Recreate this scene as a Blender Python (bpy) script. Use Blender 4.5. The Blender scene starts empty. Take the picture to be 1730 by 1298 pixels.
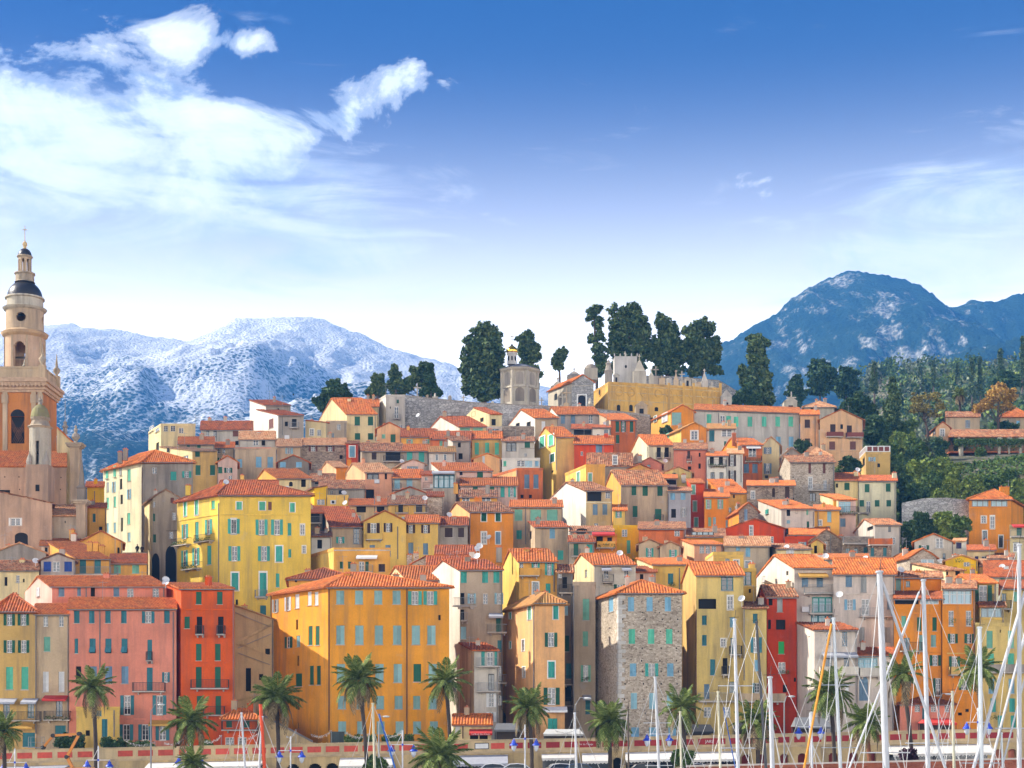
import bpy, math, random
from mathutils import Vector, noise, Matrix
R = math.radians
sc = bpy.context.scene
COL = sc.collection
# ------------------------------------------------------------------ camera
F = 2743.0; CX = 865.0; YH = 1240.0; CZ = 6.0      # focal length in photo pixels, optical axis, horizon row, eye height
cd = bpy.data.cameras.new('camera'); cam = bpy.data.objects.new('camera', cd); COL.objects.link(cam)
cam.location = (0, 0, CZ); cam.rotation_euler = (R(90), 0, 0)
cd.sensor_width = 36.0; cd.lens = 36.0 * F / 1730.0
cd.shift_y = (YH - 649.0) / 1730.0
cd.clip_start = 0.5; cd.clip_end = 60000
sc.camera = cam
# ------------------------------------------------------------------ sun, sky, exposure
SUN_EL, SUN_AZ = 37.0, -82.0          # azimuth from +Y (view direction), negative = towards the left of the picture
sdir = Vector((math.sin(R(SUN_AZ)) * math.cos(R(SUN_EL)), math.cos(R(SUN_AZ)) * math.cos(R(SUN_EL)), math.sin(R(SUN_EL))))
sl = bpy.data.lights.new('sun', 'SUN'); sl.energy = 3.0; sl.angle = R(0.6); sl.color = (1.0, 0.93, 0.82)
so = bpy.data.objects.new('sun', sl); COL.objects.link(so)
so.rotation_euler = (-sdir).to_track_quat('-Z', 'Y').to_euler(); so.location = (-200, 0, 300)

def N(nt, t, **kw):
    n = nt.nodes.new(t)
    for k, v in kw.items():
        if k.startswith('i_'):
            key = k[2:]; key = int(key) if key.isdigit() else key.replace('_', ' ')
            n.inputs[key].default_value = v
        else: setattr(n, k, v)
    return n
def ramp(nt, stops, interp='LINEAR'):
    n = nt.nodes.new('ShaderNodeValToRGB'); cr = n.color_ramp; cr.interpolation = interp
    while len(cr.elements) < len(stops): cr.elements.new(0.5)
    for e, (p, c) in zip(cr.elements, stops):
        e.position = p; e.color = (c, c, c, 1) if isinstance(c, (int, float)) else (*c[:3], 1)
    return n
def mth(nt, op, a, b=None, c=None, clamp=False):
    n = nt.nodes.new('ShaderNodeMath'); n.operation = op; n.use_clamp = clamp
    for i, v in enumerate((a, b, c)):
        if v is None: continue
        if isinstance(v, (int, float)): n.inputs[i].default_value = v
        else: nt.links.new(v, n.inputs[i])
    return n.outputs[0]
def mixc(nt, fac, a, b, mode='MIX'):
    n = nt.nodes.new('ShaderNodeMix'); n.data_type = 'RGBA'; n.blend_type = mode
    for s, v in ((n.inputs[0], fac), (n.inputs[6], a), (n.inputs[7], b)):
        if isinstance(v, (int, float)): s.default_value = v
        elif isinstance(v, (tuple, list)): s.default_value = (*v[:3], 1)
        else: nt.links.new(v, s)
    return n.outputs[2]

w = bpy.data.worlds.new('World'); sc.world = w; w.use_nodes = True
nt = w.node_tree; nt.nodes.clear()
sky = N(nt, 'ShaderNodeTexSky', sky_type='NISHITA', sun_disc=False)
sky.sun_elevation = R(SUN_EL); sky.sun_rotation = R(SUN_AZ)
sky.altitude = 1200; sky.air_density = 1.0; sky.dust_density = 0.4; sky.ozone_density = 1.0
tc = N(nt, 'ShaderNodeTexCoord'); sep = N(nt, 'ShaderNodeSeparateXYZ'); nt.links.new(tc.outputs['Generated'], sep.inputs[0])
X, Y, Z = sep.outputs
SKY_TINT, HORIZON, CLOUD = (0.0, 0.030, 0.122), (12.4, 11.9, 11.2), (3.3, 3.3, 3.25)
# deeper zenith blue, white humid band towards the horizon, the same all the way round
hs = N(nt, 'ShaderNodeHueSaturation'); hs.inputs['Saturation'].default_value = 1.15
nt.links.new(sky.outputs[0], hs.inputs['Color'])
deep = mixc(nt, 1.0, hs.outputs[0], SKY_TINT, 'MULTIPLY')
elev = mth(nt, 'MAXIMUM', Z, 0.0)
hz = ramp(nt, [(0.0, 1.0), (0.15, 1.0), (0.20, 0.66), (0.24, 0.36), (0.28, 0.20), (0.315, 0.095), (0.35, 0.028), (0.385, 0.003), (0.43, 0.0)], 'B_SPLINE'); nt.links.new(elev, hz.inputs[0])
base = mixc(nt, hz.outputs[0], deep, HORIZON)
az = mth(nt, 'ARCTAN2', X, Y)                       # 0 straight ahead, negative to the left
cvec = N(nt, 'ShaderNodeCombineXYZ'); nt.links.new(mth(nt, 'MULTIPLY', mth(nt, 'SINE', az), 2.0), cvec.inputs[0]); nt.links.new(mth(nt, 'MULTIPLY', Z, 3.4), cvec.inputs[1]); nt.links.new(mth(nt, 'MULTIPLY', mth(nt, 'COSINE', az), 2.0), cvec.inputs[2])
n1 = N(nt, 'ShaderNodeTexNoise', i_Scale=6.2, i_Detail=13.0, i_Roughness=0.63, i_Distortion=0.45); nt.links.new(cvec.outputs[0], n1.inputs['Vector'])
st = N(nt, 'ShaderNodeVectorMath', operation='MULTIPLY'); st.inputs[1].default_value = (1.0, 2.6, 1.0); nt.links.new(cvec.outputs[0], st.inputs[0])
n2 = N(nt, 'ShaderNodeTexNoise', i_Scale=4.2, i_Detail=8.0, i_Roughness=0.62, i_Distortion=1.2); nt.links.new(st.outputs[0], n2.inputs['Vector'])
def bump2(a0, sa, z0, sz, k=1.0):
    da = mth(nt, 'DIVIDE', mth(nt, 'SUBTRACT', az, a0), sa); dz = mth(nt, 'DIVIDE', mth(nt, 'SUBTRACT', Z, z0), sz)
    r2 = mth(nt, 'ADD', mth(nt, 'MULTIPLY', da, da), mth(nt, 'MULTIPLY', dz, dz))
    return mth(nt, 'MULTIPLY', mth(nt, 'EXPONENT', mth(nt, 'MULTIPLY', r2, -1.0)), k)
def total(bk):
    s = None
    for b in bk:
        o_ = bump2(*b); s = o_ if s is None else mth(nt, 'ADD', s, o_)
    return s
# banks of cumulus (azimuth, spread, height, spread, amount): some ahead, the others round the rest of the sky
cum = total([(-0.235, 0.085, 0.355, 0.036, 0.42), (-0.33, 0.06, 0.340, 0.034, 0.40), (-0.145, 0.045, 0.338, 0.028, 0.26), (-0.098, 0.028, 0.355, 0.022, 0.30), (-0.062, 0.024, 0.374, 0.014, 0.30), (-0.165, 0.045, 0.388, 0.008, 0.30), (-0.20, 0.02, 0.378, 0.016, 0.14), (-0.15, 0.04, 0.310, 0.030, 0.16), (-0.24, 0.10, 0.31, 0.03, 0.20),
         (-0.8, 0.3, 0.42, 0.07, 0.32), (-1.7, 0.4, 0.40, 0.08, 0.32), (1.2, 0.45, 0.42, 0.08, 0.32), (2.3, 0.4, 0.45, 0.09, 0.32), (-2.6, 0.4, 0.42, 0.08, 0.32)])
veil = total([(-0.24, 0.15, 0.305, 0.045, 0.42), (0.23, 0.09, 0.275, 0.035, 0.34), (0.28, 0.06, 0.31, 0.03, 0.20), (-0.10, 0.08, 0.29, 0.04, 0.16), (-0.9, 0.4, 0.30, 0.06, 0.26), (0.9, 0.4, 0.30, 0.06, 0.22), (2.6, 0.8, 0.30, 0.06, 0.24), (-2.2, 0.6, 0.30, 0.06, 0.24)])
d1 = mth(nt, 'ADD', mth(nt, 'MULTIPLY_ADD', n1.outputs[0], 1.6, -0.46), cum)
c1 = ramp(nt, [(0.60, 0.0), (0.70, 0.45), (0.84, 0.93), (1.0, 1.0)], 'EASE'); nt.links.new(d1, c1.inputs[0])
d2 = mth(nt, 'ADD', n2.outputs[0], veil)
c2 = ramp(nt, [(0.60, 0.0), (0.96, 0.72)], 'EASE'); nt.links.new(d2, c2.inputs[0])
thick = ramp(nt, [(0.40, (0.55, 0.66, 0.84)), (0.52, (0.86, 0.90, 0.96)), (0.64, (1.0, 1.0, 1.0))]); nt.links.new(mth(nt, 'ADD', mth(nt, 'MULTIPLY', n1.outputs[0], 0.6), mth(nt, 'MULTIPLY', n2.outputs[0], 0.4)), thick.inputs[0])
cloudc = mixc(nt, 1.0, thick.outputs[0], CLOUD, 'MULTIPLY')
skyc = mixc(nt, c2.outputs[0], base, cloudc)
skyc = mixc(nt, c1.outputs[0], skyc, cloudc)
below = mth(nt, 'LESS_THAN', Z, -0.02)
bg = N(nt, 'ShaderNodeBackground', i_Strength=0.15); nt.links.new(skyc, bg.inputs[0])
ow = N(nt, 'ShaderNodeOutputWorld'); nt.links.new(bg.outputs[0], ow.inputs[0])
sc.view_settings.view_transform = 'Standard'; sc.view_settings.look = 'None'; sc.view_settings.gamma = 1.0
sc.view_settings.use_curve_mapping = False; sc.view_settings.exposure = 1.78
sc.cycles.use_denoising = True
sc.cycles.max_bounces = 6; sc.cycles.diffuse_bounces = 3; sc.cycles.volume_bounces = 0; sc.cycles.transparent_max_bounces = 6
sc.cycles.sample_clamp_indirect = 6.0

# ------------------------------------------------------------------ mesh helpers
def px(x, y, Yd): return Vector(((x - CX) / F * Yd, Yd, CZ + (YH - y) / F * Yd))
class MB:
    def __init__(s): s.v = []; s.f = []; s.uv = None
    def quad(s, a, b, c, d):
        i = len(s.v); s.v += [a, b, c, d]; s.f.append((i, i + 1, i + 2, i + 3))
    def poly(s, pts):
        i = len(s.v); s.v += list(pts); s.f.append(tuple(range(i, i + len(pts))))
    def box(s, x0, y0, z0, x1, y1, z1):
        i = len(s.v)
        s.v += [(x0, y0, z0), (x1, y0, z0), (x1, y1, z0), (x0, y1, z0), (x0, y0, z1), (x1, y0, z1), (x1, y1, z1), (x0, y1, z1)]
        for q in ((0, 3, 2, 1), (4, 5, 6, 7), (0, 1, 5, 4), (1, 2, 6, 5), (2, 3, 7, 6), (3, 0, 4, 7)): s.f.append(tuple(i + k for k in q))
    def obox(s, o, u, v, w):                 # box from origin o and three edge vectors
        o, u, v, w = map(Vector, (o, u, v, w)); i = len(s.v)
        s.v += [o, o + u, o + u + v, o + v, o + w, o + u + w, o + u + v + w, o + v + w]
        for q in ((0, 3, 2, 1), (4, 5, 6, 7), (0, 1, 5, 4), (1, 2, 6, 5), (2, 3, 7, 6), (3, 0, 4, 7)): s.f.append(tuple(i + k for k in q))
    def tube(s, pts, rad, n=6, cap=True):
        pts = [Vector(p) for p in pts]; m = len(pts)
        if isinstance(rad, (int, float)): rad = [rad] * m
        i0 = len(s.v)
        for k, p in enumerate(pts):
            d = (pts[min(k + 1, m - 1)] - pts[max(k - 1, 0)]).normalized()
            a = d.orthogonal().normalized() if abs(d.z) < 0.95 else Vector((1, 0, 0)); a = (a - d * a.dot(d)).normalized(); b = d.cross(a)
            for j in range(n):
                t = 2 * math.pi * j / n; s.v.append(p + (a * math.cos(t) + b * math.sin(t)) * rad[k])
        for k in range(m - 1):
            for j in range(n):
                a_ = i0 + k * n + j; b_ = i0 + k * n + (j + 1) % n; s.f.append((a_, b_, b_ + n, a_ + n))
        if cap:
            s.f.append(tuple(i0 + j for j in reversed(range(n)))); s.f.append(tuple(i0 + (m - 1) * n + j for j in range(n)))
    def lathe(s, prof, n=12, c=(0, 0, 0), ph=0.0, sx=1.0, sy=1.0):      # prof: list of (r, z)
        i0 = len(s.v)
        for r, z in prof:
            for j in range(n):
                t = ph + 2 * math.pi * j / n; s.v.append((c[0] + r * math.cos(t) * sx, c[1] + r * math.sin(t) * sy, c[2] + z))
        for k in range(len(prof) - 1):
            for j in range(n):
                a_ = i0 + k * n + j; b_ = i0 + k * n + (j + 1) % n; s.f.append((a_, b_, b_ + n, a_ + n))
        s.f.append(tuple(i0 + (len(prof) - 1) * n + j for j in range(n)))
    def mesh(s, name, mat=None, smooth=False):
        me = bpy.data.meshes.new(name); me.from_pydata([tuple(p) for p in s.v], [], s.f)
        if s.uv:
            l = me.uv_layers.new(name='UVMap'); vi = [0] * len(me.loops); me.loops.foreach_get('vertex_index', vi)
            flat = []
            for k in vi: flat += s.uv[k]
            l.data.foreach_set('uv', flat)
        if mat: me.materials.append(mat)
        if smooth: me.polygons.foreach_set('use_smooth', [True] * len(me.polygons))
        me.update(); return me
    def build(s, name, mat, parent=None, smooth=False, loc=None):
        o = bpy.data.objects.new(name, s.mesh(name, mat, smooth)); COL.objects.link(o)
        if parent: o.parent = parent
        if loc is not None: o.location = loc
        return o
def link(name, me, parent=None, loc=None, rz=None, scale=None):
    o = bpy.data.objects.new(name, me); COL.objects.link(o)
    if parent: o.parent = parent
    if loc is not None: o.location = loc
    if rz is not None: o.rotation_euler = (0, 0, rz)
    if scale is not None: o.scale = scale
    return o
def thing(name, label, cat, loc=(0, 0, 0), group=None, rz=0):
    o = bpy.data.objects.new(name, None); COL.objects.link(o); o.location = loc; o.rotation_euler = (0, 0, rz)
    o['label'] = label; o['category'] = cat
    if group: o['group'] = group
    o.empty_display_size = 0.3
    return o
def tag(o, label, cat, group=None):
    o['label'] = label; o['category'] = cat
    if group: o['group'] = group
    return o
def struct(o, label=None):
    o['kind'] = 'structure'
    if label: o['label'] = label
    return o

# ------------------------------------------------------------------ materials
MATS = {}
def newmat(name):
    m = bpy.data.materials.new(name); m.use_nodes = True; nt = m.node_tree
    return m, nt, nt.nodes['Principled BSDF']
def plain(name, col, rough=0.6, metal=0.0, var=0.12, scale=3.0, bump=0.0):
    if name in MATS: return MATS[name]
    m, nt, b = newmat(name)
    g = N(nt, 'ShaderNodeNewGeometry'); n = N(nt, 'ShaderNodeTexNoise', i_Scale=scale, i_Detail=4.0); nt.links.new(g.outputs['Position'], n.inputs['Vector'])
    oi = N(nt, 'ShaderNodeObjectInfo')
    f = mth(nt, 'ADD', mth(nt, 'MULTIPLY', n.outputs[0], 1.0), mth(nt, 'MULTIPLY', oi.outputs['Random'], 0.5))
    rp = ramp(nt, [(0.3, tuple(c * (1 - var) for c in col)), (1.0, tuple(min(1, c * (1 + var)) for c in col))]); nt.links.new(f, rp.inputs[0])
    nt.links.new(rp.outputs[0], b.inputs['Base Color']); b.inputs['Roughness'].default_value = rough; b.inputs['Metallic'].default_value = metal
    if bump:
        bp = N(nt, 'ShaderNodeBump', i_Strength=bump, i_Distance=0.05); nt.links.new(n.outputs[0], bp.inputs['Height']); nt.links.new(bp.outputs[0], b.inputs['Normal'])
    MATS[name] = m; return m
def plaster(code, col, age=0.35):
    k = 'plaster_' + code
    if k in MATS: return MATS[k]
    m, nt, b = newmat(k)
    g = N(nt, 'ShaderNodeNewGeometry'); oi = N(nt, 'ShaderNodeObjectInfo')
    off = N(nt, 'ShaderNodeVectorMath', operation='ADD'); nt.links.new(g.outputs['Position'], off.inputs[0]); 
    cb = N(nt, 'ShaderNodeCombineXYZ'); nt.links.new(mth(nt, 'MULTIPLY', oi.outputs['Random'], 50.0), cb.inputs[0]); nt.links.new(cb.outputs[0], off.inputs[1])
    def noi(scale, detail, sx=(1, 1, 1), rough=0.6):
        mp = N(nt, 'ShaderNodeMapping'); mp.inputs['Scale'].default_value = sx; nt.links.new(off.outputs[0], mp.inputs[0])
        n = N(nt, 'ShaderNodeTexNoise', i_Scale=scale, i_Detail=detail, i_Roughness=rough); nt.links.new(mp.outputs[0], n.inputs['Vector']); return n.outputs[0]
    a = noi(0.22, 5.0); s = noi(0.9, 5.0, (1, 1, 0.10), 0.65); f = noi(5.0, 4.0); p = noi(0.55, 6.0, (1, 1, 0.7), 0.7)
    lo = tuple(c * 0.76 for c in col); hi = tuple(min(0.92, c * 1.12 + 0.012) for c in col)
    r1 = ramp(nt, [(0.32, lo), (0.68, hi)]); nt.links.new(mth(nt, 'ADD', mth(nt, 'MULTIPLY', a, 0.75), mth(nt, 'MULTIPLY', f, 0.25)), r1.inputs[0])
    grey = sum(col) / 3
    dirt = tuple(0.40 * c + 0.22 * g2 for c, g2 in zip(col, (grey * 0.85, grey * 0.75, grey * 0.66)))
    r2 = ramp(nt, [(0.46, 0.0), (0.70, 1.0)]); nt.links.new(s, r2.inputs[0])
    c1 = mixc(nt, mth(nt, 'MULTIPLY', r2.outputs[0], min(1, age * 1.5)), r1.outputs[0], dirt)
    pale = tuple(0.55 * c + 0.30 * (grey + 0.10) for c in col)
    r3 = ramp(nt, [(0.60, 0.0), (0.70, 1.0)]); nt.links.new(p, r3.inputs[0])
    c2 = mixc(nt, mth(nt, 'MULTIPLY', r3.outputs[0], age * 1.1), c1, pale)
    nt.links.new(c2, b.inputs['Base Color']); b.inputs['Roughness'].default_value = 0.92; b.inputs['Specular IOR Level'].default_value = 0.25
    bp = N(nt, 'ShaderNodeBump', i_Strength=0.5, i_Distance=0.05); nt.links.new(mth(nt, 'ADD', f, p), bp.inputs['Height']); nt.links.new(bp.outputs[0], b.inputs['Normal'])
    MATS[k] = m; return m
def stone(code, c_lo, c_hi, mortar, scale=2.2, squash=1.6):
    k = 'stone_' + code
    if k in MATS: return MATS[k]
    m, nt, b = newmat(k)
    g = N(nt, 'ShaderNodeNewGeometry'); mp = N(nt, 'ShaderNodeMapping'); mp.inputs['Scale'].default_value = (1, 1, squash); nt.links.new(g.outputs['Position'], mp.inputs[0])
    wn = N(nt, 'ShaderNodeTexNoise', i_Scale=3.0, i_Detail=2.0); nt.links.new(mp.outputs[0], wn.inputs['Vector'])
    va = N(nt, 'ShaderNodeVectorMath', operation='MULTIPLY_ADD'); va.inputs[1].default_value = (0.25, 0.25, 0.25); nt.links.new(wn.outputs['Color'], va.inputs[0]); nt.links.new(mp.outputs[0], va.inputs[2])
    v = N(nt, 'ShaderNodeTexVoronoi', i_Scale=scale); nt.links.new(va.outputs[0], v.inputs['Vector'])
    ve = N(nt, 'ShaderNodeTexVoronoi', i_Scale=scale, feature='DISTANCE_TO_EDGE'); nt.links.new(va.outputs[0], ve.inputs['Vector'])
    sp = N(nt, 'ShaderNodeSeparateColor'); nt.links.new(v.outputs['Color'], sp.inputs[0])
    mid = tuple((a + c) / 2 for a, c in zip(c_lo, c_hi))
    rr = ramp(nt, [(0.0, c_lo), (0.35, mid), (0.62, tuple(x * 1.06 for x in mid)), (1.0, c_hi)]); nt.links.new(sp.outputs[0], rr.inputs[0])
    big = N(nt, 'ShaderNodeTexNoise', i_Scale=0.25, i_Detail=5.0); nt.links.new(g.outputs['Position'], big.inputs['Vector'])
    rb = ramp(nt, [(0.3, 0.72), (0.7, 1.12)]); nt.links.new(big.outputs[0], rb.inputs[0])
    ed = ramp(nt, [(0.02, 1.0), (0.09, 0.0)]); nt.links.new(ve.outputs['Distance'], ed.inputs[0])
    c = mixc(nt, ed.outputs[0], rr.outputs[0], mortar); c = mixc(nt, 1.0, c, rb.outputs[0], 'MULTIPLY')
    nt.links.new(c, b.inputs['Base Color']); b.inputs['Roughness'].default_value = 0.95
    bp = N(nt, 'ShaderNodeBump', i_Strength=0.9, i_Distance=0.08); nt.links.new(ve.outputs['Distance'], bp.inputs['Height']); nt.links.new(bp.outputs[0], b.inputs['Normal'])
    MATS[k] = m; return m
def roofmat(code, cols, lichen, amt):
    k = 'roof_tiles_' + code
    if k in MATS: return MATS[k]
    m, nt, b = newmat(k)
    uv = N(nt, 'ShaderNodeUVMap'); mp = N(nt, 'ShaderNodeVectorMath', operation='MULTIPLY'); mp.inputs[1].default_value = (1 / 0.32, 1 / 0.42, 1); nt.links.new(uv.outputs[0], mp.inputs[0])
    fl = N(nt, 'ShaderNodeVectorMath', operation='FLOOR'); nt.links.new(mp.outputs[0], fl.inputs[0])
    oi = N(nt, 'ShaderNodeObjectInfo'); ad = N(nt, 'ShaderNodeVectorMath', operation='ADD'); cb = N(nt, 'ShaderNodeCombineXYZ'); nt.links.new(mth(nt, 'MULTIPLY', oi.outputs['Random'], 97.0), cb.inputs[2])
    nt.links.new(fl.outputs[0], ad.inputs[0]); nt.links.new(cb.outputs[0], ad.inputs[1])
    wn = N(nt, 'ShaderNodeTexWhiteNoise'); nt.links.new(ad.outputs[0], wn.inputs['Vector'])
    r1 = ramp(nt, [(i / (len(cols) - 1), c) for i, c in enumerate(cols)]); nt.links.new(wn.outputs['Value'], r1.inputs[0])
    g = N(nt, 'ShaderNodeNewGeometry'); n = N(nt, 'ShaderNodeTexNoise', i_Scale=0.8, i_Detail=6.0, i_Roughness=0.65); nt.links.new(g.outputs['Position'], n.inputs['Vector'])
    r2 = ramp(nt, [(0.45, 0.0), (0.68, 1.0)]); nt.links.new(n.outputs[0], r2.inputs[0])
    c = mixc(nt, mth(nt, 'MULTIPLY', r2.outputs[0], amt), r1.outputs[0], lichen)
    rv = ramp(nt, [(0.0, (0.70, 0.74, 0.80)), (0.5, (0.95, 0.95, 0.95)), (1.0, (1.10, 1.08, 1.02))]); nt.links.new(oi.outputs['Random'], rv.inputs[0]); c = mixc(nt, 1.0, c, rv.outputs[0], 'MULTIPLY')
    # overlap line at the foot of each course
    sp = N(nt, 'ShaderNodeSeparateXYZ'); nt.links.new(mp.outputs[0], sp.inputs[0]); fr = mth(nt, 'FRACT', sp.outputs[1])
    nt.links.new(c, b.inputs['Base Color']); b.inputs['Roughness'].default_value = 0.85
    bp = N(nt, 'ShaderNodeBump', i_Strength=0.8, i_Distance=0.05); nt.links.new(mth(nt, 'SUBTRACT', 1.0, fr), bp.inputs['Height']); nt.links.new(bp.outputs[0], b.inputs['Normal'])
    MATS[k] = m; return m
ROOF = {
 'o': lambda: roofmat('orange', [(0.40, 0.085, 0.012), (0.62, 0.155, 0.022), (0.72, 0.23, 0.04), (0.50, 0.115, 0.016), (0.66, 0.18, 0.028)], (0.24, 0.11, 0.045), 0.6),
 'r': lambda: roofmat('red', [(0.28, 0.055, 0.012), (0.46, 0.095, 0.018), (0.58, 0.15, 0.032), (0.36, 0.075, 0.015)], (0.16, 0.08, 0.04), 0.65),
 'm': lambda: roofmat('mottled', [(0.16, 0.06, 0.025), (0.48, 0.15, 0.05), (0.58, 0.26, 0.11), (0.26, 0.085, 0.03), (0.62, 0.36, 0.19)], (0.13, 0.08, 0.045), 0.7),
 'p': lambda: roofmat('pale', [(0.40, 0.16, 0.06), (0.60, 0.29, 0.13), (0.66, 0.38, 0.20), (0.52, 0.21, 0.08)], (0.28, 0.18, 0.10), 0.55),
 'y': lambda: roofmat('lichen', [(0.40, 0.17, 0.05), (0.54, 0.27, 0.075), (0.58, 0.22, 0.07)], (0.36, 0.25, 0.07), 0.65),
}
WALL = dict(   # plaster colours (linear)
 ochre=(0.62, 0.40, 0.15), beige=(0.52, 0.39, 0.26), pink=(0.70, 0.265, 0.185), redor=(0.66, 0.115, 0.012), yell=(0.74, 0.49, 0.14), orange=(0.74, 0.275, 0.05),
 bigor=(0.76, 0.33, 0.055), rose=(0.66, 0.14, 0.10), greyb=(0.44, 0.355, 0.265), lgrey=(0.55, 0.50, 0.44), peach=(0.78, 0.43, 0.20), peachl=(0.74, 0.45, 0.255),
 yor=(0.74, 0.39, 0.10), dgrey=(0.24, 0.20, 0.165), mustard=(0.66, 0.49, 0.19), red=(0.50, 0.062, 0.014), white=(0.70, 0.645, 0.56), whitep=(0.64, 0.555, 0.49),
 olive=(0.64, 0.47, 0.18), cream=(0.72, 0.585, 0.335), pale=(0.72, 0.66, 0.46), yvivid=(0.76, 0.47, 0.035), bigy=(0.78, 0.54, 0.115), grey=(0.36, 0.315, 0.27),
 terra=(0.58, 0.17, 0.065), dpink=(0.60, 0.215, 0.145), vred=(0.62, 0.085, 0.012), lpink=(0.66, 0.455, 0.38), mauve=(0.47, 0.40, 0.36), bluegrey=(0.40, 0.40, 0.42),
 peachpink=(0.72, 0.37, 0.235), churchp=(0.50, 0.335, 0.235), churchor=(0.54, 0.215, 0.07), church=(0.50, 0.375, 0.26), plainw=(0.72, 0.68, 0.61), sand=(0.60, 0.45, 0.25), cem=(0.66, 0.40, 0.12), tomb=(0.50, 0.445, 0.365))
AGE = dict(beige=0.85, greyb=0.95, dgrey=0.95, grey=0.95, lgrey=0.75, churchp=0.9, church=0.8, churchor=0.7, white=0.5, plainw=0.4, whitep=0.6, cream=0.6, pale=0.6, cem=0.85, tomb=0.9, terra=0.75, sand=0.75, mauve=0.8, peachl=0.6, mustard=0.6, olive=0.6, ochre=0.6)
WALL = {k: tuple(min(0.85, max(0.008, (sum(v) / 3 + 1.10 * (c - sum(v) / 3)) * (1.0, 1.0, 0.95)[i])) for i, c in enumerate(v)) for k, v in WALL.items()}
def wallm(c):
    if c == 'stone': return stone('rubble', (0.24, 0.185, 0.125), (0.66, 0.56, 0.43), (0.46, 0.375, 0.28), 4.2)
    if c == 'dstone': return stone('dark_rubble', (0.14, 0.10, 0.07), (0.46, 0.36, 0.26), (0.29, 0.22, 0.155), 3.4)
    if c == 'wstone': return stone('grey_ashlar', (0.26, 0.25, 0.23), (0.52, 0.50, 0.46), (0.20, 0.19, 0.17), 1.5, 1.9)
    return plaster(c, WALL[c], AGE.get(c, 0.5))
SHUT = dict(tq=(0.055, 0.40, 0.33), gn=(0.010, 0.115, 0.062), mg=(0.20, 0.50, 0.36), mt=(0.12, 0.55, 0.36), bl=(0.17, 0.29, 0.40), sk=(0.23, 0.47, 0.62), tl=(0.035, 0.19, 0.225), br=(0.045, 0.018, 0.012), rb=(0.16, 0.05, 0.03),
 lb=(0.30, 0.53, 0.60), wh=(0.72, 0.72, 0.70), cb=(0.02, 0.07, 0.33), gy=(0.36, 0.38, 0.36), dk=(0.02, 0.025, 0.022), sg=(0.24, 0.42, 0.38), gb=(0.02, 0.42, 0.09), bg2=(0.28, 0.47, 0.46), nv=(0.02, 0.02, 0.10), org=(0.5, 0.16, 0.05))
def shutm(c):
    k = 'shutter_paint_' + c
    if k in MATS: return MATS[k]
    m, nt, b = newmat(k); col = SHUT[c]
    g = N(nt, 'ShaderNodeNewGeometry'); sp = N(nt, 'ShaderNodeSeparateXYZ'); nt.links.new(g.outputs['Position'], sp.inputs[0])
    fr = mth(nt, 'FRACT', mth(nt, 'MULTIPLY', sp.outputs[2], 11.0))
    oi = N(nt, 'ShaderNodeObjectInfo')
    n = N(nt, 'ShaderNodeTexNoise', i_Scale=2.2, i_Detail=4.0); nt.links.new(g.outputs['Position'], n.inputs['Vector'])
    rp = ramp(nt, [(0.25, tuple(c_ * 0.78 for c_ in col)), (0.95, tuple(min(0.9, c_ * 1.18 + 0.015) for c_ in col))]); nt.links.new(mth(nt, 'ADD', mth(nt, 'MULTIPLY', n.outputs[0], 0.6), mth(nt, 'MULTIPLY', oi.outputs['Random'], 0.55)), rp.inputs[0])
    nt.links.new(rp.outputs[0], b.inputs['Base Color']); b.inputs['Roughness'].default_value = 0.62
    bp = N(nt, 'ShaderNodeBump', i_Strength=0.7, i_Distance=0.04); nt.links.new(fr, bp.inputs['Height']); nt.links.new(bp.outputs[0], b.inputs['Normal'])
    MATS[k] = m; return m
def glassm():
    if 'window_glass' in MATS: return MATS['window_glass']
    m, nt, b = newmat('window_glass'); oi = N(nt, 'ShaderNodeObjectInfo')
    rp = ramp(nt, [(0.0, (0.010, 0.013, 0.018)), (0.6, (0.035, 0.042, 0.05)), (1.0, (0.10, 0.105, 0.10))]); nt.links.new(oi.outputs['Random'], rp.inputs[0])
    nt.links.new(rp.outputs[0], b.inputs['Base Color']); b.inputs['Roughness'].default_value = 0.08; b.inputs['Specular IOR Level'].default_value = 0.6
    g = N(nt, 'ShaderNodeNewGeometry'); n = N(nt, 'ShaderNodeTexNoise', i_Scale=1.2); nt.links.new(g.outputs['Position'], n.inputs['Vector'])
    bp = N(nt, 'ShaderNodeBump', i_Strength=0.12, i_Distance=0.1); nt.links.new(n.outputs[0], bp.inputs['Height']); nt.links.new(bp.outputs[0], b.inputs['Normal'])
    MATS['window_glass'] = m; return m
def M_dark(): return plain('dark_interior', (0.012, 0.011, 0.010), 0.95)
def M_white(): return plain('white_frame_paint', (0.72, 0.71, 0.68), 0.5)
def M_iron(): return plain('wrought_iron', (0.028, 0.027, 0.027), 0.55)
def M_greyiron(): return plain('grey_railing_paint', (0.26, 0.27, 0.27), 0.5)
def M_slab(): return plain('balcony_concrete', (0.42, 0.37, 0.31), 0.9, var=0.25)
def M_zinc(): return plain('zinc_pipe', (0.17, 0.165, 0.16), 0.55, 0.2)
def M_brownpipe(): return plain('brown_pipe', (0.10, 0.035, 0.02), 0.5)
def M_clay(): return plain('clay_pot', (0.52, 0.16, 0.06), 0.85, var=0.25)
def M_trim(): return plain('white_trim_paint', (0.74, 0.72, 0.66), 0.8)
def M_dish(): return plain('dish_paint', (0.62, 0.62, 0.61), 0.5)
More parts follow.
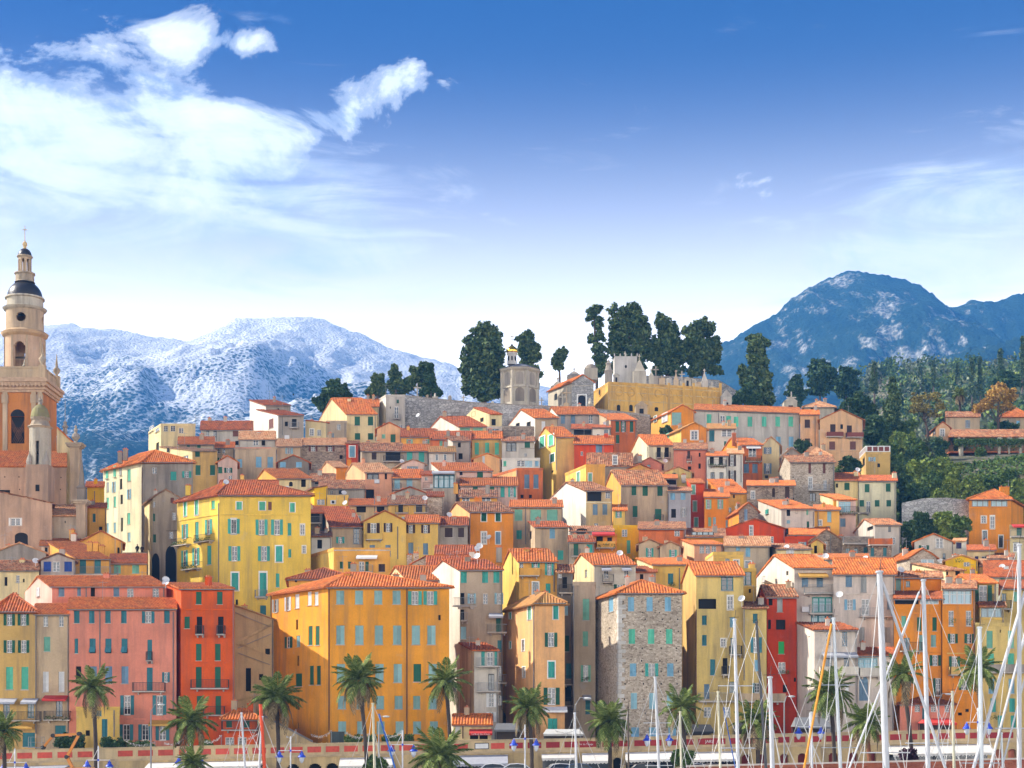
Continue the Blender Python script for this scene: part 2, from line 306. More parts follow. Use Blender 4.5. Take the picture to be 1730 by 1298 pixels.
# ------------------------------------------------------------------ terrain
def lerp_tab(t, x):
    if x <= t[0][0]: return t[0][1]
    for (a, b), (c, d) in zip(t, t[1:]):
        if x <= c: return b + (d - b) * (x - a) / (c - a)
    return t[-1][1]
def sstep(a, b, x):
    t = min(1, max(0, (x - a) / (b - a))); return t * t * (3 - 2 * t)
CAP = [(-160, 8), (-110, 14), (-90, 24), (-75, 34), (-60, 43), (-40, 51), (-10, 60), (10, 66.5), (50, 66.5), (80, 62), (110, 63), (200, 74)]
def ground(x, y):
    b = 2.2 if y < 183 else 2.2 + 0.42 * (y - 183)
    h = min(b, lerp_tab(CAP, x))
    if y > 352: h = max(10.0, h - (y - 352) * 0.55)
    if y > 290:
        k = sstep(62, 135, x - max(0, (y - 420)) * 0.10)
        rh = min(63 + (y - 330) * 0.02 + max(0, y - 380) * 0.275, 63 + 1 + (760 - 380) * 0.275)
        if y > 760: rh -= (y - 760) * 0.25
        h = h + (max(rh, h) - h) * k
    return h
def make_ground():
    xs = [-4000, -1500, -700, -400, -250] + list(range(-180, 261, 8)) + [300, 350, 420, 500, 700, 1500, 4000]
    ys = [176, 183] + list(range(190, 420, 8)) + list(range(430, 900, 25)) + [1000, 1300, 1800, 2600, 4500, 9000]
    m = MB(); nx = len(xs)
    for y in ys:
        for x in xs:
            z = ground(x, y) if y < 900 else max(3.0, ground(x, 899) * (1 - (y - 900) / 800))
            if y > 200 and y < 900: z += noise.fractal((x * 0.05, y * 0.05, 3.3), 1.0, 2.0, 4) * 0.8
            m.v.append((x, y, z))
    for j in range(len(ys) - 1):
        for i in range(nx - 1):
            a = j * nx + i; m.f.append((a, a + 1, a + 1 + nx, a + nx))
    mat, nt, b = newmat('hill_earth')
    g = N(nt, 'ShaderNodeNewGeometry'); n = N(nt, 'ShaderNodeTexNoise', i_Scale=0.35, i_Detail=7.0, i_Roughness=0.7); nt.links.new(g.outputs['Position'], n.inputs['Vector'])
    r = ramp(nt, [(0.35, (0.045, 0.055, 0.022)), (0.5, (0.085, 0.085, 0.04)), (0.62, (0.20, 0.165, 0.115))]); nt.links.new(n.outputs[0], r.inputs[0]); nt.links.new(r.outputs[0], b.inputs['Base Color']); b.inputs['Roughness'].default_value = 1.0
    struct(m.build('ground', mat, smooth=True), 'earth and scrub of the hill that carries the old town')
make_ground()

# ------------------------------------------------------------------ windows (unit meshes, shared; x -0.5..0.5, z 0..1, y in metres inward)
UM = {}
def unit(kind, mat):
    k = (kind, mat.name)
    if k in UM: return UM[k]
    m = MB()
    def leaf(x0, x1, y0, y1, louv=True):
        t = min(0.1, (x1 - x0) * 0.2)
        m.box(x0, y0, 0.0, x0 + t, y1, 1.0); m.box(x1 - t, y0, 0.0, x1, y1, 1.0)
        for z0, z1 in ((0.0, 0.05), (0.46, 0.51), (0.955, 1.0)): m.box(x0 + t, y0, z0, x1 - t, y1, z1)
        m.box(x0 + t, y1 - 0.012, 0.05, x1 - t, y1 - 0.004, 0.955)
        for q in range(16):
            if q != 7: m.obox((x0 + t, y1 - 0.014, 0.058 + q * 0.056), (x1 - x0 - 2 * t, 0, 0), (0, -0.026, -0.016), (0, 0, 0.022))
    if kind == 'leaf_a': leaf(-0.49, -0.008, 0.06, 0.105)
    elif kind == 'leaf_b': leaf(0.008, 0.49, 0.06, 0.105)
    elif kind == 'open_a': leaf(-1.05, -0.535, -0.055, -0.012)
    elif kind == 'open_b': leaf(0.535, 1.05, -0.055, -0.012)
    elif kind == 'flap_a' or kind == 'flap_b':
        s = -0.49 if kind == 'flap_a' else 0.01
        a = Vector((s, 0.05, 0.46)); m.obox(a, (0.48, 0, 0), (0, 0.03, 0.0), (0, -0.42, -0.40))
    elif kind == 'top_a': m.box(-0.49, 0.06, 0.46, -0.01, 0.105, 1.0); m.box(-0.43, 0.05, 0.52, -0.07, 0.06, 0.95)
    elif kind == 'top_b': m.box(0.01, 0.06, 0.46, 0.49, 0.105, 1.0); m.box(0.07, 0.05, 0.52, 0.43, 0.06, 0.95)
    elif kind == 'panel': 
        m.box(-0.49, 0.06, 0.0, 0.49, 0.10, 1.0)
        for i in range(3): m.box(-0.46 + i * 0.315, 0.045, 0.03, -0.17 + i * 0.315, 0.06, 0.97)
    elif kind == 'frame':
        m.box(-0.5, 0.09, 0, -0.43, 0.15, 1); m.box(0.43, 0.09, 0, 0.5, 0.15, 1); m.box(-0.43, 0.09, 0, 0.43, 0.15, 0.05); m.box(-0.43, 0.09, 0.95, 0.43, 0.15, 1)
        m.box(-0.04, 0.085, 0.05, 0.04, 0.15, 0.95)
        for z in (0.34, 0.65): m.box(-0.43, 0.10, z - 0.008, -0.04, 0.14, z + 0.008); m.box(0.04, 0.10, z - 0.008, 0.43, 0.14, z + 0.008)
    elif kind == 'rim':
        m.box(-0.5, 0.105, 0, -0.46, 0.16, 1); m.box(0.46, 0.105, 0, 0.5, 0.16, 1); m.box(-0.46, 0.105, 0, 0.46, 0.16, 0.03); m.box(-0.46, 0.105, 0.97, 0.46, 0.16, 1)
    elif kind.startswith('mull'):
        n = int(kind[4:])
        m.box(-0.5, 0.05, 0, 0.5, 0.15, 0.06); m.box(-0.5, 0.05, 0.92, 0.5, 0.15, 1)
        for i in range(n + 1):
            x = -0.5 + i / n; a = max(-0.5, x - 0.10 / n); b = min(0.5, x + 0.10 / n); m.box(a, 0.05, 0.06, b, 0.15, 0.92)
        for i in range(n): m.box(-0.5 + (i + 0.1) / n, 0.08, 0.66, -0.5 + (i + 0.9) / n, 0.14, 0.70)
    elif kind == 'pane': m.box(-0.498, 0.125, 0.002, 0.498, 0.23, 0.998)
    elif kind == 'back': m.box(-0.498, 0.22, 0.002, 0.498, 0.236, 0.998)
    elif kind == 'sill': m.box(-0.58, -0.09, -0.045, 0.58, 0.06, 0.0)
    elif kind == 'surround':
        m.box(-0.66, -0.03, -0.08, -0.5, 0.05, 1.08); m.box(0.5, -0.03, -0.08, 0.66, 0.05, 1.08); m.box(-0.5, -0.03, -0.08, 0.5, 0.05, 0.0); m.box(-0.5, -0.03, 1.0, 0.5, 0.05, 1.08)
    elif kind == 'curtain':
        for i in range(6):
            x = -0.44 + i * 0.15; m.box(x, 0.10 + 0.02 * (i % 2), 0.02, x + 0.14, 0.122 , 0.98)
    elif kind == 'archtop':
        pts = [(-0.5, 1.0), (0.5, 1.0)] + [(0.5 * math.cos(t), 1.0 + 0.28 * math.sin(t)) for t in [math.pi * k / 8 for k in range(1, 8)]]
        m.poly([(p[0], 0.02, p[1]) for p in pts]); i = len(m.v); 
        m.v = [(a, b - 0.035, c) for a, b, c in m.v]
        n_ = len(m.v); back = [(a, 0.05, c) for a, b, c in m.v]; m.v += back
        for k in range(n_): m.f.append((k, (k + 1) % n_, (k + 1) % n_ + n_, k + n_))
    elif kind == 'archdark':
        pts = [(-0.5, 0.0), (0.5, 0.0)] + [(0.5 * math.cos(t), 0.72 + 0.28 * math.sin(t)) for t in [math.pi * k / 10 for k in range(0, 11)]]
        m.poly([(p[0], -0.012, p[1]) for p in pts])
        n_ = len(m.v); m.v += [(a, 0.02, c) for a, b, c in m.v]
        for k in range(n_): m.f.append((k, (k + 1) % n_, (k + 1) % n_ + n_, k + n_))
    UM[k] = m.mesh(kind.rstrip('0123456789_'), mat); return UM[k]
def add_window(root, loc, rz, w, h, style, col):
    t = 't' in style[1:]; s = style[0]
    wn = link('window', unit('rim' if s in 'cbmdaA' else ('mull%d' % max(2, round(w / 0.85)) if s == 'v' else 'frame'),
              (shutm(col) if s in 'v' and col else M_white() if s in 'nov' and col not in ('dk', 'bl', 'tl') else shutm(col) if s in 'nv' and col else M_dark() if s in 'dA' else M_white() if s == 'o' else shutm(col or 'gy'))), root, loc, rz, (w, 1, h))
    wn.data = wn.data
    sm = shutm(col) if col else None
    if s == 'c': link('shutter', unit('leaf_a', sm), wn); link('shutter', unit('leaf_b', sm), wn); link('sill', unit('sill', M_slab()), wn)
    elif s == 'b': link('shutter', unit('panel', sm), wn); link('sill', unit('sill', M_slab()), wn)
    elif s == 'm':
        link('shutter', unit('top_a', sm), wn); link('shutter', unit('top_b', sm), wn); link('flap', unit('flap_a', sm), wn); link('flap', unit('flap_b', sm), wn); link('pane', unit('back', M_dark()), wn)
    elif s == 'o':
        link('shutter', unit('open_a', sm), wn); link('shutter', unit('open_b', sm), wn); link('pane', unit('pane', glassm()), wn); link('sill', unit('sill', M_slab()), wn)
    elif s == 'n': link('pane', unit('pane', glassm()), wn); link('sill', unit('sill', M_slab()), wn)
    elif s == 'v':
        link('pane', unit('pane', glassm()), wn); link('curtain', unit('curtain', plain('pale_curtain', (0.42, 0.55, 0.58), 0.8)), wn)
    elif s == 'd': link('pane', unit('back', M_dark()), wn)  # no glass here: dark sheet stands for the shade inside the opening
    elif s == 'a': link('shutter', unit('leaf_a', sm), wn); link('shutter', unit('leaf_b', sm), wn); link('arch', unit('archtop', sm), wn)
    elif s == 'A': wn.data = unit('archdark', M_dark())  # flat black plate on the wall, painted to pass for a shaded arched opening
    if t: link('surround', unit('surround', M_trim()), wn)
    return wn

# ------------------------------------------------------------------ roofs
def clip_range(poly, u):
    lo, hi = 1e9, -1e9; n = len(poly)
    for i in range(n):
        (u0, v0), (u1, v1) = poly[i], poly[(i + 1) % n]
        if (u0 - u) * (u1 - u) <= 0:
            if abs(u1 - u0) < 1e-9: c = (v0, v1)
            else: c = (v0 + (v1 - v0) * (u - u0) / (u1 - u0),)
            for v in c: lo = min(lo, v); hi = max(hi, v)
    return lo, hi
def slope_mesh(m, pts, ov_e=0.35, ov_s=0.2, rough=0.015, rng=random):
    """tile slope on the planar polygon pts = [eaveA, eaveB, top...]; appends to MB m with uv"""
    p = [Vector(q) for q in pts]
    u = (p[1] - p[0]).normalized(); nn = (p[1] - p[0]).cross(p[2] - p[0]).normalized()
    if nn.z < 0: nn = -nn
    v = nn.cross(u)
    if v.dot(p[2] - p[0]) < 0: v = -v
    o = p[0]; poly = [((q - o).dot(u), (q - o).dot(v)) for q in p]
    # overhang
    q2 = []
    vm = max(b for a, b in poly); ul, ur = min(a for a, b in poly), max(a for a, b in poly)
    for a, b in poly:
        if b < 0.05:
            q2.append((a, b - ov_e))
        else: q2.append((a, b))
    if ov_s:
        mid = sum(a for a, b in q2) / len(q2); q2 = [(a + (ov_s if a > mid else -ov_s), b) for a, b in q2]
    poly = q2; ul, ur = min(a for a, b in poly), max(a for a, b in poly); span = ur - ul
    if span < 0.3: return
    if m.uv is None: m.uv = [(0, 0)] * len(m.v)
    st = 0.08 if span < 16 else 0.1067
    per = 4 if st == 0.08 else 3
    n = max(4, int(span / st)); du = span / n
    prof = (0.0, 0.085, 0.115, 0.085) if per == 4 else (0.0, 0.10, 0.10)
    prev = None; ROWS = 4
    for i in range(n + 1):
        uu = ul + du * i; uu_c = min(ur - 1e-5, max(ul + 1e-5, uu)); lo, hi = clip_range(poly, uu_c)
        if hi < lo: prev = None; continue
        h = prof[i % per]; ids = []
        for r in range(ROWS + 1):
            vv = lo + (hi - lo) * r / ROWS
            hh = h + noise.noise((uu * 0.7 + o.x, vv * 0.8 + o.y, o.z)) * rough * 2.5
            m.v.append(o + u * uu + v * vv + nn * hh); m.uv.append((uu + o.x * 3, vv + o.y * 2)); ids.append(len(m.v) - 1)
        m.v.append(o + u * uu + v * lo - nn * 0.10); m.uv.append((uu, lo)); ids.insert(0, len(m.v) - 1)
        if prev:
            for r in range(len(ids) - 1): m.f.append((prev[r], ids[r], ids[r + 1], prev[r + 1]))
        prev = ids
    # soffit
    i = len(m.v)
    for a, b in poly: m.v.append(o + u * a + v * b - nn * 0.10); m.uv.append((a, b))
    m.f.append(tuple(range(i, i + len(poly))))
    k = len(poly)
    j = len(m.v)
    for a, b in poly: m.v.append(o + u * a + v * b + nn * 0.03); m.uv.append((a, b))
    for t in range(1, k):
        m.f.append((i + t, i + (t + 1) % k, j + (t + 1) % k, j + t))
RIDGE = {}
# ------------------------------------------------------------------ houses
RNG = random.Random(7)
HOUSES = []
def face_hit(p0, p1, X_, Y_):          # pixel -> position along p0->p1 and height
    kx = (X_ - CX) / F; d = p1 - p0
    den = d.x - kx * d.y
    t = (kx * p0.y - p0.x) / den if abs(den) > 1e-9 else 0
    q = p0 + d * t
    return t * d.length, CZ + (YH - Y_) / F * q.y
def wall_face(m, p0, p1, zb, zt, holes, dep=0.24):
    d = (p1 - p0); L = d.length; u = d / L; nrm = Vector((u.y, -u.x))
    xs = sorted(set([0, L] + [h[k] for h in holes for k in (0, 1)])); zs = sorted(set([zb, zt] + [h[k] for h in holes for k in (2, 3)]))
    def P(s, z, i=0): q = p0 + u * s - nrm * i; return (q.x, q.y, z)
    nx, nz = len(xs) - 1, len(zs) - 1
    def hole(i, j):
        if i < 0 or j < 0 or i >= nx or j >= nz: return False
        cx, cz = (xs[i] + xs[i + 1]) / 2, (zs[j] + zs[j + 1]) / 2
        return any(h[0] < cx < h[1] and h[2] < cz < h[3] for h in holes)
    for i in range(nx):
        a, b = xs[i], xs[i + 1]
        for j in range(nz):
            c, e = zs[j], zs[j + 1]
            if not hole(i, j): m.quad(P(a, c), P(b, c), P(b, e), P(a, e))
            else:
                if not hole(i - 1, j): m.quad(P(a, c), P(a, c, dep), P(a, e, dep), P(a, e))
                if not hole(i + 1, j): m.quad(P(b, c, dep), P(b, c), P(b, e), P(b, e, dep))
                if not hole(i, j - 1): m.quad(P(a, c), P(b, c), P(b, c, dep), P(a, c, dep))
                if not hole(i, j + 1): m.quad(P(a, e, dep), P(b, e, dep), P(b, e), P(a, e))
def railing(m, a, b, z0, h, n=None):      # rail from a to b (2D), posts and bars
    d = b - a; L = d.length
    if L < 0.05: return
    u = d / L; pr = Vector((-u.y, u.x)) * 0.012
    for z in (z0 + 0.06, z0 + h): m.obox((a.x, a.y, z - 0.02), (d.x, d.y, 0), (pr.x * 2, pr.y * 2, 0), (0, 0, 0.04))
    n = max(2, int(L / 0.16))
    for i in range(n + 1):
        q = a + d * (i / n); m.obox((q.x - 0.01, q.y - 0.01, z0 + 0.02), (0.022, 0, 0), (0, 0.022, 0), (0, 0, h - 0.02))
def H(label, x0, x1, yt, Yd, col, roof='gx', rows='', xs=None, D=8.5, dR=0.0, colL=None, yr=None, rise=None, rm='o', zb=None, name='house', cat='house', chim=None, ov=0.45, ytR=None, base=None, stain=None):
    kx0, kx1 = (x0 - CX) / F, (x1 - CX) / F
    FL = Vector((kx0 * Yd, Yd)); FR = Vector((kx1 * (Yd + dR), Yd + dR))
    side = None
    if xs is not None and xs < x0:
        side = 'L'; BL = Vector(((xs - CX) / F * (Yd + D), Yd + D)); BR = FR + (BL - FL)
    elif xs is not None and xs > x1:
        side = 'R'; BR = Vector(((xs - CX) / F * (Yd + dR + D), Yd + dR + D)); BL = FL + (BR - FR)
    else:
        kc = ((x0 + x1) / 2 - CX) / F; dv = Vector((kc * D, D)); BL = FL + dv; BR = FR + dv
    ze = CZ + (YH - yt) / F * Yd
    zg = min(ground(p.x, p.y) for p in (FL, FR, BL, BR)) - 1.0
    if zb is not None: zg = min(zg, zb)
    if base is not None: zg = CZ + (YH - base) / F * Yd
    origin = Vector((FL.x, FL.y, zg))
    root = thing(name, label, cat, origin)
    W_ = (FR - FL).length
    # roof rise
    if rise is None:
        if yr is not None:
            if roof in ('gx', 'hip'): yd = (Yd + (BL.y + 0) ) / 2
            elif roof in ('sf',): yd = BL.y
            else: yd = Yd
            rise = max(0.25, CZ + (YH - yr) / F * yd - ze)
        else: rise = {'gx': D * 0.19, 'hip': D * 0.2, 'sf': D * 0.27, 'gy': W_ * 0.21, 'sl': W_ * 0.3, 'sr': W_ * 0.3}.get(roof, 0)
    rel = lambda q, z: Vector((q.x - origin.x, q.y - origin.y, z - zg))
    # parse rows
    faces = {'F': (FL, FR), 'R': (FR, BR), 'L': (BL, FL)}
    wins = []; extras = []
    for ln in [r.strip() for r in rows.replace('\n', ';').split(';') if r.strip()]:
        t = ln.split(); k = t[0]
        if k[0] in 'cobnvdmaA' and not k[0].isupper() or k.split('/')[0] in ('A', 'At'):
            st, _, cc = k.partition('/'); y0, y1, wpx = map(float, t[1:4])
            for xx in map(float, t[4:]):
                fc = 'F'
                if xx < x0 and side == 'L': fc = 'L'
                if xx > x1 and side == 'R': fc = 'R'
                p0, p1 = faces[fc]
                s0, zt = face_hit(p0, p1, xx - wpx / 2, y0); s1, _z = face_hit(p0, p1, xx + wpx / 2, y0); sc_, zt = face_hit(p0, p1, xx, y0); _s, zb_ = face_hit(p0, p1, xx, y1)
                if s1 < s0: s0, s1 = s1, s0
                wins.append((fc, s0, s1, zb_, zt, st, cc or None))
        else: extras.append(t)
    if name == 'house' and roof != 'none' and W_ > 3.2:
        nf = sum(1 for v in wins if v[0] == 'F')
        for _try in range(8):
            if nf >= 3: break
            ww = RNG.uniform(0.45, 0.8); hh = ww * RNG.uniform(1.2, 1.8); s0 = RNG.uniform(0.5, W_ - 0.6 - ww); z1 = ze - RNG.uniform(0.5, 2.6)
            if any(v[0] == 'F' and s0 < v[2] + 0.5 and s0 + ww > v[1] - 0.5 and z1 - hh < v[4] + 0.4 and z1 > v[3] - 0.4 for v in wins): continue
            wins.append(('F', s0, s0 + ww, z1 - hh, z1, RNG.choice(('n', 'c', 'd', 'o', 'nt')), RNG.choice(('tq', 'bl', 'gn', 'lb', 'mg')))); nf += 1
            if wins[-1][5] in ('d',): wins[-1] = wins[-1][:6] + (None,)
    m = MB(); cw = {'F': col, 'R': col, 'B': col, 'L': colL or col}  # left wall tone: own colour on some houses, sunlit tint painted in on others
    mbs = {}
    order = (('F', FL, FR), ('R', FR, BR), ('B', BR, BL), ('L', BL, FL))
    gab = {}
    o0, o1, o2, o3 = FL, FR, BR, BL
    zr = ze + rise
    if roof == 'gx': gab = {'L': [(BL, ze), (FL, ze), ((FL + BL) / 2, zr)], 'R': [(FR, ze), (BR, ze), ((FR + BR) / 2, zr)]}
    elif roof == 'gy': gab = {'F': [(FL, ze), (FR, ze), ((FL + FR) / 2, zr)], 'B': [(BR, ze), (BL, ze), ((BL + BR) / 2, zr)]}
    elif roof == 'sf': gab = {'L': [(BL, ze), (FL, ze), (BL, zr)], 'R': [(FR, ze), (BR, ze), (BR, zr)], 'B': [(BR, ze), (BL, ze), (BL, zr), (BR, zr)]}
    elif roof == 'sl': gab = {'F': [(FL, ze), (FR, ze), (FR, zr)], 'B': [(BR, ze), (BL, ze), (BR, zr)], 'R': [(FR, ze), (BR, ze), (BR, zr), (FR, zr)]}
    elif roof == 'sr': gab = {'F': [(FL, ze), (FR, ze), (FL, zr)], 'B': [(BR, ze), (BL, ze), (BL, zr)], 'L': [(BL, ze), (FL, ze), (FL, zr), (BL, zr)]}
    for key, a, b in order:
        mm = mbs.setdefault(cw[key], MB()); L = (b - a).length
        holes = []
        if key in faces:
            for wv in wins:
                if wv[0] == key and wv[5][0] != 'A':
                    s0, s1, z0, z1 = max(0.05, wv[1]), min(L - 0.05, wv[2]), wv[3], wv[4]
                    if s1 - s0 > 0.1 and z1 < ze - 0.02 and z0 > zg: holes.append((s0, s1, z0, z1))
        wall_face(mm, a, b, zg, ze, holes)
        if key in gab: mm.poly([(q.x, q.y, z) for q, z in gab[key]])
    for c_, mm in mbs.items():
        mm.v = [(p[0] - origin.x, p[1] - origin.y, p[2] - zg) for p in mm.v]
        mm.build('wall', wallm(c_), root)
    # windows
    for fc, s0, s1, z0, z1, st, cc in wins:
        p0, p1 = faces[fc]; d = (p1 - p0); L = d.length; u = d / L; nrm = Vector((u.y, -u.x)); sm = (s0 + s1) / 2
        if sm < -0.5 or sm > L + 0.5: continue
        wd = min(s1, L - 0.05) - max(s0, 0.05) if st[0] != 'A' else s1 - s0
        if wd < 0.1: continue
        sm = (min(s1, L - 0.05) + max(s0, 0.05)) / 2
        q = p0 + u * sm
        if z1 >= ze - 0.02: q = q + nrm * 0.14          # in a gable: set proud of the wall
        add_window(root, rel(q, z0), math.atan2(u.y, u.x), wd, z1 - z0, st, cc)
    # roof
    C = [rel(q, ze) for q in (FL, FR, BR, BL)]; up = Vector((0, 0, rise)); rmb = MB(); rmb.uv = []; ridges = []
    if roof == 'gx':
        r0, r1 = (C[0] + C[3]) / 2 + up, (C[1] + C[2]) / 2 + up
        slope_mesh(rmb, [C[0], C[1], r1, r0], ov); slope_mesh(rmb, [C[2], C[3], r0, r1], ov); ridges = [(r0, r1)]
    elif roof == 'gy':
        r0, r1 = (C[0] + C[1]) / 2 + up, (C[3] + C[2]) / 2 + up
        slope_mesh(rmb, [C[3], C[0], r0, r1], ov); slope_mesh(rmb, [C[1], C[2], r1, r0], ov); ridges = [(r0, r1)]
    elif roof == 'sf': slope_mesh(rmb, [C[0], C[1], C[2] + up, C[3] + up], ov)
    elif roof == 'sl': slope_mesh(rmb, [C[3], C[0], C[1] + up, C[2] + up], ov)
    elif roof == 'sr': slope_mesh(rmb, [C[1], C[2], C[3] + up, C[0] + up], ov)
    elif roof == 'hip':
        cen = (C[0] + C[1] + C[2] + C[3]) / 4; Lx, Ly = (C[1] - C[0]).length, (C[3] - C[0]).length
        if Lx >= Ly:
            e = (C[1] - C[0]).normalized() * (Lx - Ly * 0.9) / 2 if Lx > Ly * 0.9 else Vector(); r0, r1 = cen - e + up, cen + e + up
            sl_ = [[C[0], C[1], r1, r0], [C[1], C[2], r1], [C[2], C[3], r0, r1], [C[3], C[0], r0]]
        else:
            e = (C[3] - C[0]).normalized() * (Ly - Lx * 0.9) / 2; r0, r1 = cen - e + up, cen + e + up
            sl_ = [[C[0], C[1], r0], [C[1], C[2], r1, r0], [C[2], C[3], r1], [C[3], C[0], r0, r1]]
        for s_ in sl_:
            # enlarge eave outwards by ov in plan
            A, B = s_[0], s_[1]
            slope_hip(rmb, s_, cen, ov)
        ridges = [(r0, r1)] + [(c_ + (c_ - cen).normalized() * ov * 1.2 - Vector((0, 0, ov * 0.25)), r_) for c_, r_ in zip(C, ((r0, r1, r1, r0) if Lx >= Ly else (r0, r0, r1, r1)))]
    elif roof in ('flat', 'par'):
        hgt = 0.12 if roof == 'flat' else 0.9
        fm = MB(); fm.poly([q + Vector((0, 0, -0.25)) for q in C]); 
        fm.build('roof_deck', plain('roof_deck', (0.36, 0.30, 0.25), 0.95), root)
        pm = MB()
        for a, b in ((0, 1), (1, 2), (2, 3), (3, 0)):
            d = C[b] - C[a]; cen = (C[0] + C[2]) / 2; i_ = (cen - (C[a] + C[b]) / 2).normalized() * 0.25; e_ = d.normalized() * 0.03
            pm.obox(C[a] - i_ * 0.25 - e_ + Vector((0, 0, -0.3 if roof == 'flat' else 0.001)), d + 2 * e_, i_ * 1.2, (0, 0, hgt + (0.3 if roof == 'flat' else 0)))
        pm.build('parapet', wallm(col), root)
    if rmb.v:
        ro = rmb.build('roof', ROOF[rm](), root)
        if ridges:
            rg = MB(); rg.uv = None
            for a, b in ridges:
                L = (b - a).length
                if L > 0.4: rg.tube([a + (b - a) * t + Vector((0, 0, 0.03)) for t in (0, 0.5, 1)], 0.11, 6)
            rg.uv = [(p[0], p[1] + p[2]) for p in rg.v]
            rg.build('ridge', ROOF[rm](), ro)
    # extras
    def onf(xx, yy):
        fc = 'L' if (xx < x0 and side == 'L') else 'R' if (xx > x1 and side == 'R') else 'F'
        p0, p1 = faces[fc]; s, z = face_hit(p0, p1, xx, yy); d = (p1 - p0); u = d / d.length; return p0 + u * s, z, u, Vector((u.y, -u.x))
    for t in extras:
        k = t[0]
        if k in ('B', 'S', 'G'):           # balcony: slab row, x0, x1
            y, a, b = map(float, t[1:4]); q0, z, u, n = onf(a, y); q1, z1, u1, n1 = onf(b, y)
            dp = 0.85; sb = MB(); q0r, q1r = rel(q0, z), rel(q1, z)
            sb.obox(q0r - Vector((0, 0, 0.07)), q1r - q0r, Vector((n.x, n.y, 0)) * dp, (0, 0, 0.14))
            for f_ in (0.15, 0.85):
                c_ = q0r + (q1r - q0r) * f_; sb.obox(c_ - Vector((0, 0, 0.32)), u.to_3d() * 0.12, Vector((n.x, n.y, 0)) * dp * 0.6, (0, 0, 0.25))
            bo = sb.build('balcony', M_slab(), root)
            rb = MB(); a2, b2 = Vector((q0r.x, q0r.y)), Vector((q1r.x, q1r.y)); n2 = n * (dp - 0.05)
            if k == 'S':
                for p_, q_ in ((a2 + n2, b2 + n2), (a2, a2 + n2), (b2, b2 + n2)):
                    d_ = q_ - p_; pe = Vector((-d_.y, d_.x)).normalized() * 0.09; rb.obox((p_.x, p_.y, q0r.z + 0.072), (d_.x, d_.y, 0), (pe.x, pe.y, 0), (0, 0, 0.85))
                rb.build('railing', wallm(t[4]) if len(t) > 4 and t[4] in WALL else plain('brown_parapet', (0.20, 0.05, 0.03), 0.8) if len(t) > 4 else M_trim(), bo)
            else:
                for p_, q_ in ((a2 + n2, b2 + n2), (a2, a2 + n2), (b2, b2 + n2)): railing(rb, p_, q_, q0r.z + 0.05, 0.95)
                rb.build('railing', M_iron() if k == 'B' else M_greyiron(), bo)
        elif k == 'P':                     # drainpipe x y0 y1
            xx, ya, yb = map(float, t[1:4]); q, z0_, u, n = onf(xx, ya); _, z1_, _, _ = onf(xx, yb)
            pm = MB(); c_ = q + n * 0.09; pm.tube([rel(c_, z0_), rel(c_, z1_)], 0.065, 6)
            pm.build('drainpipe', M_brownpipe() if len(t) > 4 else M_zinc(), root)
        elif k == 'W':                     # awning y a b colour depth
            y, a, b = map(float, t[1:4]); q0, z, u, n = onf(a, y); q1, _, _, _ = onf(b, y); am = MB(); dp = 1.3
            A, B = rel(q0 + n * 0.02, z), rel(q1 + n * 0.02, z); o_ = Vector((n.x * dp, n.y * dp, -0.45)); dn = Vector((0, 0, -0.22))
            am.quad(A, B, B + o_, A + o_); am.quad(A + o_, B + o_, B + o_ + dn, A + o_ + dn); am.poly([A, A + o_, A + o_ + dn]); am.poly([B, B + o_, B + o_ + dn])
            cc = {'red': (0.55, 0.04, 0.03), 'white': (0.72, 0.70, 0.66), 'yel': (0.62, 0.34, 0.06), 'grey': (0.36, 0.37, 0.40)}[t[4]]
            am.build('awning', plain('awning_' + t[4], cc, 0.8), root)
        elif k == 'L':                     # string course y a b
            y, a, b = map(float, t[1:4]); q0, z, u, n = onf(a, y); q1, _, _, _ = onf(b, y); lm = MB()
            lm.obox(rel(q0 - n * 0.02, z - 0.07), rel(q1, z) - rel(q0, z), Vector((n.x, n.y, 0)) * 0.10, (0, 0, 0.14)); lm.build('cornice', wallm(t[4]) if len(t) > 4 else M_slab(), root)
        elif k == 'K':                     # chimney x ytop height(m) [style]
            xx, y, hh = map(float, t[1:4]); yd = Yd + (float(t[4]) if len(t) > 4 else D * 0.4); top = px(xx, y, yd); c_ = Vector((top.x, top.y)); km = MB()
            b_ = rel(c_, top.z); sz = 0.34
            km.box(b_.x - sz, b_.y - sz * 0.8, b_.z - hh, b_.x + sz, b_.y + sz * 0.8, b_.z - 0.25)
            co = km.build('chimney', wallm(col if RNG.random() < 0.6 else 'grey'), root)
            kc_ = MB(); kc_.box(b_.x - sz - 0.07, b_.y - sz, b_.z - 0.25, b_.x + sz + 0.07, b_.y + sz, b_.z - 0.17)
            for dx in (-0.15, 0.15): kc_.lathe([(0.10, -0.17), (0.085, 0.0), (0.11, 0.02)], 7, (b_.x + dx, b_.y, b_.z))
            kc_.build('chimney_cap', M_clay(), co)
        elif k == 'T':                     # satellite dish x y
            xx, y = map(float, t[1:3]); yd = Yd + (float(t[3]) if len(t) > 3 else 0.5); p_ = rel(px(xx, y, yd).xy, px(xx, y, yd).z); dm = MB()
            add_dish(dm, p_, RNG.uniform(-0.7, 0.7)); dm.build('satellite_dish', M_dish(), root)
        elif k == 'N':                     # antenna x ytop height
            xx, y, hh = map(float, t[1:4]); yd = Yd + (float(t[4]) if len(t) > 4 else D * 0.4); p_ = px(xx, y, yd); p_ = rel(p_.xy, p_.z); am = MB()
            am.tube([p_ - Vector((0, 0, hh)), p_], 0.028, 5); am.tube([p_ + Vector((-0.5, 0, -0.15)), p_ + Vector((0.6, 0.2, -0.15))], 0.018, 4)
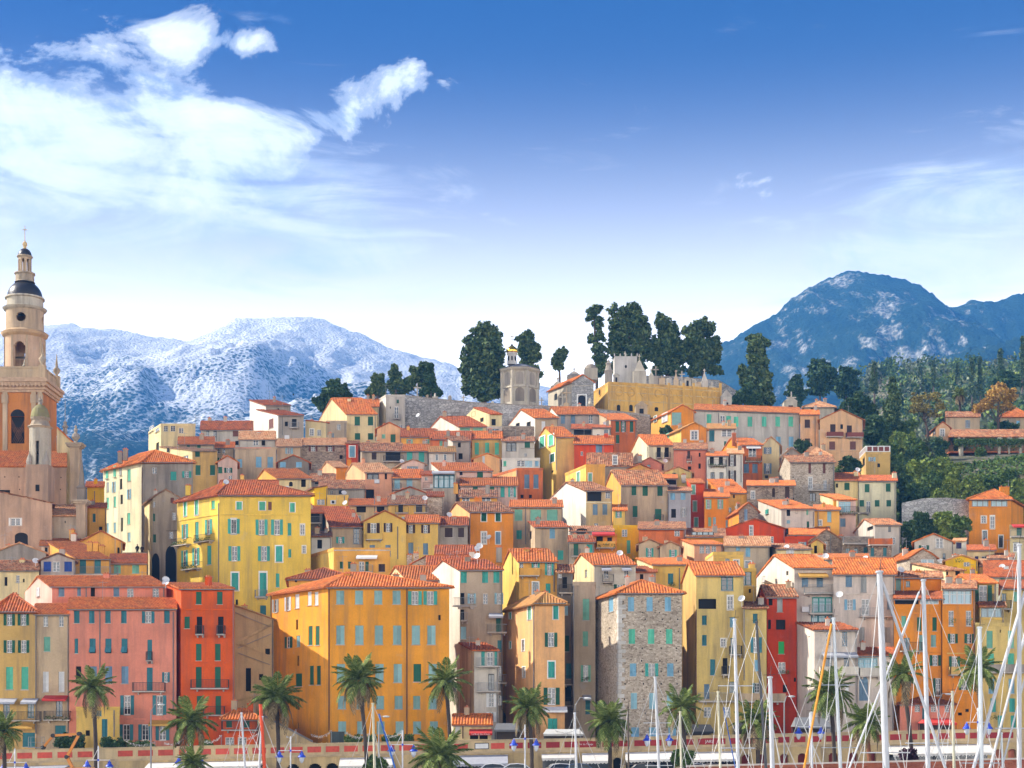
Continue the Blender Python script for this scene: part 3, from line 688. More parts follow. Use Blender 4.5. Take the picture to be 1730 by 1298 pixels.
            for i in range(5): am.tube([p_ + Vector((-0.4 + i * 0.22, -0.22, -0.15)), p_ + Vector((-0.4 + i * 0.22, 0.22, -0.15))], 0.012, 3)
            am.build('antenna', M_greyiron(), root)
        elif k == 'X':                     # skylight on front slope x y w
            xx, y, wp = map(float, t[1:4])
        elif k == 'U':                     # air conditioner x y
            xx, y = map(float, t[1:3]); q, z, u, n = onf(xx, y); um = MB(); o_ = rel(q - u * 0.4, z - 0.3); um.obox(o_, u.to_3d() * 0.8, Vector((n.x, n.y, 0)) * 0.32, (0, 0, 0.6)); um.build('air_conditioner', M_dish(), root)
            fm = MB(); c_ = rel(q + n * 0.325, z); 
            fm.poly([c_ + u.to_3d() * (0.22 * math.cos(a_)) + Vector((0, 0, 0.22 * math.sin(a_))) for a_ in [2 * math.pi * i / 12 for i in range(12)]]); fm.build('fan_grille', M_dark(), root.children[-1])
        elif k == 'F':                     # flower box / plants on balcony y a b
            y, a, b = map(float, t[1:4]); q0, z, u, n = onf(a, y); q1, _, _, _ = onf(b, y); lm = MB(); L = (q1 - q0).length
            for i in range(int(L * 45)):
                c_ = rel(q0 + u * RNG.uniform(0, L) + n * RNG.uniform(0.6, 1.0), z + RNG.uniform(-0.1, 0.4)); leaf_quad(lm, c_, 0.10, RNG)
            if lm.v: lm.build('balcony_plants', foliage_mat('mid'), root)
        elif k == 'Q':                     # quoins along the front corner
            ya, yb = map(float, t[1:3]); _, z1_, _, _ = onf(x0 + 1, ya); _, z0_, _, _ = onf(x0 + 1, yb); z = z0_; i = 0; qm = None
            dF = (FR - FL).normalized(); dL = (BL - FL).normalized()
            while z < z1_ - 0.3:
                hh = RNG.uniform(0.42, 0.6); a_, b_ = (0.75, 0.38) if i % 2 else (0.40, 0.7); a_ *= RNG.uniform(0.8, 1.15)
                qm = MB(); o_ = rel(FL - dF * 0.04 - dL * 0.04, z); vx = dF.to_3d() * a_; vy = dL.to_3d() * b_
                qm.obox(o_, vx, vy, (0, 0, hh - 0.04)); qm.build('quoin', stone('quoin', (0.40, 0.37, 0.32), (0.66, 0.63, 0.57), (0.5, 0.47, 0.42), 1.2), root); z += hh; i += 1
    # ordinary rooftop and facade clutter where none was noted
    kinds_ = {t[0] for t in extras}
    if name == 'house' and rmb.v and 'K' not in kinds_ and W_ > 2.5 and RNG.random() < 0.75:
        for _ in range(RNG.choice((1, 1, 2))):
            tt = RNG.uniform(0.12, 0.88); bk = RNG.uniform(0.35, 0.6)
            if roof == 'gx' or roof == 'hip': q = C[0] + (C[1] - C[0]) * tt + (C[3] - C[0]) * bk; zz = rise * (1 - abs(bk - 0.5) * 2)
            elif roof == 'sf': q = C[0] + (C[1] - C[0]) * tt + (C[3] - C[0]) * bk; zz = rise * bk
            else: q = C[0] + (C[1] - C[0]) * 0.3 + (C[3] - C[0]) * bk; zz = rise * 0.6
            hh = RNG.uniform(0.55, 1.0); sz = RNG.uniform(0.22, 0.36); km = MB(); km.box(q.x - sz, q.y - sz * 0.8, q.z + zz - 0.6, q.x + sz, q.y + sz * 0.8, q.z + zz + hh); co = km.build('chimney', wallm(RNG.choice((col if col != 'stone' else 'grey', 'grey', 'beige', 'lgrey'))), root)
            kc_ = MB(); kc_.box(q.x - sz - 0.06, q.y - sz, q.z + zz + hh, q.x + sz + 0.06, q.y + sz, q.z + zz + hh + 0.07); kc_.lathe([(0.10, 0.07), (0.085, 0.24), (0.12, 0.26)], 7, (q.x, q.y, q.z + zz + hh)); kc_.build('chimney_cap', M_clay(), co)
    if name == 'house' and rmb.v and 'P' not in kinds_ and ze - zg > 4 and RNG.random() < 0.6:
        uF = (FR - FL).normalized(); nF = Vector((uF.y, -uF.x)); q = FR - uF * 0.12 + nF * 0.08; pm = MB(); pm.tube([rel(q, ze - 0.1), rel(q, zg)], 0.05, 5); pm.build('drainpipe', M_zinc(), root)
    if name == 'house' and rmb.v and W_ > 3:
        uF = (FR - FL).normalized(); nF = Vector((uF.y, -uF.x)); gq = FL - uF * 0.15 + nF * (ov + 0.02)
        if roof in ('gx', 'sf', 'hip'):
            gm_ = MB(); z_ = ze - 0.16 - (rise / max(1.0, D * 0.5)) * ov * (1.0 if roof != 'sf' else 0.5); gm_.obox(rel(gq, z_), (uF * (W_ + 0.3)).to_3d(), (nF * 0.10).to_3d(), (0, 0, 0.10)); gm_.build('gutter', M_zinc(), root)
    if name == 'house' and rmb.v and 'T' not in kinds_ and 'N' not in kinds_ and RNG.random() < 0.45:
        q = C[0] + (C[1] - C[0]) * RNG.uniform(0.1, 0.9) + (C[3] - C[0]) * 0.5 + Vector((0, 0, rise)); am = MB()
        am.tube([q - Vector((0, 0, 0.4)), q + Vector((0, 0, 1.7))], 0.025, 5); am.tube([q + Vector((-0.5, 0, 1.5)), q + Vector((0.5, 0.2, 1.5))], 0.016, 4)
        for i in range(5): am.tube([q + Vector((-0.4 + i * 0.2, -0.2, 1.5)), q + Vector((-0.4 + i * 0.2, 0.2, 1.5))], 0.012, 3)
        am.build('antenna', M_greyiron(), root)
    HOUSES.append((root, origin, FL, FR, BL, BR, zg, ze, rise, roof, col, label))
    return root
def add_dish(m, c, yaw):
    d = Vector((math.sin(yaw) * 0.8, -math.cos(yaw) * 0.8, 0.45)).normalized(); a = d.orthogonal().normalized(); b = d.cross(a)
    i0 = len(m.v); n = 10
    for r, k in ((0.0, 0.0), (0.22, 0.03), (0.42, 0.11)):
        for j in range(n): t = 2 * math.pi * j / n; m.v.append(c + (a * math.cos(t) + b * math.sin(t)) * r + d * k)
    for k in range(2):
        for j in range(n): m.f.append((i0 + k * n + j, i0 + k * n + (j + 1) % n, i0 + (k + 1) * n + (j + 1) % n, i0 + (k + 1) * n + j))
    m.tube([c, c + d * 0.4 - Vector((0, 0, 0.12))], 0.015, 4); m.tube([c - d * 0.02, c - d * 0.1 - Vector((0, 0, 0.9))], 0.025, 5)
def slope_hip(m, s, cen, ov):
    A, B = s[0], s[1]; e = (B - A); out = Vector((e.y, -e.x, 0)).normalized()
    if out.dot((A + B) / 2 - cen) < 0: out = -out
    top = s[2]; run = abs((top - A).dot(out)); drop = (top.z - A.z) / max(run, 0.5) * ov
    eu = e.normalized(); A2 = A + out * ov - eu * ov - Vector((0, 0, drop)); B2 = B + out * ov + eu * ov - Vector((0, 0, drop))
    slope_mesh(m, [A2, B2] + s[2:], 0.0, 0.0)
# ------------------------------------------------------------------ foliage helpers
def foliage_mat(kind):
    k = 'foliage_' + kind
    if k in MATS: return MATS[k]
    cols = dict(cypress=((0.022, 0.052, 0.018), (0.070, 0.12, 0.040), (0.17, 0.22, 0.08)), mid=((0.032, 0.070, 0.014), (0.075, 0.135, 0.028), (0.14, 0.20, 0.05)), light=((0.07, 0.115, 0.02), (0.15, 0.21, 0.035), (0.25, 0.30, 0.06)),
                pine=((0.018, 0.048, 0.016), (0.038, 0.082, 0.028), (0.075, 0.125, 0.045)), gold=((0.24, 0.12, 0.02), (0.42, 0.23, 0.04), (0.54, 0.35, 0.08)), palm=((0.065, 0.105, 0.018), (0.145, 0.195, 0.04), (0.28, 0.33, 0.10)), olive=((0.07, 0.095, 0.05), (0.13, 0.16, 0.09), (0.20, 0.23, 0.14)),
                drypalm=((0.14, 0.10, 0.05), (0.25, 0.19, 0.10), (0.36, 0.28, 0.16)), ygreen=((0.13, 0.11, 0.025), (0.24, 0.20, 0.045), (0.34, 0.27, 0.07)), purple=((0.02, 0.006, 0.014), (0.04, 0.012, 0.026), (0.06, 0.02, 0.035)))[kind]
    m, nt, b = newmat(k); g = N(nt, 'ShaderNodeNewGeometry')
    n = N(nt, 'ShaderNodeTexNoise', i_Scale=0.55, i_Detail=4.0, i_Roughness=0.6); nt.links.new(g.outputs['Position'], n.inputs['Vector'])
    f = mth(nt, 'ADD', mth(nt, 'MULTIPLY', n.outputs[0], 0.55), mth(nt, 'MULTIPLY', g.outputs['Random Per Island'], 0.48))
    r = ramp(nt, [(0.28, cols[0]), (0.5, cols[1]), (0.74, cols[2])]); nt.links.new(f, r.inputs[0]); nt.links.new(r.outputs[0], b.inputs['Base Color'])
    b.inputs['Roughness'].default_value = 0.75; b.inputs['Specular IOR Level'].default_value = 0.25
    MATS[k] = m; return m
def bark(): return plain('bark', (0.085, 0.062, 0.045), 0.95, var=0.35, scale=6.0)
def leaf_quad(m, c, s, rng, up=0.0):
    a = Vector((rng.gauss(0, 1), rng.gauss(0, 1), rng.gauss(0, 1) + up)).normalized(); b = a.orthogonal().normalized(); d = a.cross(b)
    r = rng.uniform(0.6, 1.3) * s; t = rng.uniform(0, 6.28); b, d = b * math.cos(t) + d * math.sin(t), d * math.cos(t) - b * math.sin(t)
    i = len(m.v); m.v += [c - b * r, c + d * r * 0.55, c + b * r, c - d * r * 0.55]; m.f.append((i, i + 1, i + 2, i + 3))
def crown(m, lobes, n, s, rng, shell=0.55, up=0.0):
    """leaf-sized faces spread through ellipsoid lobes [(cx,cy,cz,rx,ry,rz)], denser near the surface"""
    vol = [l[3] * l[4] * l[5] for l in lobes]; tot = sum(v ** 0.75 for v in vol)
    for l, v in zip(lobes, vol):
        for i in range(int(n * v ** 0.75 / tot)):
            d = Vector((rng.gauss(0, 1), rng.gauss(0, 1), rng.gauss(0, 1))).normalized(); r = (shell + (1 - shell) * rng.random()) * (1.0 + 0.14 * noise.noise((d.x * 2.5 + l[0], d.y * 2.5 + l[1], d.z * 2.5 + l[2])))
            leaf_quad(m, Vector((l[0] + d.x * l[3] * r, l[1] + d.y * l[4] * r, l[2] + d.z * l[5] * r)), s, rng, up)
# ------------------------------------------------------------------ houses: rows of the old town, waterfront first
# window rows: style[/shutter colour] ytop ybottom width x x x  (photo pixels, projected onto the facade of that house)
H('ochre house at the far left waterfront with open green shutters and long balcony', -14, 60, 1030, 180, 'ochre', 'hip', '''o/gn 1036 1057 9 15.8 39.5; o/gn 1082 1103 9 15.8 40; c/mt 1127 1165 12 16 42
 n/tl 1186 1213 11 11 52; B 1218 -12 70; W 1180 -4 30 grey; W 1180 40 66 grey; c/tl 1238 1262 12 44 56; P 61 1035 1240; K 25 1001 2.4; W 1222 2 60 yel''', D=9, yr=1006, rm='r', xs=None)
H('narrow beige grey house with a red awning between the ochre and the pink houses', 61, 117, 1036, 180.3, 'beige', 'gx', '''n/gy 1041 1059 8 77 103.5; c/mg 1076 1101 11 79.6; c/wh 1135 1169 10 77.3 103.8
 n/bl 1184 1210 11 100; W 1175 76 116 red; B 1217 77 121; F 1216 78 121; c/tl 1226 1248 18 102''', yr=1021, D=8)
H('large salmon pink house with rows of blue shutters and two drainpipes on the waterfront', 117, 298, 1027, 180, 'pink', 'sf', '''c/tl 1032 1053 9.5 129.7 155 182.3 209.3 282; o/tl 1033 1053 10 250.5
 m/tl 1079 1104 10.5 156.4 183 210.3; c/tl 1079 1104 6 129; b/tl 1081 1117 8 253; d 1126 1155 9 132.7; c/bl 1126 1155 12 157.7 183.6 211; c/tl 1128 1167 10 253; o/tl 1136 1153 6 280.5
 B 1169 226 280; B 1117 249 258; o/tl 1175 1208 11 215 269.5; o/tl 1224 1251 11 213.6 245.4 274.6; W 1217 255 292 yel; P 169 1028 1142; P 293 1034 1200; L 1215 210 297 pink''', D=5, yr=1010, rm='o')
H('set-back pink upper house with blue shutters above the large salmon house', 88, 281, 989, 185.6, 'pink', 'gx', '''c/bl 993 1008 10 103.8 196.6; c/bl 993 1007 6.5 133.5; d 993 1008 7.5 156.7; n/wh 994 1010 11 220 263; c/wh 993 1008 5 65; P 146 992 1012; P 277 992 1020
 K 180 967 1.5; T 280 985; N 240 965 2''', xs=42, D=9, yr=974, colL='lpink')
H('small yellow annex with blue shutters in front of the salmon pink house', 129, 202, 1196, 177.6, 'yell', 'flat', '''c/tl 1215 1245 9.5 176.7; c/tl 1199 1210 9 167; P 193 1200 1245; L 1198 129 202 yell''', D=2.2)
H('narrow orange-red tower house with dark green shutters and a black iron balcony', 306, 396, 994, 180, 'redor', 'sf', '''b/gn 1000 1021 9.5 335.7 371.3; b/gn 1042 1062 9 316; d 1042 1072 9.5 337 373; B 1073 332 345; B 1073 368 381; b/gn 1088 1116 9.5 335.7 368
 L 1120 322 382 redor; b/gn 1127 1162 10 335.7 368; B 1164 324 387; b/gn 1176 1195 9 337; b/gn 1176 1208 9.5 368.7; B 1209 345 380; L 1030 307 395 redor; K 352 972 2.2; T 280 980''', xs=281, D=10, yr=985, rm='o')
H('low orange-red pavilion with green shutters and bay windows beside the stairs', 378, 436, 1212, 176.8, 'redor', 'hip', '''b/gn 1214 1229 10 387 417; B 1234 376 436; n/wh 1246 1261 15 388 409; P 435 1214 1240 b''', D=3, yr=1198, rm='o')
H('ochre retaining wall house with sloping ramps beside the orange palace', 392, 462, 1046, 189, 'sand', 'sr', '''d 1129 1168 9 419.6; d 1096 1106 8 452; d 1139 1149 7 441''', D=5, rise=1.7, rm='y')
H('big orange corner palace with five rows of pale blue-green shutters', 554, 759, 990, 180, 'bigor', 'hip', '''c/bg2 998 1021 13.5 574.7 606.5 639 670; o/tq 999 1022 11 701 727; c/bg2 1057 1089 14 575 607 640 671 702.6 728.8
 c/bg2 1122 1153 14 576 608 641 672 731; b/gn 1122 1152 13 705; c/bg2 1176 1198 13.5 577.5 609 642 673.4 731.4; c/sg 1176 1198 12 704; c/bg2 1219 1240 13.5 578 610 643 675 704.6 733; d 1039 1048 4 742.5
 o/gy 1013 1035 5 465.5; o/wh 1009 1032 5 486.5; c/wh 1004 1028 7 502; c/wh 1000 1023 6.5 523 534.5; o/gn 1076 1095 6 487.7; c/bg2 1074 1093 6.5 504; b/gn 1058 1090 7 524.6 536.5; d 1047 1064 3.5 501.7; b/gn 1138 1160 11 504.8; b/gn 1125 1157 7 526.6 538.5
 d 1108 1125 3.5 503.6; d 1181 1199 4 504; d 1222 1230 3 503.5; P 459 1006 1150 b; P 556 993 1236 b; P 687.5 993 1246 b; K 587 966 1.8; K 669 968 1.6; K 715 968 1.5; L 994 555 758 bigor''', xs=458, D=10, yr=968)
H('rose red house squeezed behind the orange palace with dark balconies', 690, 776, 978, 194, 'rose', 'gx', '''n/wh 983 999 7 763; d 1020 1046 8 765; d 1057 1083 8 765; d 1094 1119 9 765; B 1047 760 771; B 1084 760 771; B 1121 758 774; c/tl 1172 1196 9 766; B 1200 758 774; B 1160 758 774''', xs=648, D=9, yr=957, colL='cream')
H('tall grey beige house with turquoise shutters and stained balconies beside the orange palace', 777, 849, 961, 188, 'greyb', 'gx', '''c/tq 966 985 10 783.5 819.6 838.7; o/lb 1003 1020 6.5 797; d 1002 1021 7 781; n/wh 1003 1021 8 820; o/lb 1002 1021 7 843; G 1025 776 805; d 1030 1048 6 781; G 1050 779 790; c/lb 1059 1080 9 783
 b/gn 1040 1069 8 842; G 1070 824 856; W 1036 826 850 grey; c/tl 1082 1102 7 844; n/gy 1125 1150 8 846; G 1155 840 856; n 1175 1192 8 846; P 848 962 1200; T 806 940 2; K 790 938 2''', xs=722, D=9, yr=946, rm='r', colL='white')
H('pale grey front house with stacked balconies and a small red roof beside the peach tower', 801, 842, 1098, 181.5, 'lgrey', 'sf', '''c/tq 1101 1125 6 816; n/wh 1102 1125 10 828; c/tq 1101 1125 5 838; G 1127 806 843; n/dk 1139 1167 10 830; G 1169 807 846; o/wh 1171 1195 8 830; o/wh 1203 1220 8 830; N 793 1075 3''', xs=777, D=6, yr=1086, rm='r', colL='beige')
H('low cream restaurant with a bright orange roof on the terrace', 766, 830, 1222, 176.5, 'cream', 'gx', '''d 1238 1249 14 801 817; W 1232 793 832 red; P 782 1224 1248 b; b/wh 1226 1240 8 773''', D=4.5, yr=1207, rm='o')
H('peach corner tower house with white framed windows and a small hipped roof', 904, 954, 1017, 180.5, 'peach', 'hip', '''ct/tq 1024 1046 8.5 939; o/gn 1069 1093 10 931; ct/tq 1118 1145 11 931.7; o/gn 1162 1191 13 932; ct/mg 1024 1047 6 894.6; ct/tq 1035 1046 4 862; nt 1081 1100 4.5 884; ct/tq 1084 1096 3.5 862; nt 1127 1145 4.5 885
 c/tq 1214 1238 16 933.5; W 1194 917 958 white; P 903 1020 1190''', xs=855, D=10, yr=1006, rm='y')
H('tall amber house with white framed windows behind the peach tower', 877, 941, 947, 190.5, 'yor', 'gx', '''n 951 969 8 880; o/tq 950 971 6.5 905; o/tq 950 972 7 928; nt/bl 984 1005 10 904.8; c/tq 986 1005 8 926; S 974 877 911 yor; P 936 950 1000; K 890 925 1.8; K 843 922 2; T 810 923 2; K 912 928 1.6''', xs=848, D=9, yr=928, colL='yell')
H('dark grey alley house with hanging balconies next to the stone tower', 941, 968, 966, 189.5, 'dgrey', 'gx', '''d 975 994 8 954; B 1003 945 968; c/lb 1020 1040 7 956; b/gn 1074 1101 7 958; c/tl 1121 1147 9 961; B 1157 953 968; d 1160 1185 10 960; B 1193 952 968; d 1040 1047 3 952; n 965 977 5 946; P 966 970 1200''', yr=955, rm='m', D=7)
H('beige plastered house with mint shutters joined to the left flank of the stone tower', 968, 1006, 985, 187.2, 'greyb', 'flat', '''c/mg 1012 1048 11 990; c/mg 1067 1092 9 989; o/mg 1124 1152 8 989.5; c/tl 1179 1207 8 993; F 1150 983 996; P 969 990 1200; W 1174 984 998 grey''', D=8)
H('rubble stone tower house with pale blue shutters and white corner stones', 1045, 1152, 1000, 180, 'stone', 'hip', '''c/sk 1009 1033 10.5 1066 1097.5 1128.5; c/mt 1063 1088 11 1067.5 1100 1130.6; c/sk 1121 1143 11 1069.6 1132.4; o/tq 1121 1143 10.5 1101; c/lb 1171 1198 10.5 1071 1102 1132; m/sk 1229 1252 13 1073 1103 1135.7; c/sk 1010 1034 8 1032
 d 1016 1018 2 1053 1084 1113 1144; d 1034 1036 2 1050 1085 1114; d 1045 1048 2 1052 1090 1119 1145; d 1066 1068 2 1050 1082 1116 1146; d 1094 1097 2 1046 1085 1117 1143; d 1115 1118 2 1054 1084 1115 1143; d 1133 1136 2 1055 1086 1117 1146; d 1154 1157 2 1056 1087 1117 1144; d 1180 1183 2 1055 1088 1117; d 1204 1207 2 1060 1090 1120
 d 1060 1063 2 1030 1015; d 1090 1093 2 1028 1018; d 1130 1133 2 1030 1022; d 1160 1163 2 1026 1014; Q 1002 1252''', xs=1004, D=9.5, yr=983, rm='o')
H('yellow house with a dark top loggia standing right of the stone tower', 1176, 1256, 970, 183, 'mustard', 'gx', '''n/tl 972 998 21 1228.5; d 1012 1029 30 1195; c/tl 1040 1056 8 1190; nt 1007 1030 9 1233.6; c/sk 1043 1060 8 1237; c/tl 1073 1091 8 1190; nt 1079 1093 8 1222; c/tl 1114 1141 8.5 1204; d 1112 1140 8 1225; B 1141 1219 1231; c/bl 1156 1181 9 1194; n/tl 1152 1170 10 1237; n/tl 1078 1107 8 1238; B 1107 1232 1252
 G 1186 1180 1256; n 1195 1212 12 1195 1228; P 1176 1030 1185 b; K 1212 950 1.5; T 1253 1012 -1''', xs=1153, D=9, yr=950, rm='o', colL='ochre')
H('yellow upper block with a wide blue-green window behind the yellow loggia house', 1248, 1277, 962, 189.5, 'yell', 'flat', '''n/tl 965 989 19 1260; d 995 1002 4 1254 1267; L 991 1248 1277 yell; K 1270 950 1.2''', D=6)
H('narrow yellow house with a dark mottled roof left of the red house', 1256, 1295, 1027, 181.6, 'olive', 'sf', '''c/tl 1037 1053 8 1276; o/tl 1077 1103 9 1277.5; c/sk 1115 1134 8 1279; o/tl 1154 1171 8 1279; P 1257 1030 1150; S 1186 1245 1324 beige; n/tl 1192 1215 10 1268 1288; W 1188 1262 1290 yel; S 1222 1252 1300 yell''', D=6, yr=1017, rm='m')
H('deep red house with a bright green shutter on the waterfront', 1296, 1346, 1007, 183.5, 'red', 'gx', '''c/gy 1010 1034 9.5 1317.5; d 1047 1064 16 1319; b/gb 1084 1105 10 1320; n 1119 1138 12 1321; d 1157 1170 7 1326; F 1138 1313 1330; d 1047 1063 5 1300; d 1012 1023 7 1302; d 1145 1152 4 1343''', xs=1279, D=8, yr=989, rm='m')
H('white house with a tall sunlit gable and blue shutters above a glazed veranda', 1342, 1408, 958, 186, 'whitep', 'gx', '''c/bl 974 992 11 1360 1385; G 1004 1358 1412; v/tq 1009 1035 34 1389; G 1038 1366 1412; v/tl 1040 1051 38 1389; W 968 1348 1396 yel; d 1074 1077 2 1368; b/wh 974 984 6 1290; d 965 972 4 1330; U 1360 1030; N 1340 925 2; K 1372 940 1.6''', xs=1278, D=12, yr=938, rm='o', colL='white')
H('broad pale house with blue-grey shutters and an iron balcony behind the tall white mast', 1408, 1512, 968, 184.5, 'whitep', 'gx', '''c/bl 973 992 11 1434; c/gy 973 1001 10 1459; c/gy 975 990 8 1484; o/sk 1013 1031 9 1436; n 1012 1040 13 1462; G 1043 1452 1505; c/gy 1060 1087 9 1456; c/gy 1060 1085 10 1499; c/bl 1013 1030 6 1502; a/bl 1152 1184 14 1459; c/gy 1150 1172 9 1484; d 1158 1174 8 1431
 L 1004 1409 1511 whitep; c/bl 1196 1219 9 1470; P 1510 970 1150; T 1418 1005 -1; K 1440 948 1.4''', D=9, yr=944, rm='o')
H('small white front house with a red roof and a white balcony below the glazed veranda', 1376, 1448, 1063, 178.5, 'whitep', 'sf', '''n/bl 1068 1092 9 1427; n 1068 1092 8 1400; n/bl 1111 1131 9 1430; n/bl 1112 1131 10 1400; S 1141 1384 1447 white; W 1102 1388 1446 grey; o/bl 1196 1219 9 1398; b/wh 1158 1174 6 1431; d 1075 1077 2 1367''', xs=1347, D=5, yr=1052, rm='r', colL='whitep')
H('low pale annex with a blue glazed veranda and orange-red roof beside the white balcony', 1449, 1510, 1106, 178.8, 'whitep', 'sf', '''v/lb 1112 1141 33 1466; a/bl 1152 1184 15 1459; S 1143 1449 1487 white; n 1158 1174 7 1495''', D=4, yr=1094, rm='r')
H('orange house with a dark loggia under a red roof behind the crossed masts', 1510, 1592, 1011, 181.5, 'orange', 'sf', '''c/mg 1041 1059 8 1527; b/gn 1043 1066 7.5 1553 1579; c/sg 1073 1093 9 1577; c/sg 1073 1101 7 1556; n/tl 1078 1098 10 1532; B 1101 1520 1556; o/gn 1107 1125 9 1580; o/gn 1146 1176 8.5 1585; d 1014 1021 40 1532; v/wh 1012 1021 32 1570; L 1036 1540 1590 orange; L 1103 1512 1590 orange; P 1591 1015 1180 b; n/tl 1140 1160 8 1535''', D=6, yr=999, rm='r')
H('orange upper storey with green shutters set back above the dark loggia', 1506, 1590, 975, 188, 'orange', 'gx', '''c/sg 978 998 9 1517.7; n/tl 982 992 7 1534; T 1522 963; K 1551 962 1.4''', D=7, yr=966, rm='m')
H('orange house with a white glazed top veranda and flowered windows', 1592, 1647, 994, 181, 'orange', 'sf', '''v/wh 997 1021 49 1617; n 1032 1058 9 1607 1636.5; F 1052 1603 1612; F 1052 1632 1641; o/gn 1071 1087 8 1609.6 1637.7; o/gn 1109 1138 9 1612.6; c/gn 1109 1138 9 1640; o/gn 1147 1166 8 1628; L 1104 1600 1647 yell; S 1141 1602 1640 ochre; L 1023 1592 1647 orange''', D=7, yr=981, rm='m')
H('low pink house with green windows and an orange-red roof behind the lower palms', 1520, 1608, 1188, 177, 'pink', 'hip', '''n/gn 1192 1203 9 1550 1577; n/gn 1192 1203 8 1600; c/tl 1196 1215 6 1561; W 1214 1560 1606 red; d 1220 1232 30 1585''', D=5, yr=1178, rm='r')
H('orange stair wall with dark diagonal rails near the yellow house', 1612, 1652, 1168, 178, 'orange', 'flat', '''d 1204 1209 7 1622; d 1198 1203 6 1634; L 1168 1612 1652 orange''', D=3)
H('yellow house with green shutters and a glazed bay at the far right of the waterfront', 1648, 1742, 1054, 180, 'olive', 'flat', '''c/mg 1066 1095 10.5 1672 1708; c/mt 1104 1130 11 1674 1708; S 1137 1662 1732 grey; c/sk 1147 1172 10 1675 1709; c/tq 1180 1203 9.5 1678 1710; c/tq 1209 1231 9 1690 1712; F 1215 1668 1685; d 1064 1069 2 1690; L 1204 1650 1735 olive; c/mg 1066 1095 9 1740''', D=7)
H('glazed yellow bay with a low tiled roof on top of the right-hand yellow house', 1655, 1696, 1024, 183, 'olive', 'sf', '''v/gy 1027 1043 36 1675; L 1046 1655 1696 yell''', D=3.5, yr=1017, rm='m')
H('yellow house with a broad green shutter and a pale sunlit flank at the right', 1643, 1683, 984, 187.5, 'yell', 'gx', '''o/gn 989 1017 14 1661; B 1019 1648 1676''', xs=1601, D=8, yr=971, rm='o', colL='yell')
H('olive yellow house at the right edge with a rusty roof and green side shutters', 1690, 1745, 993, 189, 'olive', 'gx', '''c/mg 1000 1016 9 1717.5; n/tl 1003 1022 8 1696; d 1040 1056 7 1720; B 1030 1690 1706; c/mg 1040 1056 8 1735''', D=8, yr=981, rm='r')

# --- second row, above the waterfront roofs
H('grey and white gabled house at the left edge below the church', -12, 78, 934, 216, 'grey', 'gy', '''d 955 975 4 3; d 960 968 5 40''', D=8, yr=917, rm='p', xs=None)
H('cream cottage with a lichen roof at the left edge above the ochre house', -10, 66, 962, 205, 'cream', 'gx', '''d 975 990 5 10; d 978 984 3 40; n 972 985 6 30; K 38 943 1.6; T 60 948 1; N 20 940 2''', D=8, yr=948, rm='m')
H('small grey gabled house with cobalt blue shutters', 69, 127, 946, 206, 'mauve', 'gy', '''c/cb 949 966 13 80; n/cb 949 966 12 95; c/cb 949 966 13 115; K 105 925 1.5''', D=7, yr=935, rm='m')
H('orange house with two tall dark teal doors under a bright roof', 128, 187, 943, 209, 'yor', 'sf', '''b/tl 946 969 11 140 165; P 186 945 980; G 972 128 187; K 152 914 1.8; K 162 915 1.8; K 172 920 1.8''', D=11, yr=916, rm='o', xs=82)
H('white walled house with an orange pent roof behind the teal door house', 70, 137, 921, 220, 'white', 'sf', '''d 925 935 5 78; K 125 900 1.5''', D=8, yr=907, rm='o')
H('orange house with pale green shutters beside the arched passage', 187, 248, 951, 210, 'yor', 'sf', '''c/mg 955 969 12 198 229; G 972 188 200''', D=8, yr=936, rm='r')
H('plain orange gabled house below the pale tall building', 134, 207, 916, 221, 'yor', 'gy', '''d 925 935 4 200; K 122 893 1.6''', D=8, yr=897, rm='o')
H('yellow house squeezed between the church and the pale tall building', 147, 176, 822, 246, 'yvivid', 'sf', '''d 866 880 5 158; W 850 148 172 red; P 160 830 900''', D=7, yr=814, rm='o')
H('amber house with a red pent roof below the yellow house by the church', 150, 180, 857, 238, 'yor', 'sf', '''c/tl 868 882 5 159; d 890 905 6 170''', D=6, yr=850, rm='r')
H('tall pale cream building with mint shutters on its sunlit flank', 240, 326, 779, 255, 'grey', 'hip', '''b/tq 797 812 10 293; c/mt 791 809 4 181; c/mt 787 806 4 194; c/mt 793 813 5.5 218; c/gy 786 803 3 204; c/gy 815 831 4 182; o/lb 814 832 3 192.5; d 809 827 4 204.5; o/sk 827 843 3 218; c/mt 841 860 4 182; c/mt 839 857 4 194; d 836 852 4 205.5; c/mt 867 886 5 217.5; d 875 898 3.5 206; c/lb 883 900 4 194; c/lb 884 900 4 182; c/lb 900 915 5 218
 K 212 757 2; K 203 762 2; P 240 790 930 b; N 300 745 3''', xs=174, D=8.5, yr=764, rm='o', colL='pale')
H('cream house with a glazed rooftop lookout above the pale tall building', 272, 330, 717, 290, 'cream', 'flat', '''n/wh 719 729 8 292; n/wh 719 729 7 280; n/wh 723 732 8 306; n/wh 720 730 6 256 266; d 748 762 5 266; N 330 700 3''', xs=251, D=8)
H('yellow block with dark green shutters under the rooftop lookout', 325, 367, 761, 275, 'ochre', 'sf', '''b/gn 763 772 8 333.6; b/gn 786 803 8.5 334.5 359; A 757 764 4 285; n/gn 770 780 9 294; n/gn 770 780 8 314''', xs=270, D=9, yr=755, rm='p', colL='cream')
H('small house with red roofs right of the rooftop lookout', 302, 362, 750, 283, 'greyb', 'sf', '''b/gn 751 759 6 336; b/gn 751 759 5 318''', D=7, yr=738, rm='o')
H('grey cream house with brown shutters and a long red roof on the skyline', 340, 427, 725, 300, 'lgrey', 'gx', '''n/br 727 740 6 351 363; b/rb 725 738 9 398; b/rb 725 738 6 411; P 366 727 745; d 745 752 6 400''', D=8, yr=712, rm='r')
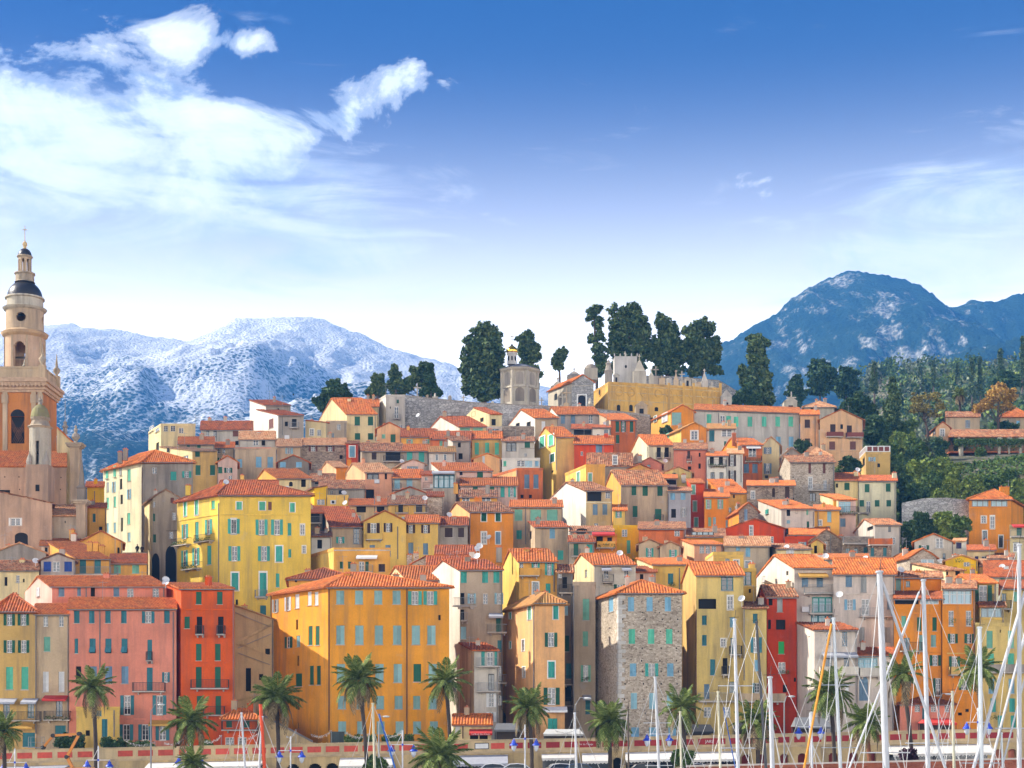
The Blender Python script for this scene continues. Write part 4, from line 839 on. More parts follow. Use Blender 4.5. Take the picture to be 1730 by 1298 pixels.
H('little red roofed house in the middle of the grey houses', 362, 396, 756, 287, 'greyb', 'sf', '''n 757 766 5 370 378; K 385 742 1.2''', D=6, yr=747, rm='o')
H('small dusty pink gabled house beside the yellow block', 368, 401, 780, 274, 'lpink', 'gy', '''b/gn 789 800 7 372''', D=6, yr=770, rm='o')
H('beige two-tier house with sky blue shutters and a pink cornice', 397, 467, 757, 284, 'beige', 'flat', '''c/sk 772 790 9.5 437 456.5; c/sk 776 790 8 405; L 757 397 458 pink; P 467 760 795''', D=8)
H('pale upper storey with a recessed loggia on the beige two-tier house', 405, 465, 741, 288.5, 'lgrey', 'gx', '''n/wh 744 753 9 432; d 744 753 6 445; K 437 728 1.2; N 425 722 2''', D=6, yr=729, rm='p')
H('white house with a sunlit side wall and red shutter on the skyline', 470, 513, 701, 304, 'grey', 'sf', '''d 708 722 8 497; b/rb 708 724 8 458; G 724 490 505; P 477 705 735''', xs=434, D=8, yr=692, rm='r', colL='plainw')
H('tall white block with a thin red roof highest on the left skyline', 449, 491, 684, 311, 'grey', 'sf', '''d 690 698 3 470; N 455 660 3; N 477 668 2''', xs=422, D=7, yr=676, rm='r', colL='plainw')
H('cream house with four dark green shutters under a large orange roof', 586, 637, 698, 309, 'cream', 'gx', '''b/gn 704 719 9 603.6 626; b/gn 732 743 9 604 626; n/bl 732 742 9 562; P 634 702 745; K 590 672 1''', xs=536, D=10, yr=673, rm='o', colL='cream')
H('low cream lean-to with a red roof beside the cream house', 516, 553, 714, 306, 'cream', 'sr', '', D=7, rise=0.4, rm='r', ytR=None)
H('stained beige house front below the large orange roof', 551, 586, 712, 306.5, 'greyb', 'flat', '''n/bl 732 741 9 560; P 583 715 745''', D=5)
H('pale block with a small balcony at the end of the cemetery wall', 652, 684, 668, 318, 'lgrey', 'flat', '''n 687 708 7 669.6; G 709 664 677; n 718 727 6 677; N 652 650 4''', xs=629, D=8, colL='white')
H('orange roofed cottage tucked behind the cream house', 612, 640, 686, 317, 'cream', 'gx', '', D=7, yr=675, rm='o')
H('peach gabled cottage with one green shutter', 637, 678, 724, 299, 'peachl', 'gy', '''b/gn 734 749 8.5 664; P 677 728 750''', D=7, yr=714, rm='r')
H('ochre house with mint shutters below the cemetery wall', 678, 735, 737, 293, 'yor', 'gx', '''o/mg 742 752 5 692 720; P 733 740 755''', D=8, yr=725, rm='r')
H('red-orange house with a wide orange roof beside the ochre house', 727, 795, 741, 290.5, 'terra', 'gx', '''c/mg 745 755 5 745''', D=8, yr=729, rm='r')
H('white walled house with two wide mint shutters', 776, 823, 720, 301, 'cream', 'gx', '''b/mg 721 735 17 785.5; b/mg 721 735 16 807.5; T 706 702 4; N 822 700 2''', xs=714, D=11, yr=704, rm='r', colL='white')
H('pale cottage with broken shutters right of the mint shutters', 823, 848, 722, 299, 'lgrey', 'flat', '''n/bl 724 735 14 836; d 723 735 4 826''', D=6)
H('cream gabled house with three small dark windows below the chapel', 827, 848, 699, 310, 'cream', 'gx', '''d 708 719 7 834; d 696 704 6 800; d 706 713 6 814''', xs=776, D=9, yr=689, rm='r', colL='cream')
H('white gabled house with an orange roof below the golden dome', 904, 943, 705, 306, 'beige', 'gx', '''b/wh 712 728 6 918; d 715 722 7 874.5; d 713 724 7 893; d 715 722 4 852''', xs=858, D=9, yr=692, rm='o', colL='plainw')
H('mauve grey house with three blue shuttered windows under the chapel with the arch', 942, 1013, 699, 311.5, 'mauve', 'gx', '''c/bl 700 716 7 951 968; n/wh 701 716 7 998; N 985 685 2''', xs=922, D=8, yr=688, rm='o', colL='plainw')
H('brick orange house with dark green doors below the yellow cemetery wall', 1032, 1075, 709, 303, 'terra', 'sf', '''b/gn 712 730 6 1043; o/gn 712 730 4 1053; b/gn 712 730 6 1067; b/gn 735 749 6 1043.5; T 1022 716; N 1030 695 2''', xs=1012, D=8, yr=699, rm='o', colL='beige')
H('low house with a long dark loggia under a red roof', 966, 1001, 724, 299.5, 'grey', 'sf', '''d 726 735 29 984''', D=6, yr=717, rm='r')
H('small white house between the dark loggia and the brick orange house', 1001, 1031, 722, 298, 'white', 'sf', '''n/bl 726 735 7 1024''', D=6, yr=718, rm='r')
H('yellow house with a windowless ochre side wall and mint shutters', 940, 970, 737, 286, 'ochre', 'gx', '''ct/mt 738 756 8 917; ct/mt 735 753 8 932; ct/gn 767 781 7 933; d 795 799 4 933; P 940 740 795''', xs=903, D=8.5, yr=722, rm='o', colL='yell')
H('bright red house with one pale blue shutter and a small square window', 970, 1036, 749, 284.5, 'vred', 'gx', '''c/bl 752 768 11 1012; n/wh 763 770 4 983; K 1024 732 1.8''', D=8, yr=737, rm='o')
H('cream yellow house with two dark balcony doors', 1096, 1138, 751, 282, 'pale', 'gx', '''d 756 775 7 1113 1126.5; B 775 1108 1118; B 775 1122 1132; T 1124 779 -1; P 1095 755 790''', xs=1064, D=10, yr=735, rm='o', colL='pale')
H('orange gabled house with a wide green blind high below the cemetery', 1134, 1173, 695, 309, 'orange', 'gy', '''b/sg 697 718 16 1143; ct/wh 699 713 7 1124; ct/sg 703 713 4 1108''', xs=1100, D=9, yr=684, rm='o', colL='yor')
H('orange gabled house with a single white framed window', 1151, 1195, 725, 298.5, 'orange', 'gy', '''nt 728 743 11 1173; c/mg 732 745 5 1128''', xs=1118, D=8, yr=714, rm='y', colL='yell')
H('white house with a blue-green shutter beside the orange gable', 1195, 1242, 724, 300.5, 'white', 'sf', '''c/tl 727 746 9 1202.6; n/gy 726 738 18 1228''', D=6, yr=716, rm='y')
H('long cream house with a row of mint green shutters below the cemetery', 1173, 1351, 691.5, 312.5, 'lgrey', 'gx', '''c/mt 700 715 8 1198; n 702 719 8 1221; c/mt 703 720 8 1231; c/mt 704 721 8 1243.7 1267 1291 1314 1336; c/sk 738 755 8 1268 1315 1336.6; P 1214 698 730; N 1204 676 3; N 1320 745 2''', D=8, yr=683, dR=3.5, rm='o')
H('peach block with two brown shutters at the end of the long cream house', 1352, 1383, 700, 314.5, 'peachl', 'gx', '''b/br 709 723 9 1364; b/br 741 751 9 1364; P 1377 705 755''', D=8, yr=693, rm='o')
H('peach gabled house with brown shutters and brown balconies', 1385, 1458, 709, 312, 'peachl', 'gy', '''b/br 717 730 9 1407; b/br 719 731 8.5 1435; d 717 725 4.5 1422; b/rb 746 760 10 1406 1441; S 739 1396 1423 x; S 740 1429 1457 x; L 763 1388 1458 peachl''', D=9, yr=692, rm='o', xs=None)
H('yellow terrace tower with a white balustrade', 1463, 1504, 765, 298, 'ochre', 'flat', '''d 774 788 4 1459''', xs=1453, D=7)
H('terracotta house with a striped awning window and a roof chimney', 1252, 1288, 751, 288, 'terra', 'gx', '''n 757 772 13 1271; B 781 1259 1286; F 780 1260 1286; c/bl 784 799 9 1261 1275.5; K 1240 731 2.4 2; W 754 1260 1284 white''', xs=1218, D=8, yr=741, rm='o', colL='orange')
H('cream gabled house with blue-grey shutters next to the terracotta house', 1288, 1318, 752, 291, 'cream', 'gy', '''o/bl 756 767 6 1297; o/bl 783 801 6 1297; d 803 808 6 1295; N 1320 740 2''', D=8, yr=738, rm='p')
H('narrow white house with black balcony doors', 1194, 1229, 770, 273.5, 'plainw', 'sf', '''d 772 787 7 1202.6 1218; B 788 1196 1226; n/dk 798 812 7 1204 1219; F 789 1197 1226''', D=7, yr=763, rm='o')
H('narrow cream house with brown shutters beside the black balconies', 1229, 1255, 766, 275, 'white', 'sf', '''o/br 769 788 6 1237; o/br 795 814 6 1237; P 1252 770 815''', D=7, yr=758, rm='p')
H('dusty pink house with slim brown windows', 1138, 1194, 758, 278.5, 'dpink', 'gx', '''b/br 762 775 5 1163.6; B 781 1160 1168; d 765 772 3 1182; d 788 794 6 1165; d 783 792 4 1182''', D=8, yr=749, rm='m')
H('rubble stone house with tall brown shutters on the right slope', 1335, 1410, 780, 271, 'stone', 'gx', '''b/rb 783 800 4.5 1368 1392.5; nt 807 826 6 1369; n 811 829 6 1394; n/dk 833 847 10 1373; G 830 1365 1400; P 1408 785 830; d 805 808 2 1340''', xs=1317, D=9, yr=770, rm='m')
H('grey gabled house with a pale terracotta roof above the stone house', 1320, 1356, 771, 281, 'grey', 'gy', '''n/dk 766 775 4 1331''', D=7, yr=757, rm='p')
H('cottage with a pink terracotta roof behind the stone house', 1354, 1404, 770, 284, 'peachl', 'hip', '''n/bl 771 778 6 1392''', D=7, yr=758, rm='p')
H('cream house with one green shutter left of the pale yellow house', 1411, 1451, 811, 270, 'cream', 'sf', '''b/gn 816 828 9 1431; d 817 824 4 1414; T 1449 794; K 1446 795 1''', D=7, yr=799, rm='o')
H('pale yellow house with rows of dark green shutters at the edge of the wood', 1451, 1514, 812, 267.5, 'pale', 'sf', '''b/gn 818 832 8 1465; b/gn 817 831 8 1500.6; b/gn 845 856 8 1456 1482 1501.6; n 847 866 7 1467; B 868 1450 1468; P 1512 816 870; K 1511 797 1.2''', D=8, yr=803, rm='r')
H('pale pink house with light blue glazed doors above a balcony', 1416, 1446, 844, 253.5, 'lpink', 'sf', '''v/lb 848 866 20 1427; B 868 1417 1447; F 869 1417 1447; c/bl 876 890 9 1424''', xs=1386, D=9, yr=835, rm='o', colL='cream')
H('yellow house with light blue shutters under an orange roof on the right slope', 1375, 1418, 861, 250.5, 'yor', 'sf', '''c/lb 864 882 7 1401; c/lb 889 897 6 1400; P 1382 865 900''', D=7, yr=853, rm='o')
H('warm grey house with small windows and an orange roof above the red gable', 1320, 1376, 859, 249.5, 'lgrey', 'sf', '''d 860 872 6 1332; d 859 868 3.5 1346; c/mg 861 870 3.5 1364; c/lb 879 885 6 1332; c/gn 881 895 4 1365; c/tq 861 869 5 1296; P 1374 865 890''', xs=1281, D=9, yr=845, rm='o', colL='lgrey')
H('low stone house with a brown door on the right slope', 1262, 1342, 820, 261, 'dstone', 'sf', '''nt 830 843 6 1272; a/br 828 840 5 1307; b/br 822 842 7.5 1330''', D=7, yr=812, rm='o')
H('small stone gable with a blue shutter and an orange side', 1248, 1281, 863, 247, 'dstone', 'gy', '''c/bl 861 880 5 1260''', xs=1228, D=7, yr=849, rm='o', colL='orange')
H('wide vivid red gabled house with one white framed window', 1226, 1326, 893, 239, 'vred', 'gy', '''nt 889 906 5.5 1269; K 1288 915 1.5 -1; K 1300 922 1.5 -2''', D=9, yr=877, rm='r')
H('vivid red flat block joined to the red gable', 1326, 1369, 908, 237, 'vred', 'flat', '''d 893 903 4 1330''', D=6)
H('orange roofed red house behind the flat red block', 1332, 1400, 903, 243.5, 'vred', 'sf', '''d 905 910 4 1345''', D=7, yr=891, rm='o')
H('dark stone gabled house beside the red block', 1370, 1423, 912, 235, 'dstone', 'gy', '''n 915 928 5 1395; d 918 930 4 1382; P 1403 905 940; K 1420 903 1''', D=7, yr=895, rm='m')
H('grey house under a striped metal canopy roof', 1422, 1476, 908, 233, 'dstone', 'flat', '''n/tl 927 938 7 1432 1446; c/tl 925 940 6 1462; d 908 915 10 1450; G 920 1424 1470''', D=7)
H('pale grey gabled house with one small dark window at the foot of the wood', 1478, 1521, 886, 242, 'lgrey', 'gx', '''n/dk 890 899 5 1503; d 890 896 10 1470''', xs=1444, D=9, yr=877, rm='m', colL='lgrey')
H('stone terrace house with white posts and teal doors', 1467, 1506, 922, 230.5, 'dstone', 'flat', '''c/tl 925 940 6 1474 1495; S 922 1467 1505 terra''', D=7)
H('grey and cream gabled barn-like house with a brown window', 1545, 1609, 915, 237, 'lgrey', 'gy', '''n/br 909 927 13 1587; n/bl 935 945 5 1595; T 1588 948 -1; P 1609 917 945; L 930 1560 1609 lgrey''', D=9, yr=902, rm='o')
H('small white house with a navy window beside the barn-like house', 1609, 1633, 914, 238.5, 'plainw', 'sf', '''b/nv 917 927 9 1620; d 937 941 6 1620''', D=8, yr=909, rm='p')
H('rubble stone gabled house with a strip window low on the right', 1537, 1582, 941, 222.5, 'stone', 'gy', '''v/wh 945 952 22 1567''', xs=1494, D=8, yr=927, rm='o')
H('small vivid yellow gabled house with a white window', 1597, 1652, 947, 222, 'yvivid', 'gy', '''n/wh 950 957 10 1633; P 1650 948 965; F 950 1610 1625''', D=7, yr=938, rm='p')
H('cream house with a red pent roof above the yellow gable', 1634, 1680, 929, 229.5, 'cream', 'sf', '''b/nv 940 947 6 1650''', D=7, yr=921, rm='r')
H('lean-to with a mottled roof below the large orange villa', 1668, 1712, 943, 226, 'stone', 'sf', '', D=6, yr=935, rm='m')
H('orange villa with a glazed top floor and a pyramid roof at the right', 1637, 1708, 842, 257, 'orange', 'hip', '''v/gy 844 856 28 1656; v/gy 844 856 28 1688; nt 872 884 8 1662; nt 872 893 7 1676.6; nt/bl 897 918 7.5 1663.7; nt/dk 905 925 7 1691; L 858 1637 1708 orange''', xs=1729, D=8, yr=829, rm='o')
H('cream house with a green balcony door at the right edge below the orange villa', 1706, 1740, 888, 246, 'cream', 'flat', '''b/gn 892 905 9 1722; G 908 1706 1738; nt/gn 918 932 8 1717; W 886 1708 1736 red''', D=6)
H('orange house with a long cream flank above the crossed masts', 1598, 1629, 963, 213, 'peach', 'sf', '''d 966 972 4 1600; d 964 972 8 1618''', xs=1541, D=9, yr=952, rm='m', colL='cream')
H('flat glazed rooftop room behind the masts', 1540, 1582, 969, 203, 'white', 'flat', '''v/wh 972 978 34 1561''', D=6)
H('pale yellow house with a large rusty roof at the right edge', 1662, 1745, 973, 213.5, 'pale', 'gx', '''c/mt 977 987 8 1694; T 1693 958 3; b/wh 957 962 8 1700''', D=11, yr=948, rm='r')
H('house with a pale ribbed roof above the rusty roof at the right', 1655, 1706, 955, 222.5, 'ochre', 'sf', '', D=6, yr=945, rm='p')
H('white house with a strip of dormer glass above the broad pale house', 1397, 1466, 945, 213, 'white', 'sf', '''n/wh 948 955 9 1420; n/wh 948 955 9 1431; n/wh 948 955 8 1442; K 1440 930 1.2; T 1462 944 1''', D=6, yr=936, rm='o')
H('white house with two dark rooftop windows behind the sunlit white gable', 1330, 1396, 945, 211.5, 'plainw', 'sf', '''d 947 956 16 1349; d 947 956 14 1367; P 1378 946 960; K 1386 935 1.4; T 1395 940 1; N 1337 925 2''', D=7, yr=937, rm='p')
H('cream house with a mottled roof below the flat red block', 1312, 1370, 927, 225, 'cream', 'sf', '''U 1336 932; b/wh 925 936 4 1330; T 1329 925 1''', xs=1296, D=8, yr=919, rm='m', colL='white')
H('tiny yellow gable between the red block and the stone gable', 1370, 1391, 918, 227, 'yell', 'gy', '''d 922 935 5 1378''', D=6, yr=911, rm='m')
H('grey house with cyan shutters and faded pink roof below the red gable', 1224, 1300, 921, 225, 'greyb', 'gx', '''c/sk 924 931 7 1247; c/sk 925 941 8 1263.6; K 1252 903 1.3; K 1270 912 1.3''', D=8, yr=907, rm='p')
H('yellow flat-topped block with one small square window', 1205, 1256, 934, 215, 'yell', 'flat', '''n/bl 944 951 7 1229; L 942 1205 1256 yell''', xs=1192, D=7, colL='peachl')
H('peach house with a row of white framed windows in the middle of the town', 1173, 1221, 919, 226, 'peachpink', 'sf', '''n/wh 922 935 8 1186; n/wh 922 935 8 1196; n/wh 922 935 8 1206''', xs=1141, D=8, yr=908, rm='o', colL='peachl')
H('yellow house with red-orange roofs above the stone tower roof', 1103, 1180, 953, 205.5, 'yell', 'sf', '''c/tl 969 987 9 1133; n/gy 971 994 17 1163.6; F 990 1128 1140; S 994 1152 1182 terra; K 1148 938 1.8; P 1148 960 1000''', xs=1076, D=8, yr=943, rm='o', colL='cream')
H('cream gabled house with an orange roof above the left flank of the stone tower', 1004, 1074, 953, 200.5, 'white', 'gx', '''n 961 978 8 1024; n 962 978 8 1058; B 985 1018 1036; W 958 1016 1032 grey; W 958 1050 1066 grey; n 963 975 4 990; T 1047 935 3; N 1012 990 2 -1''', xs=962, D=10, yr=936, rm='o', colL='cream')
H('small house with an old red roof beside the white gable', 1074, 1108, 966, 203, 'lpink', 'sf', '''d 970 985 6 1084; b/wh 975 985 8 1100''', D=6, yr=957, rm='r')
H('beige gabled cottage with turquoise shutters, nearer to the yellow block', 1079, 1115, 919, 223, 'beige', 'gy', '''o/tq 926 941 6 1097.5; P 1114 920 945''', D=7, yr=911, rm='m')
H('second beige gabled cottage with turquoise shutters beside the peach house', 1115, 1150, 923, 222, 'beige', 'gy', '''o/tq 929 941 6 1137''', D=7, yr=915, rm='m')
H('red-orange house with a glass skylight strip in its roof', 1079, 1157, 893, 232, 'terra', 'sf', '''n/org 896 906 9 1144; K 1110 878 1.2''', D=7, yr=882, rm='m')
H('orange house with a dark glazed roof strip', 1160, 1224, 906, 231, 'yor', 'sf', '''d 897 904 4 1230; v/dk 899 904 38 1187''', D=6, yr=893, rm='m')
H('narrow red house with white framed mint shutters', 1167, 1190, 816, 259, 'vred', 'sf', '''ct/mg 820 835 6 1171.5; ct/mg 847 864 6 1174; ct/mg 875 890 6 1176; T 1216 828 1''', D=7, yr=809, rm='o', xs=1160)
H('orange house with mint shutters beside the narrow red house', 1190, 1231, 839, 253.5, 'orange', 'sf', '''o/mg 844 860 4.5 1197 1217; c/mg 874 889 5 1199; c/lb 874 889 5 1207; c/lb 879 893 6 1229''', D=8, yr=827, rm='o')
H('amber house under a broad orange roof near the stone cottage', 1222, 1262, 832, 261.5, 'yor', 'sf', '''d 836 842 3 1240; T 1217 827 1''', xs=1196, D=9, yr=810, rm='o', colL='orange')
H('grey house with sky blue shutters next to the narrow red house', 1129, 1167, 829, 254.5, 'bluegrey', 'sf', '''c/sk 833 845 8 1136.5 1154; d 860 875 8 1138; o/gy 858 874 5 1155; P 1129 835 880''', D=7, yr=823, rm='m')
H('orange roofed house with a dark terrace canopy above the grey house', 1090, 1143, 808, 265, 'lgrey', 'sf', '''d 811 819 22 1135; K 1155 800 1.6''', D=7, yr=798, rm='o')
H('mustard gabled house with two small green windows', 1123, 1169, 798, 269.5, 'mustard', 'gy', '''b/gn 799 806 6 1139; b/gn 800 808 7 1155''', D=7, yr=789, rm='m')
H('beige house with arched green shutters and a mottled roof in the town centre', 1050, 1128, 818, 255, 'beige', 'gx', '''c/gn 820 837 8 1071; a/gn 822 838 9 1090 1115; b/gn 855 874 8 1073; b/gn 860 879 11 1112; K 1062 797 1.6; K 1070 803 1.6; K 1104 806 1.4; B 881 1105 1120; P 1050 822 880''', xs=1018, D=11, yr=795, rm='m', colL='yor')
H('yellow house with a mint shutter on its sunlit flank behind the beige house', 990, 1022, 786, 268, 'yor', 'flat', '''ct/mg 798 816 5 977; ct/mg 800 818 6 997''', xs=955, D=9, colL='yell')
H('grey terrace house with a small orange gable above the beige house', 992, 1068, 786, 273, 'greyb', 'gx', '''nt/wh 770 785 7 1039; n 772 782 5 1073; K 1081 768 1.4''', D=7, yr=766, rm='m')
H('small orange gable peeking over the mottled roof', 1056, 1106, 795, 272, 'yor', 'gy', '', D=7, yr=784, rm='r')
H('rose gabled house behind the orange gable', 1078, 1118, 783, 276.5, 'dpink', 'gy', '''n/tl 785 790 6 1096''', D=7, yr=773, rm='m')
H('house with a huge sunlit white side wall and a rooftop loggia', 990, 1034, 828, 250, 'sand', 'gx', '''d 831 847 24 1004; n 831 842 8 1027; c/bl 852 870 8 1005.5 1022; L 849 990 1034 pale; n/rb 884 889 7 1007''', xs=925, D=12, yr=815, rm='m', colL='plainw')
H('slim yellow house with a small tiled canopy beside the white wall', 1036, 1058, 862, 246, 'yell', 'sf', '''o/tq 864 875 5 1045; c/sk 889 893 6 1044; N 1045 835 4''', D=6, yr=853, rm='o')
H('plain yellow block with one tall mint shutter', 1036, 1080, 889, 236, 'yvivid', 'flat', '''b/mt 913 935 6 1062; T 1047 935 -1; T 1036 936 -1; c/tq 945 955 8 1067''', D=7)
H('grey beige cottage with teal doors under a mottled roof', 961, 1004, 915, 224, 'greyb', 'sf', '''b/gn 919 940 8 973; c/tq 920 935 10 996; B 941 966 980''', D=7, yr=905, rm='r')
H('orange house with a red awning and a balcony full of plants', 1004, 1042, 903, 227.5, 'orange', 'flat', '''d 905 926 11 1013; d 908 922 8 1030; S 927 1007 1038 yor; F 925 1008 1040; W 899 1000 1038 red''', D=6)
H('grey house with a dark tiled roof above the plant balcony', 963, 1036, 897, 233.5, 'grey', 'sf', '''A 893 902 18 983''', D=7, yr=889, rm='m')
H('beige house with three wide mint blinds under an orange roof', 862, 950, 856, 244, 'beige', 'sf', '''b/mg 861 880 13 876; b/mg 861 880 18 905; b/mg 861 880 18 933; c/tq 896 911 9 877; P 888 860 920; P 950 860 890; K 937 840 1.2''', D=8, yr=845, rm='o')
H('beige house with a pale blue shutter over a blind arch', 904, 960, 890, 235, 'beige', 'sf', '''c/sk 893 910 9 933; b/tq 930 946 9.5 947; c/tq 930 946 8 925; d 898 912 4 896; N 962 900 3''', xs=893, D=7, yr=881, rm='r')
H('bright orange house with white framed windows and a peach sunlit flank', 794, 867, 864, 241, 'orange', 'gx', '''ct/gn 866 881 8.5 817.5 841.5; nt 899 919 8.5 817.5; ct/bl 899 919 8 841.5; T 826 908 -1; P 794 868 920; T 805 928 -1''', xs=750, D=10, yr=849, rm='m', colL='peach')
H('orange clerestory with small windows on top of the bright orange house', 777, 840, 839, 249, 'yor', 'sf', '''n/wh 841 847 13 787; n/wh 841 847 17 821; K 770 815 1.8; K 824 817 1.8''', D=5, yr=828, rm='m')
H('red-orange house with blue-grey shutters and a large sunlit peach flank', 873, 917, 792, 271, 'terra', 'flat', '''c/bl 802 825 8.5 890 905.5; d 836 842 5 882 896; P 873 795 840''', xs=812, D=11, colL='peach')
H('white roof terrace house with cyan panels', 848, 912, 775, 281.5, 'plainw', 'flat', '''c/mt 779 788 5 853; c/sk 779 788 6 907; n 778 788 14 880; v/lb 779 789 12 893''', D=6)
H('peach gable with one white window above the red-orange house', 800, 846, 775, 282.5, 'peach', 'gy', '''b/wh 771 784 4 817''', D=7, yr=766, rm='o')
H('pale pink house with an orange roof beside the teal veranda', 745, 832, 795, 265.5, 'lpink', 'sf', '''b/gn 797 807 10 811; d 797 803 5 779; N 795 780 2''', xs=729, D=8, yr=782, rm='o', colL='white')
H('pinkish house with green shutters and a long orange roof', 778, 874, 820, 257.5, 'lpink', 'sf', '''b/gn 820 828 8 803 831; b/tq 822 840 7 849; o/tq 823 840 6 865; P 840 822 845''', D=9, yr=806, rm='o')
H('dark teal veranda with a flat canopy', 731, 770, 798, 260.5, 'tomb', 'flat', '''v/tl 802 825 36 750; W 796 730 768 grey''', D=5)
H('narrow pink house beside the teal veranda', 712, 733, 802, 261.5, 'lpink', 'sf', '''n 806 812 5 720; U 731 822; B 827 715 732''', D=6, yr=796, rm='r')
H('small pink gabled house with a wide blue grilled window', 678, 718, 784, 271.5, 'lpink', 'gy', '''n/bl 788 797 19 697; T 679 780 1''', xs=655, D=8, yr=776, rm='p', colL='cream')
H('peach pink house with an air conditioner above a dark balcony door', 617, 664, 797, 263, 'peachpink', 'gx', '''n/dk 800 810 20 630; d 827 843 14 625; U 637 814; d 800 810 4 652; T 712 842 -2''', xs=575, D=10, yr=783, rm='p', colL='peachl')
H('beige house with pale blue shutters and an orange roof in the middle slope', 664, 714, 807, 262.5, 'greyb', 'sf', '''c/lb 808 827 9.5 671 691.7; B 828 664 678''', D=7, yr=793, rm='o')
H('small orange house with a sunlit peach flank below the stone house', 568, 589, 789, 271, 'orange', 'gx', '''K 590 775 1.6''', xs=536, D=8, yr=780, rm='p', colL='peachl')
H('long rubble stone house with brown shutters and an old tiled roof', 509, 585, 751, 286.5, 'dstone', 'gx', '''o/rb 753 763 7 529 557.7''', D=8, yr=741, rm='p')
H('beige house with pale shutters left of the long stone house', 468, 509, 753, 285.5, 'beige', 'gx', '''o/lb 757 767 6 488.5; n 770 780 5 500; N 496 735 2; U 485 739''', D=7, yr=742, rm='p')
H('narrow red house with a sky blue shutter', 585, 606, 749, 285, 'vred', 'sf', '''ct/sk 754 772 9 595''', D=7, yr=745, rm='m')
H('grey house with a wide dark balcony opening and mottled roof', 611, 682, 761, 281.5, 'greyb', 'gx', '''b/br 765 777 8 632; d 764 779 25 664; B 781 648 682''', xs=606, D=8, yr=749, rm='m')
H('grey house with two bright turquoise shutters', 682, 725, 761, 280.5, 'grey', 'gx', '''b/tq 763 781 9.5 692 712; P 723 764 785''', D=8, yr=751, rm='o')
H('white cottage with two small blue windows under a tan roof', 725, 769, 763, 279.5, 'whitep', 'gx', '''nt/bl 768 778 4 738 752; P 766 765 780''', D=7, yr=755, rm='y')
H('grey white gabled house with dark windows above the tan roof', 765, 795, 744, 287.5, 'grey', 'gx', '''d 748 756 5 776; d 766 776 7 778; n/dk 746 752 5 752''', xs=738, D=8, yr=737, rm='m', colL='lgrey')
H('ochre house with a row of mint shutters under an orange roof, mid skyline', 797, 848, 740, 292, 'ochre', 'gx', '''c/mt 748 768 7 805.6 823 839.4''', D=8, yr=729, rm='o')
H('pale grey house with a dark picture window', 848, 903, 745, 289, 'lgrey', 'sf', '''n/dk 748 763 17 864; b/gn 747 757 9 891; L 758 880 903 grey; K 884 732 1.4; N 871 725 3''', D=7, yr=738, rm='m')
H('small dark grey gable with cyan shutters', 470, 522, 781, 277.5, 'dgrey', 'gy', '''c/sk 781 790 9.5 478 505; d 780 796 6 524''', D=7, yr=769, rm='r')
H('cream house with a tiny round window and a yellow flank', 470, 526, 807, 259, 'cream', 'gx', '''A 814 822 6 491.5; d 810 823 8 512.6; d 815 824 4 457; d 815 824 3 464; K 488 800 1.6; K 498 795 1.5; N 486 790 3; T 485 825 -1''', xs=424, D=10, yr=793, rm='o', colL='yor')
H('vivid yellow block with a white window in the middle slope', 531, 553, 824, 252.5, 'yvivid', 'sl', '''n 844 853 13 542''', xs=508, D=7, rise=0.3, rm='m', colL='yvivid')
H('low ochre house with an air conditioner below the grey roofs', 553, 588, 838, 249.5, 'yell', 'flat', '''U 563 849; T 581 833; P 582 838 850''', D=6)
H('grey house under patched red and brown roofs', 540, 616, 824, 256, 'grey', 'gx', '''d 828 835 10 577; n 829 836 5 560; K 589 812 1.4''', D=8, yr=812, rm='m')
H('grey cottage with a faded roof behind the vivid yellow block', 526, 566, 812, 262, 'lgrey', 'gx', '''d 813 818 8 536''', D=7, yr=801, rm='m')
H('sand coloured house with two dark windows above the black shutter gable', 591, 656, 853, 245, 'sand', 'sf', '''d 856 866 16 610; d 856 868 13 643; T 583 850; P 633 838 870''', D=7, yr=843, rm='o')
H('yellow house with two dark terrace doors and an old orange roof', 656, 720, 851, 244.5, 'yell', 'sf', '''d 853 867 8 677; d 853 866 11 708; B 868 668 690; T 718 842 -1; G 868 700 724''', D=7, yr=838, rm='m')
H('slim stone house with a small red roof right of the terrace doors', 722, 749, 838, 249.5, 'stone', 'sf', '', D=6, yr=831, rm='r')
H('grey gabled house with a red roof behind the terrace doors', 663, 722, 834, 253, 'grey', 'gy', '''d 836 841 6 697''', D=7, yr=823, rm='r')
H('grey beige house under a large red roof with a skylight', 560, 612, 889, 235, 'beige', 'sf', '''n/bl 892 919 10 602; P 610 890 920''', D=12, xs=544, yr=856, rm='r', colL='stone')
H('dark open loggia house with a railing behind the yellow palace', 512, 545, 866, 242.5, 'dgrey', 'sf', '''d 868 884 24 528; G 885 512 544''', D=6, yr=855, rm='r')
H('white cottage with a brown roof below the dark loggia', 526, 560, 906, 230, 'plainw', 'sf', '''d 912 927 8 540''', D=6, yr=898, rm='m')
H('cream gabled house with black shutters and a small balcony', 614, 686, 881, 234, 'yell', 'gy', '''o/br 884 910 10 631; S 913 619 646 yell; o/br 884 899 7 655.6; c/bl 921 940 9 629 655.6; P 672 890 945''', D=9, yr=863, rm='o')
H('cream wing with black shutters joined to the black shutter gable', 686, 742, 882, 236, 'yell', 'gx', '''o/br 887 901 7 694 719; c/bl 917 936 8.5 694; c/bl 918 937 8.5 719; K 736 874 1; P 741 885 940''', D=8, yr=871, rm='o')
H('brown grey house with dark shutters beside the bright orange house', 742, 790, 886, 237.5, 'grey', 'gx', '''b/br 892 908 13 758; b/br 892 908 10 779; K 768 872 1; T 759 870 3; P 742 890 920''', D=7, yr=874, rm='r')
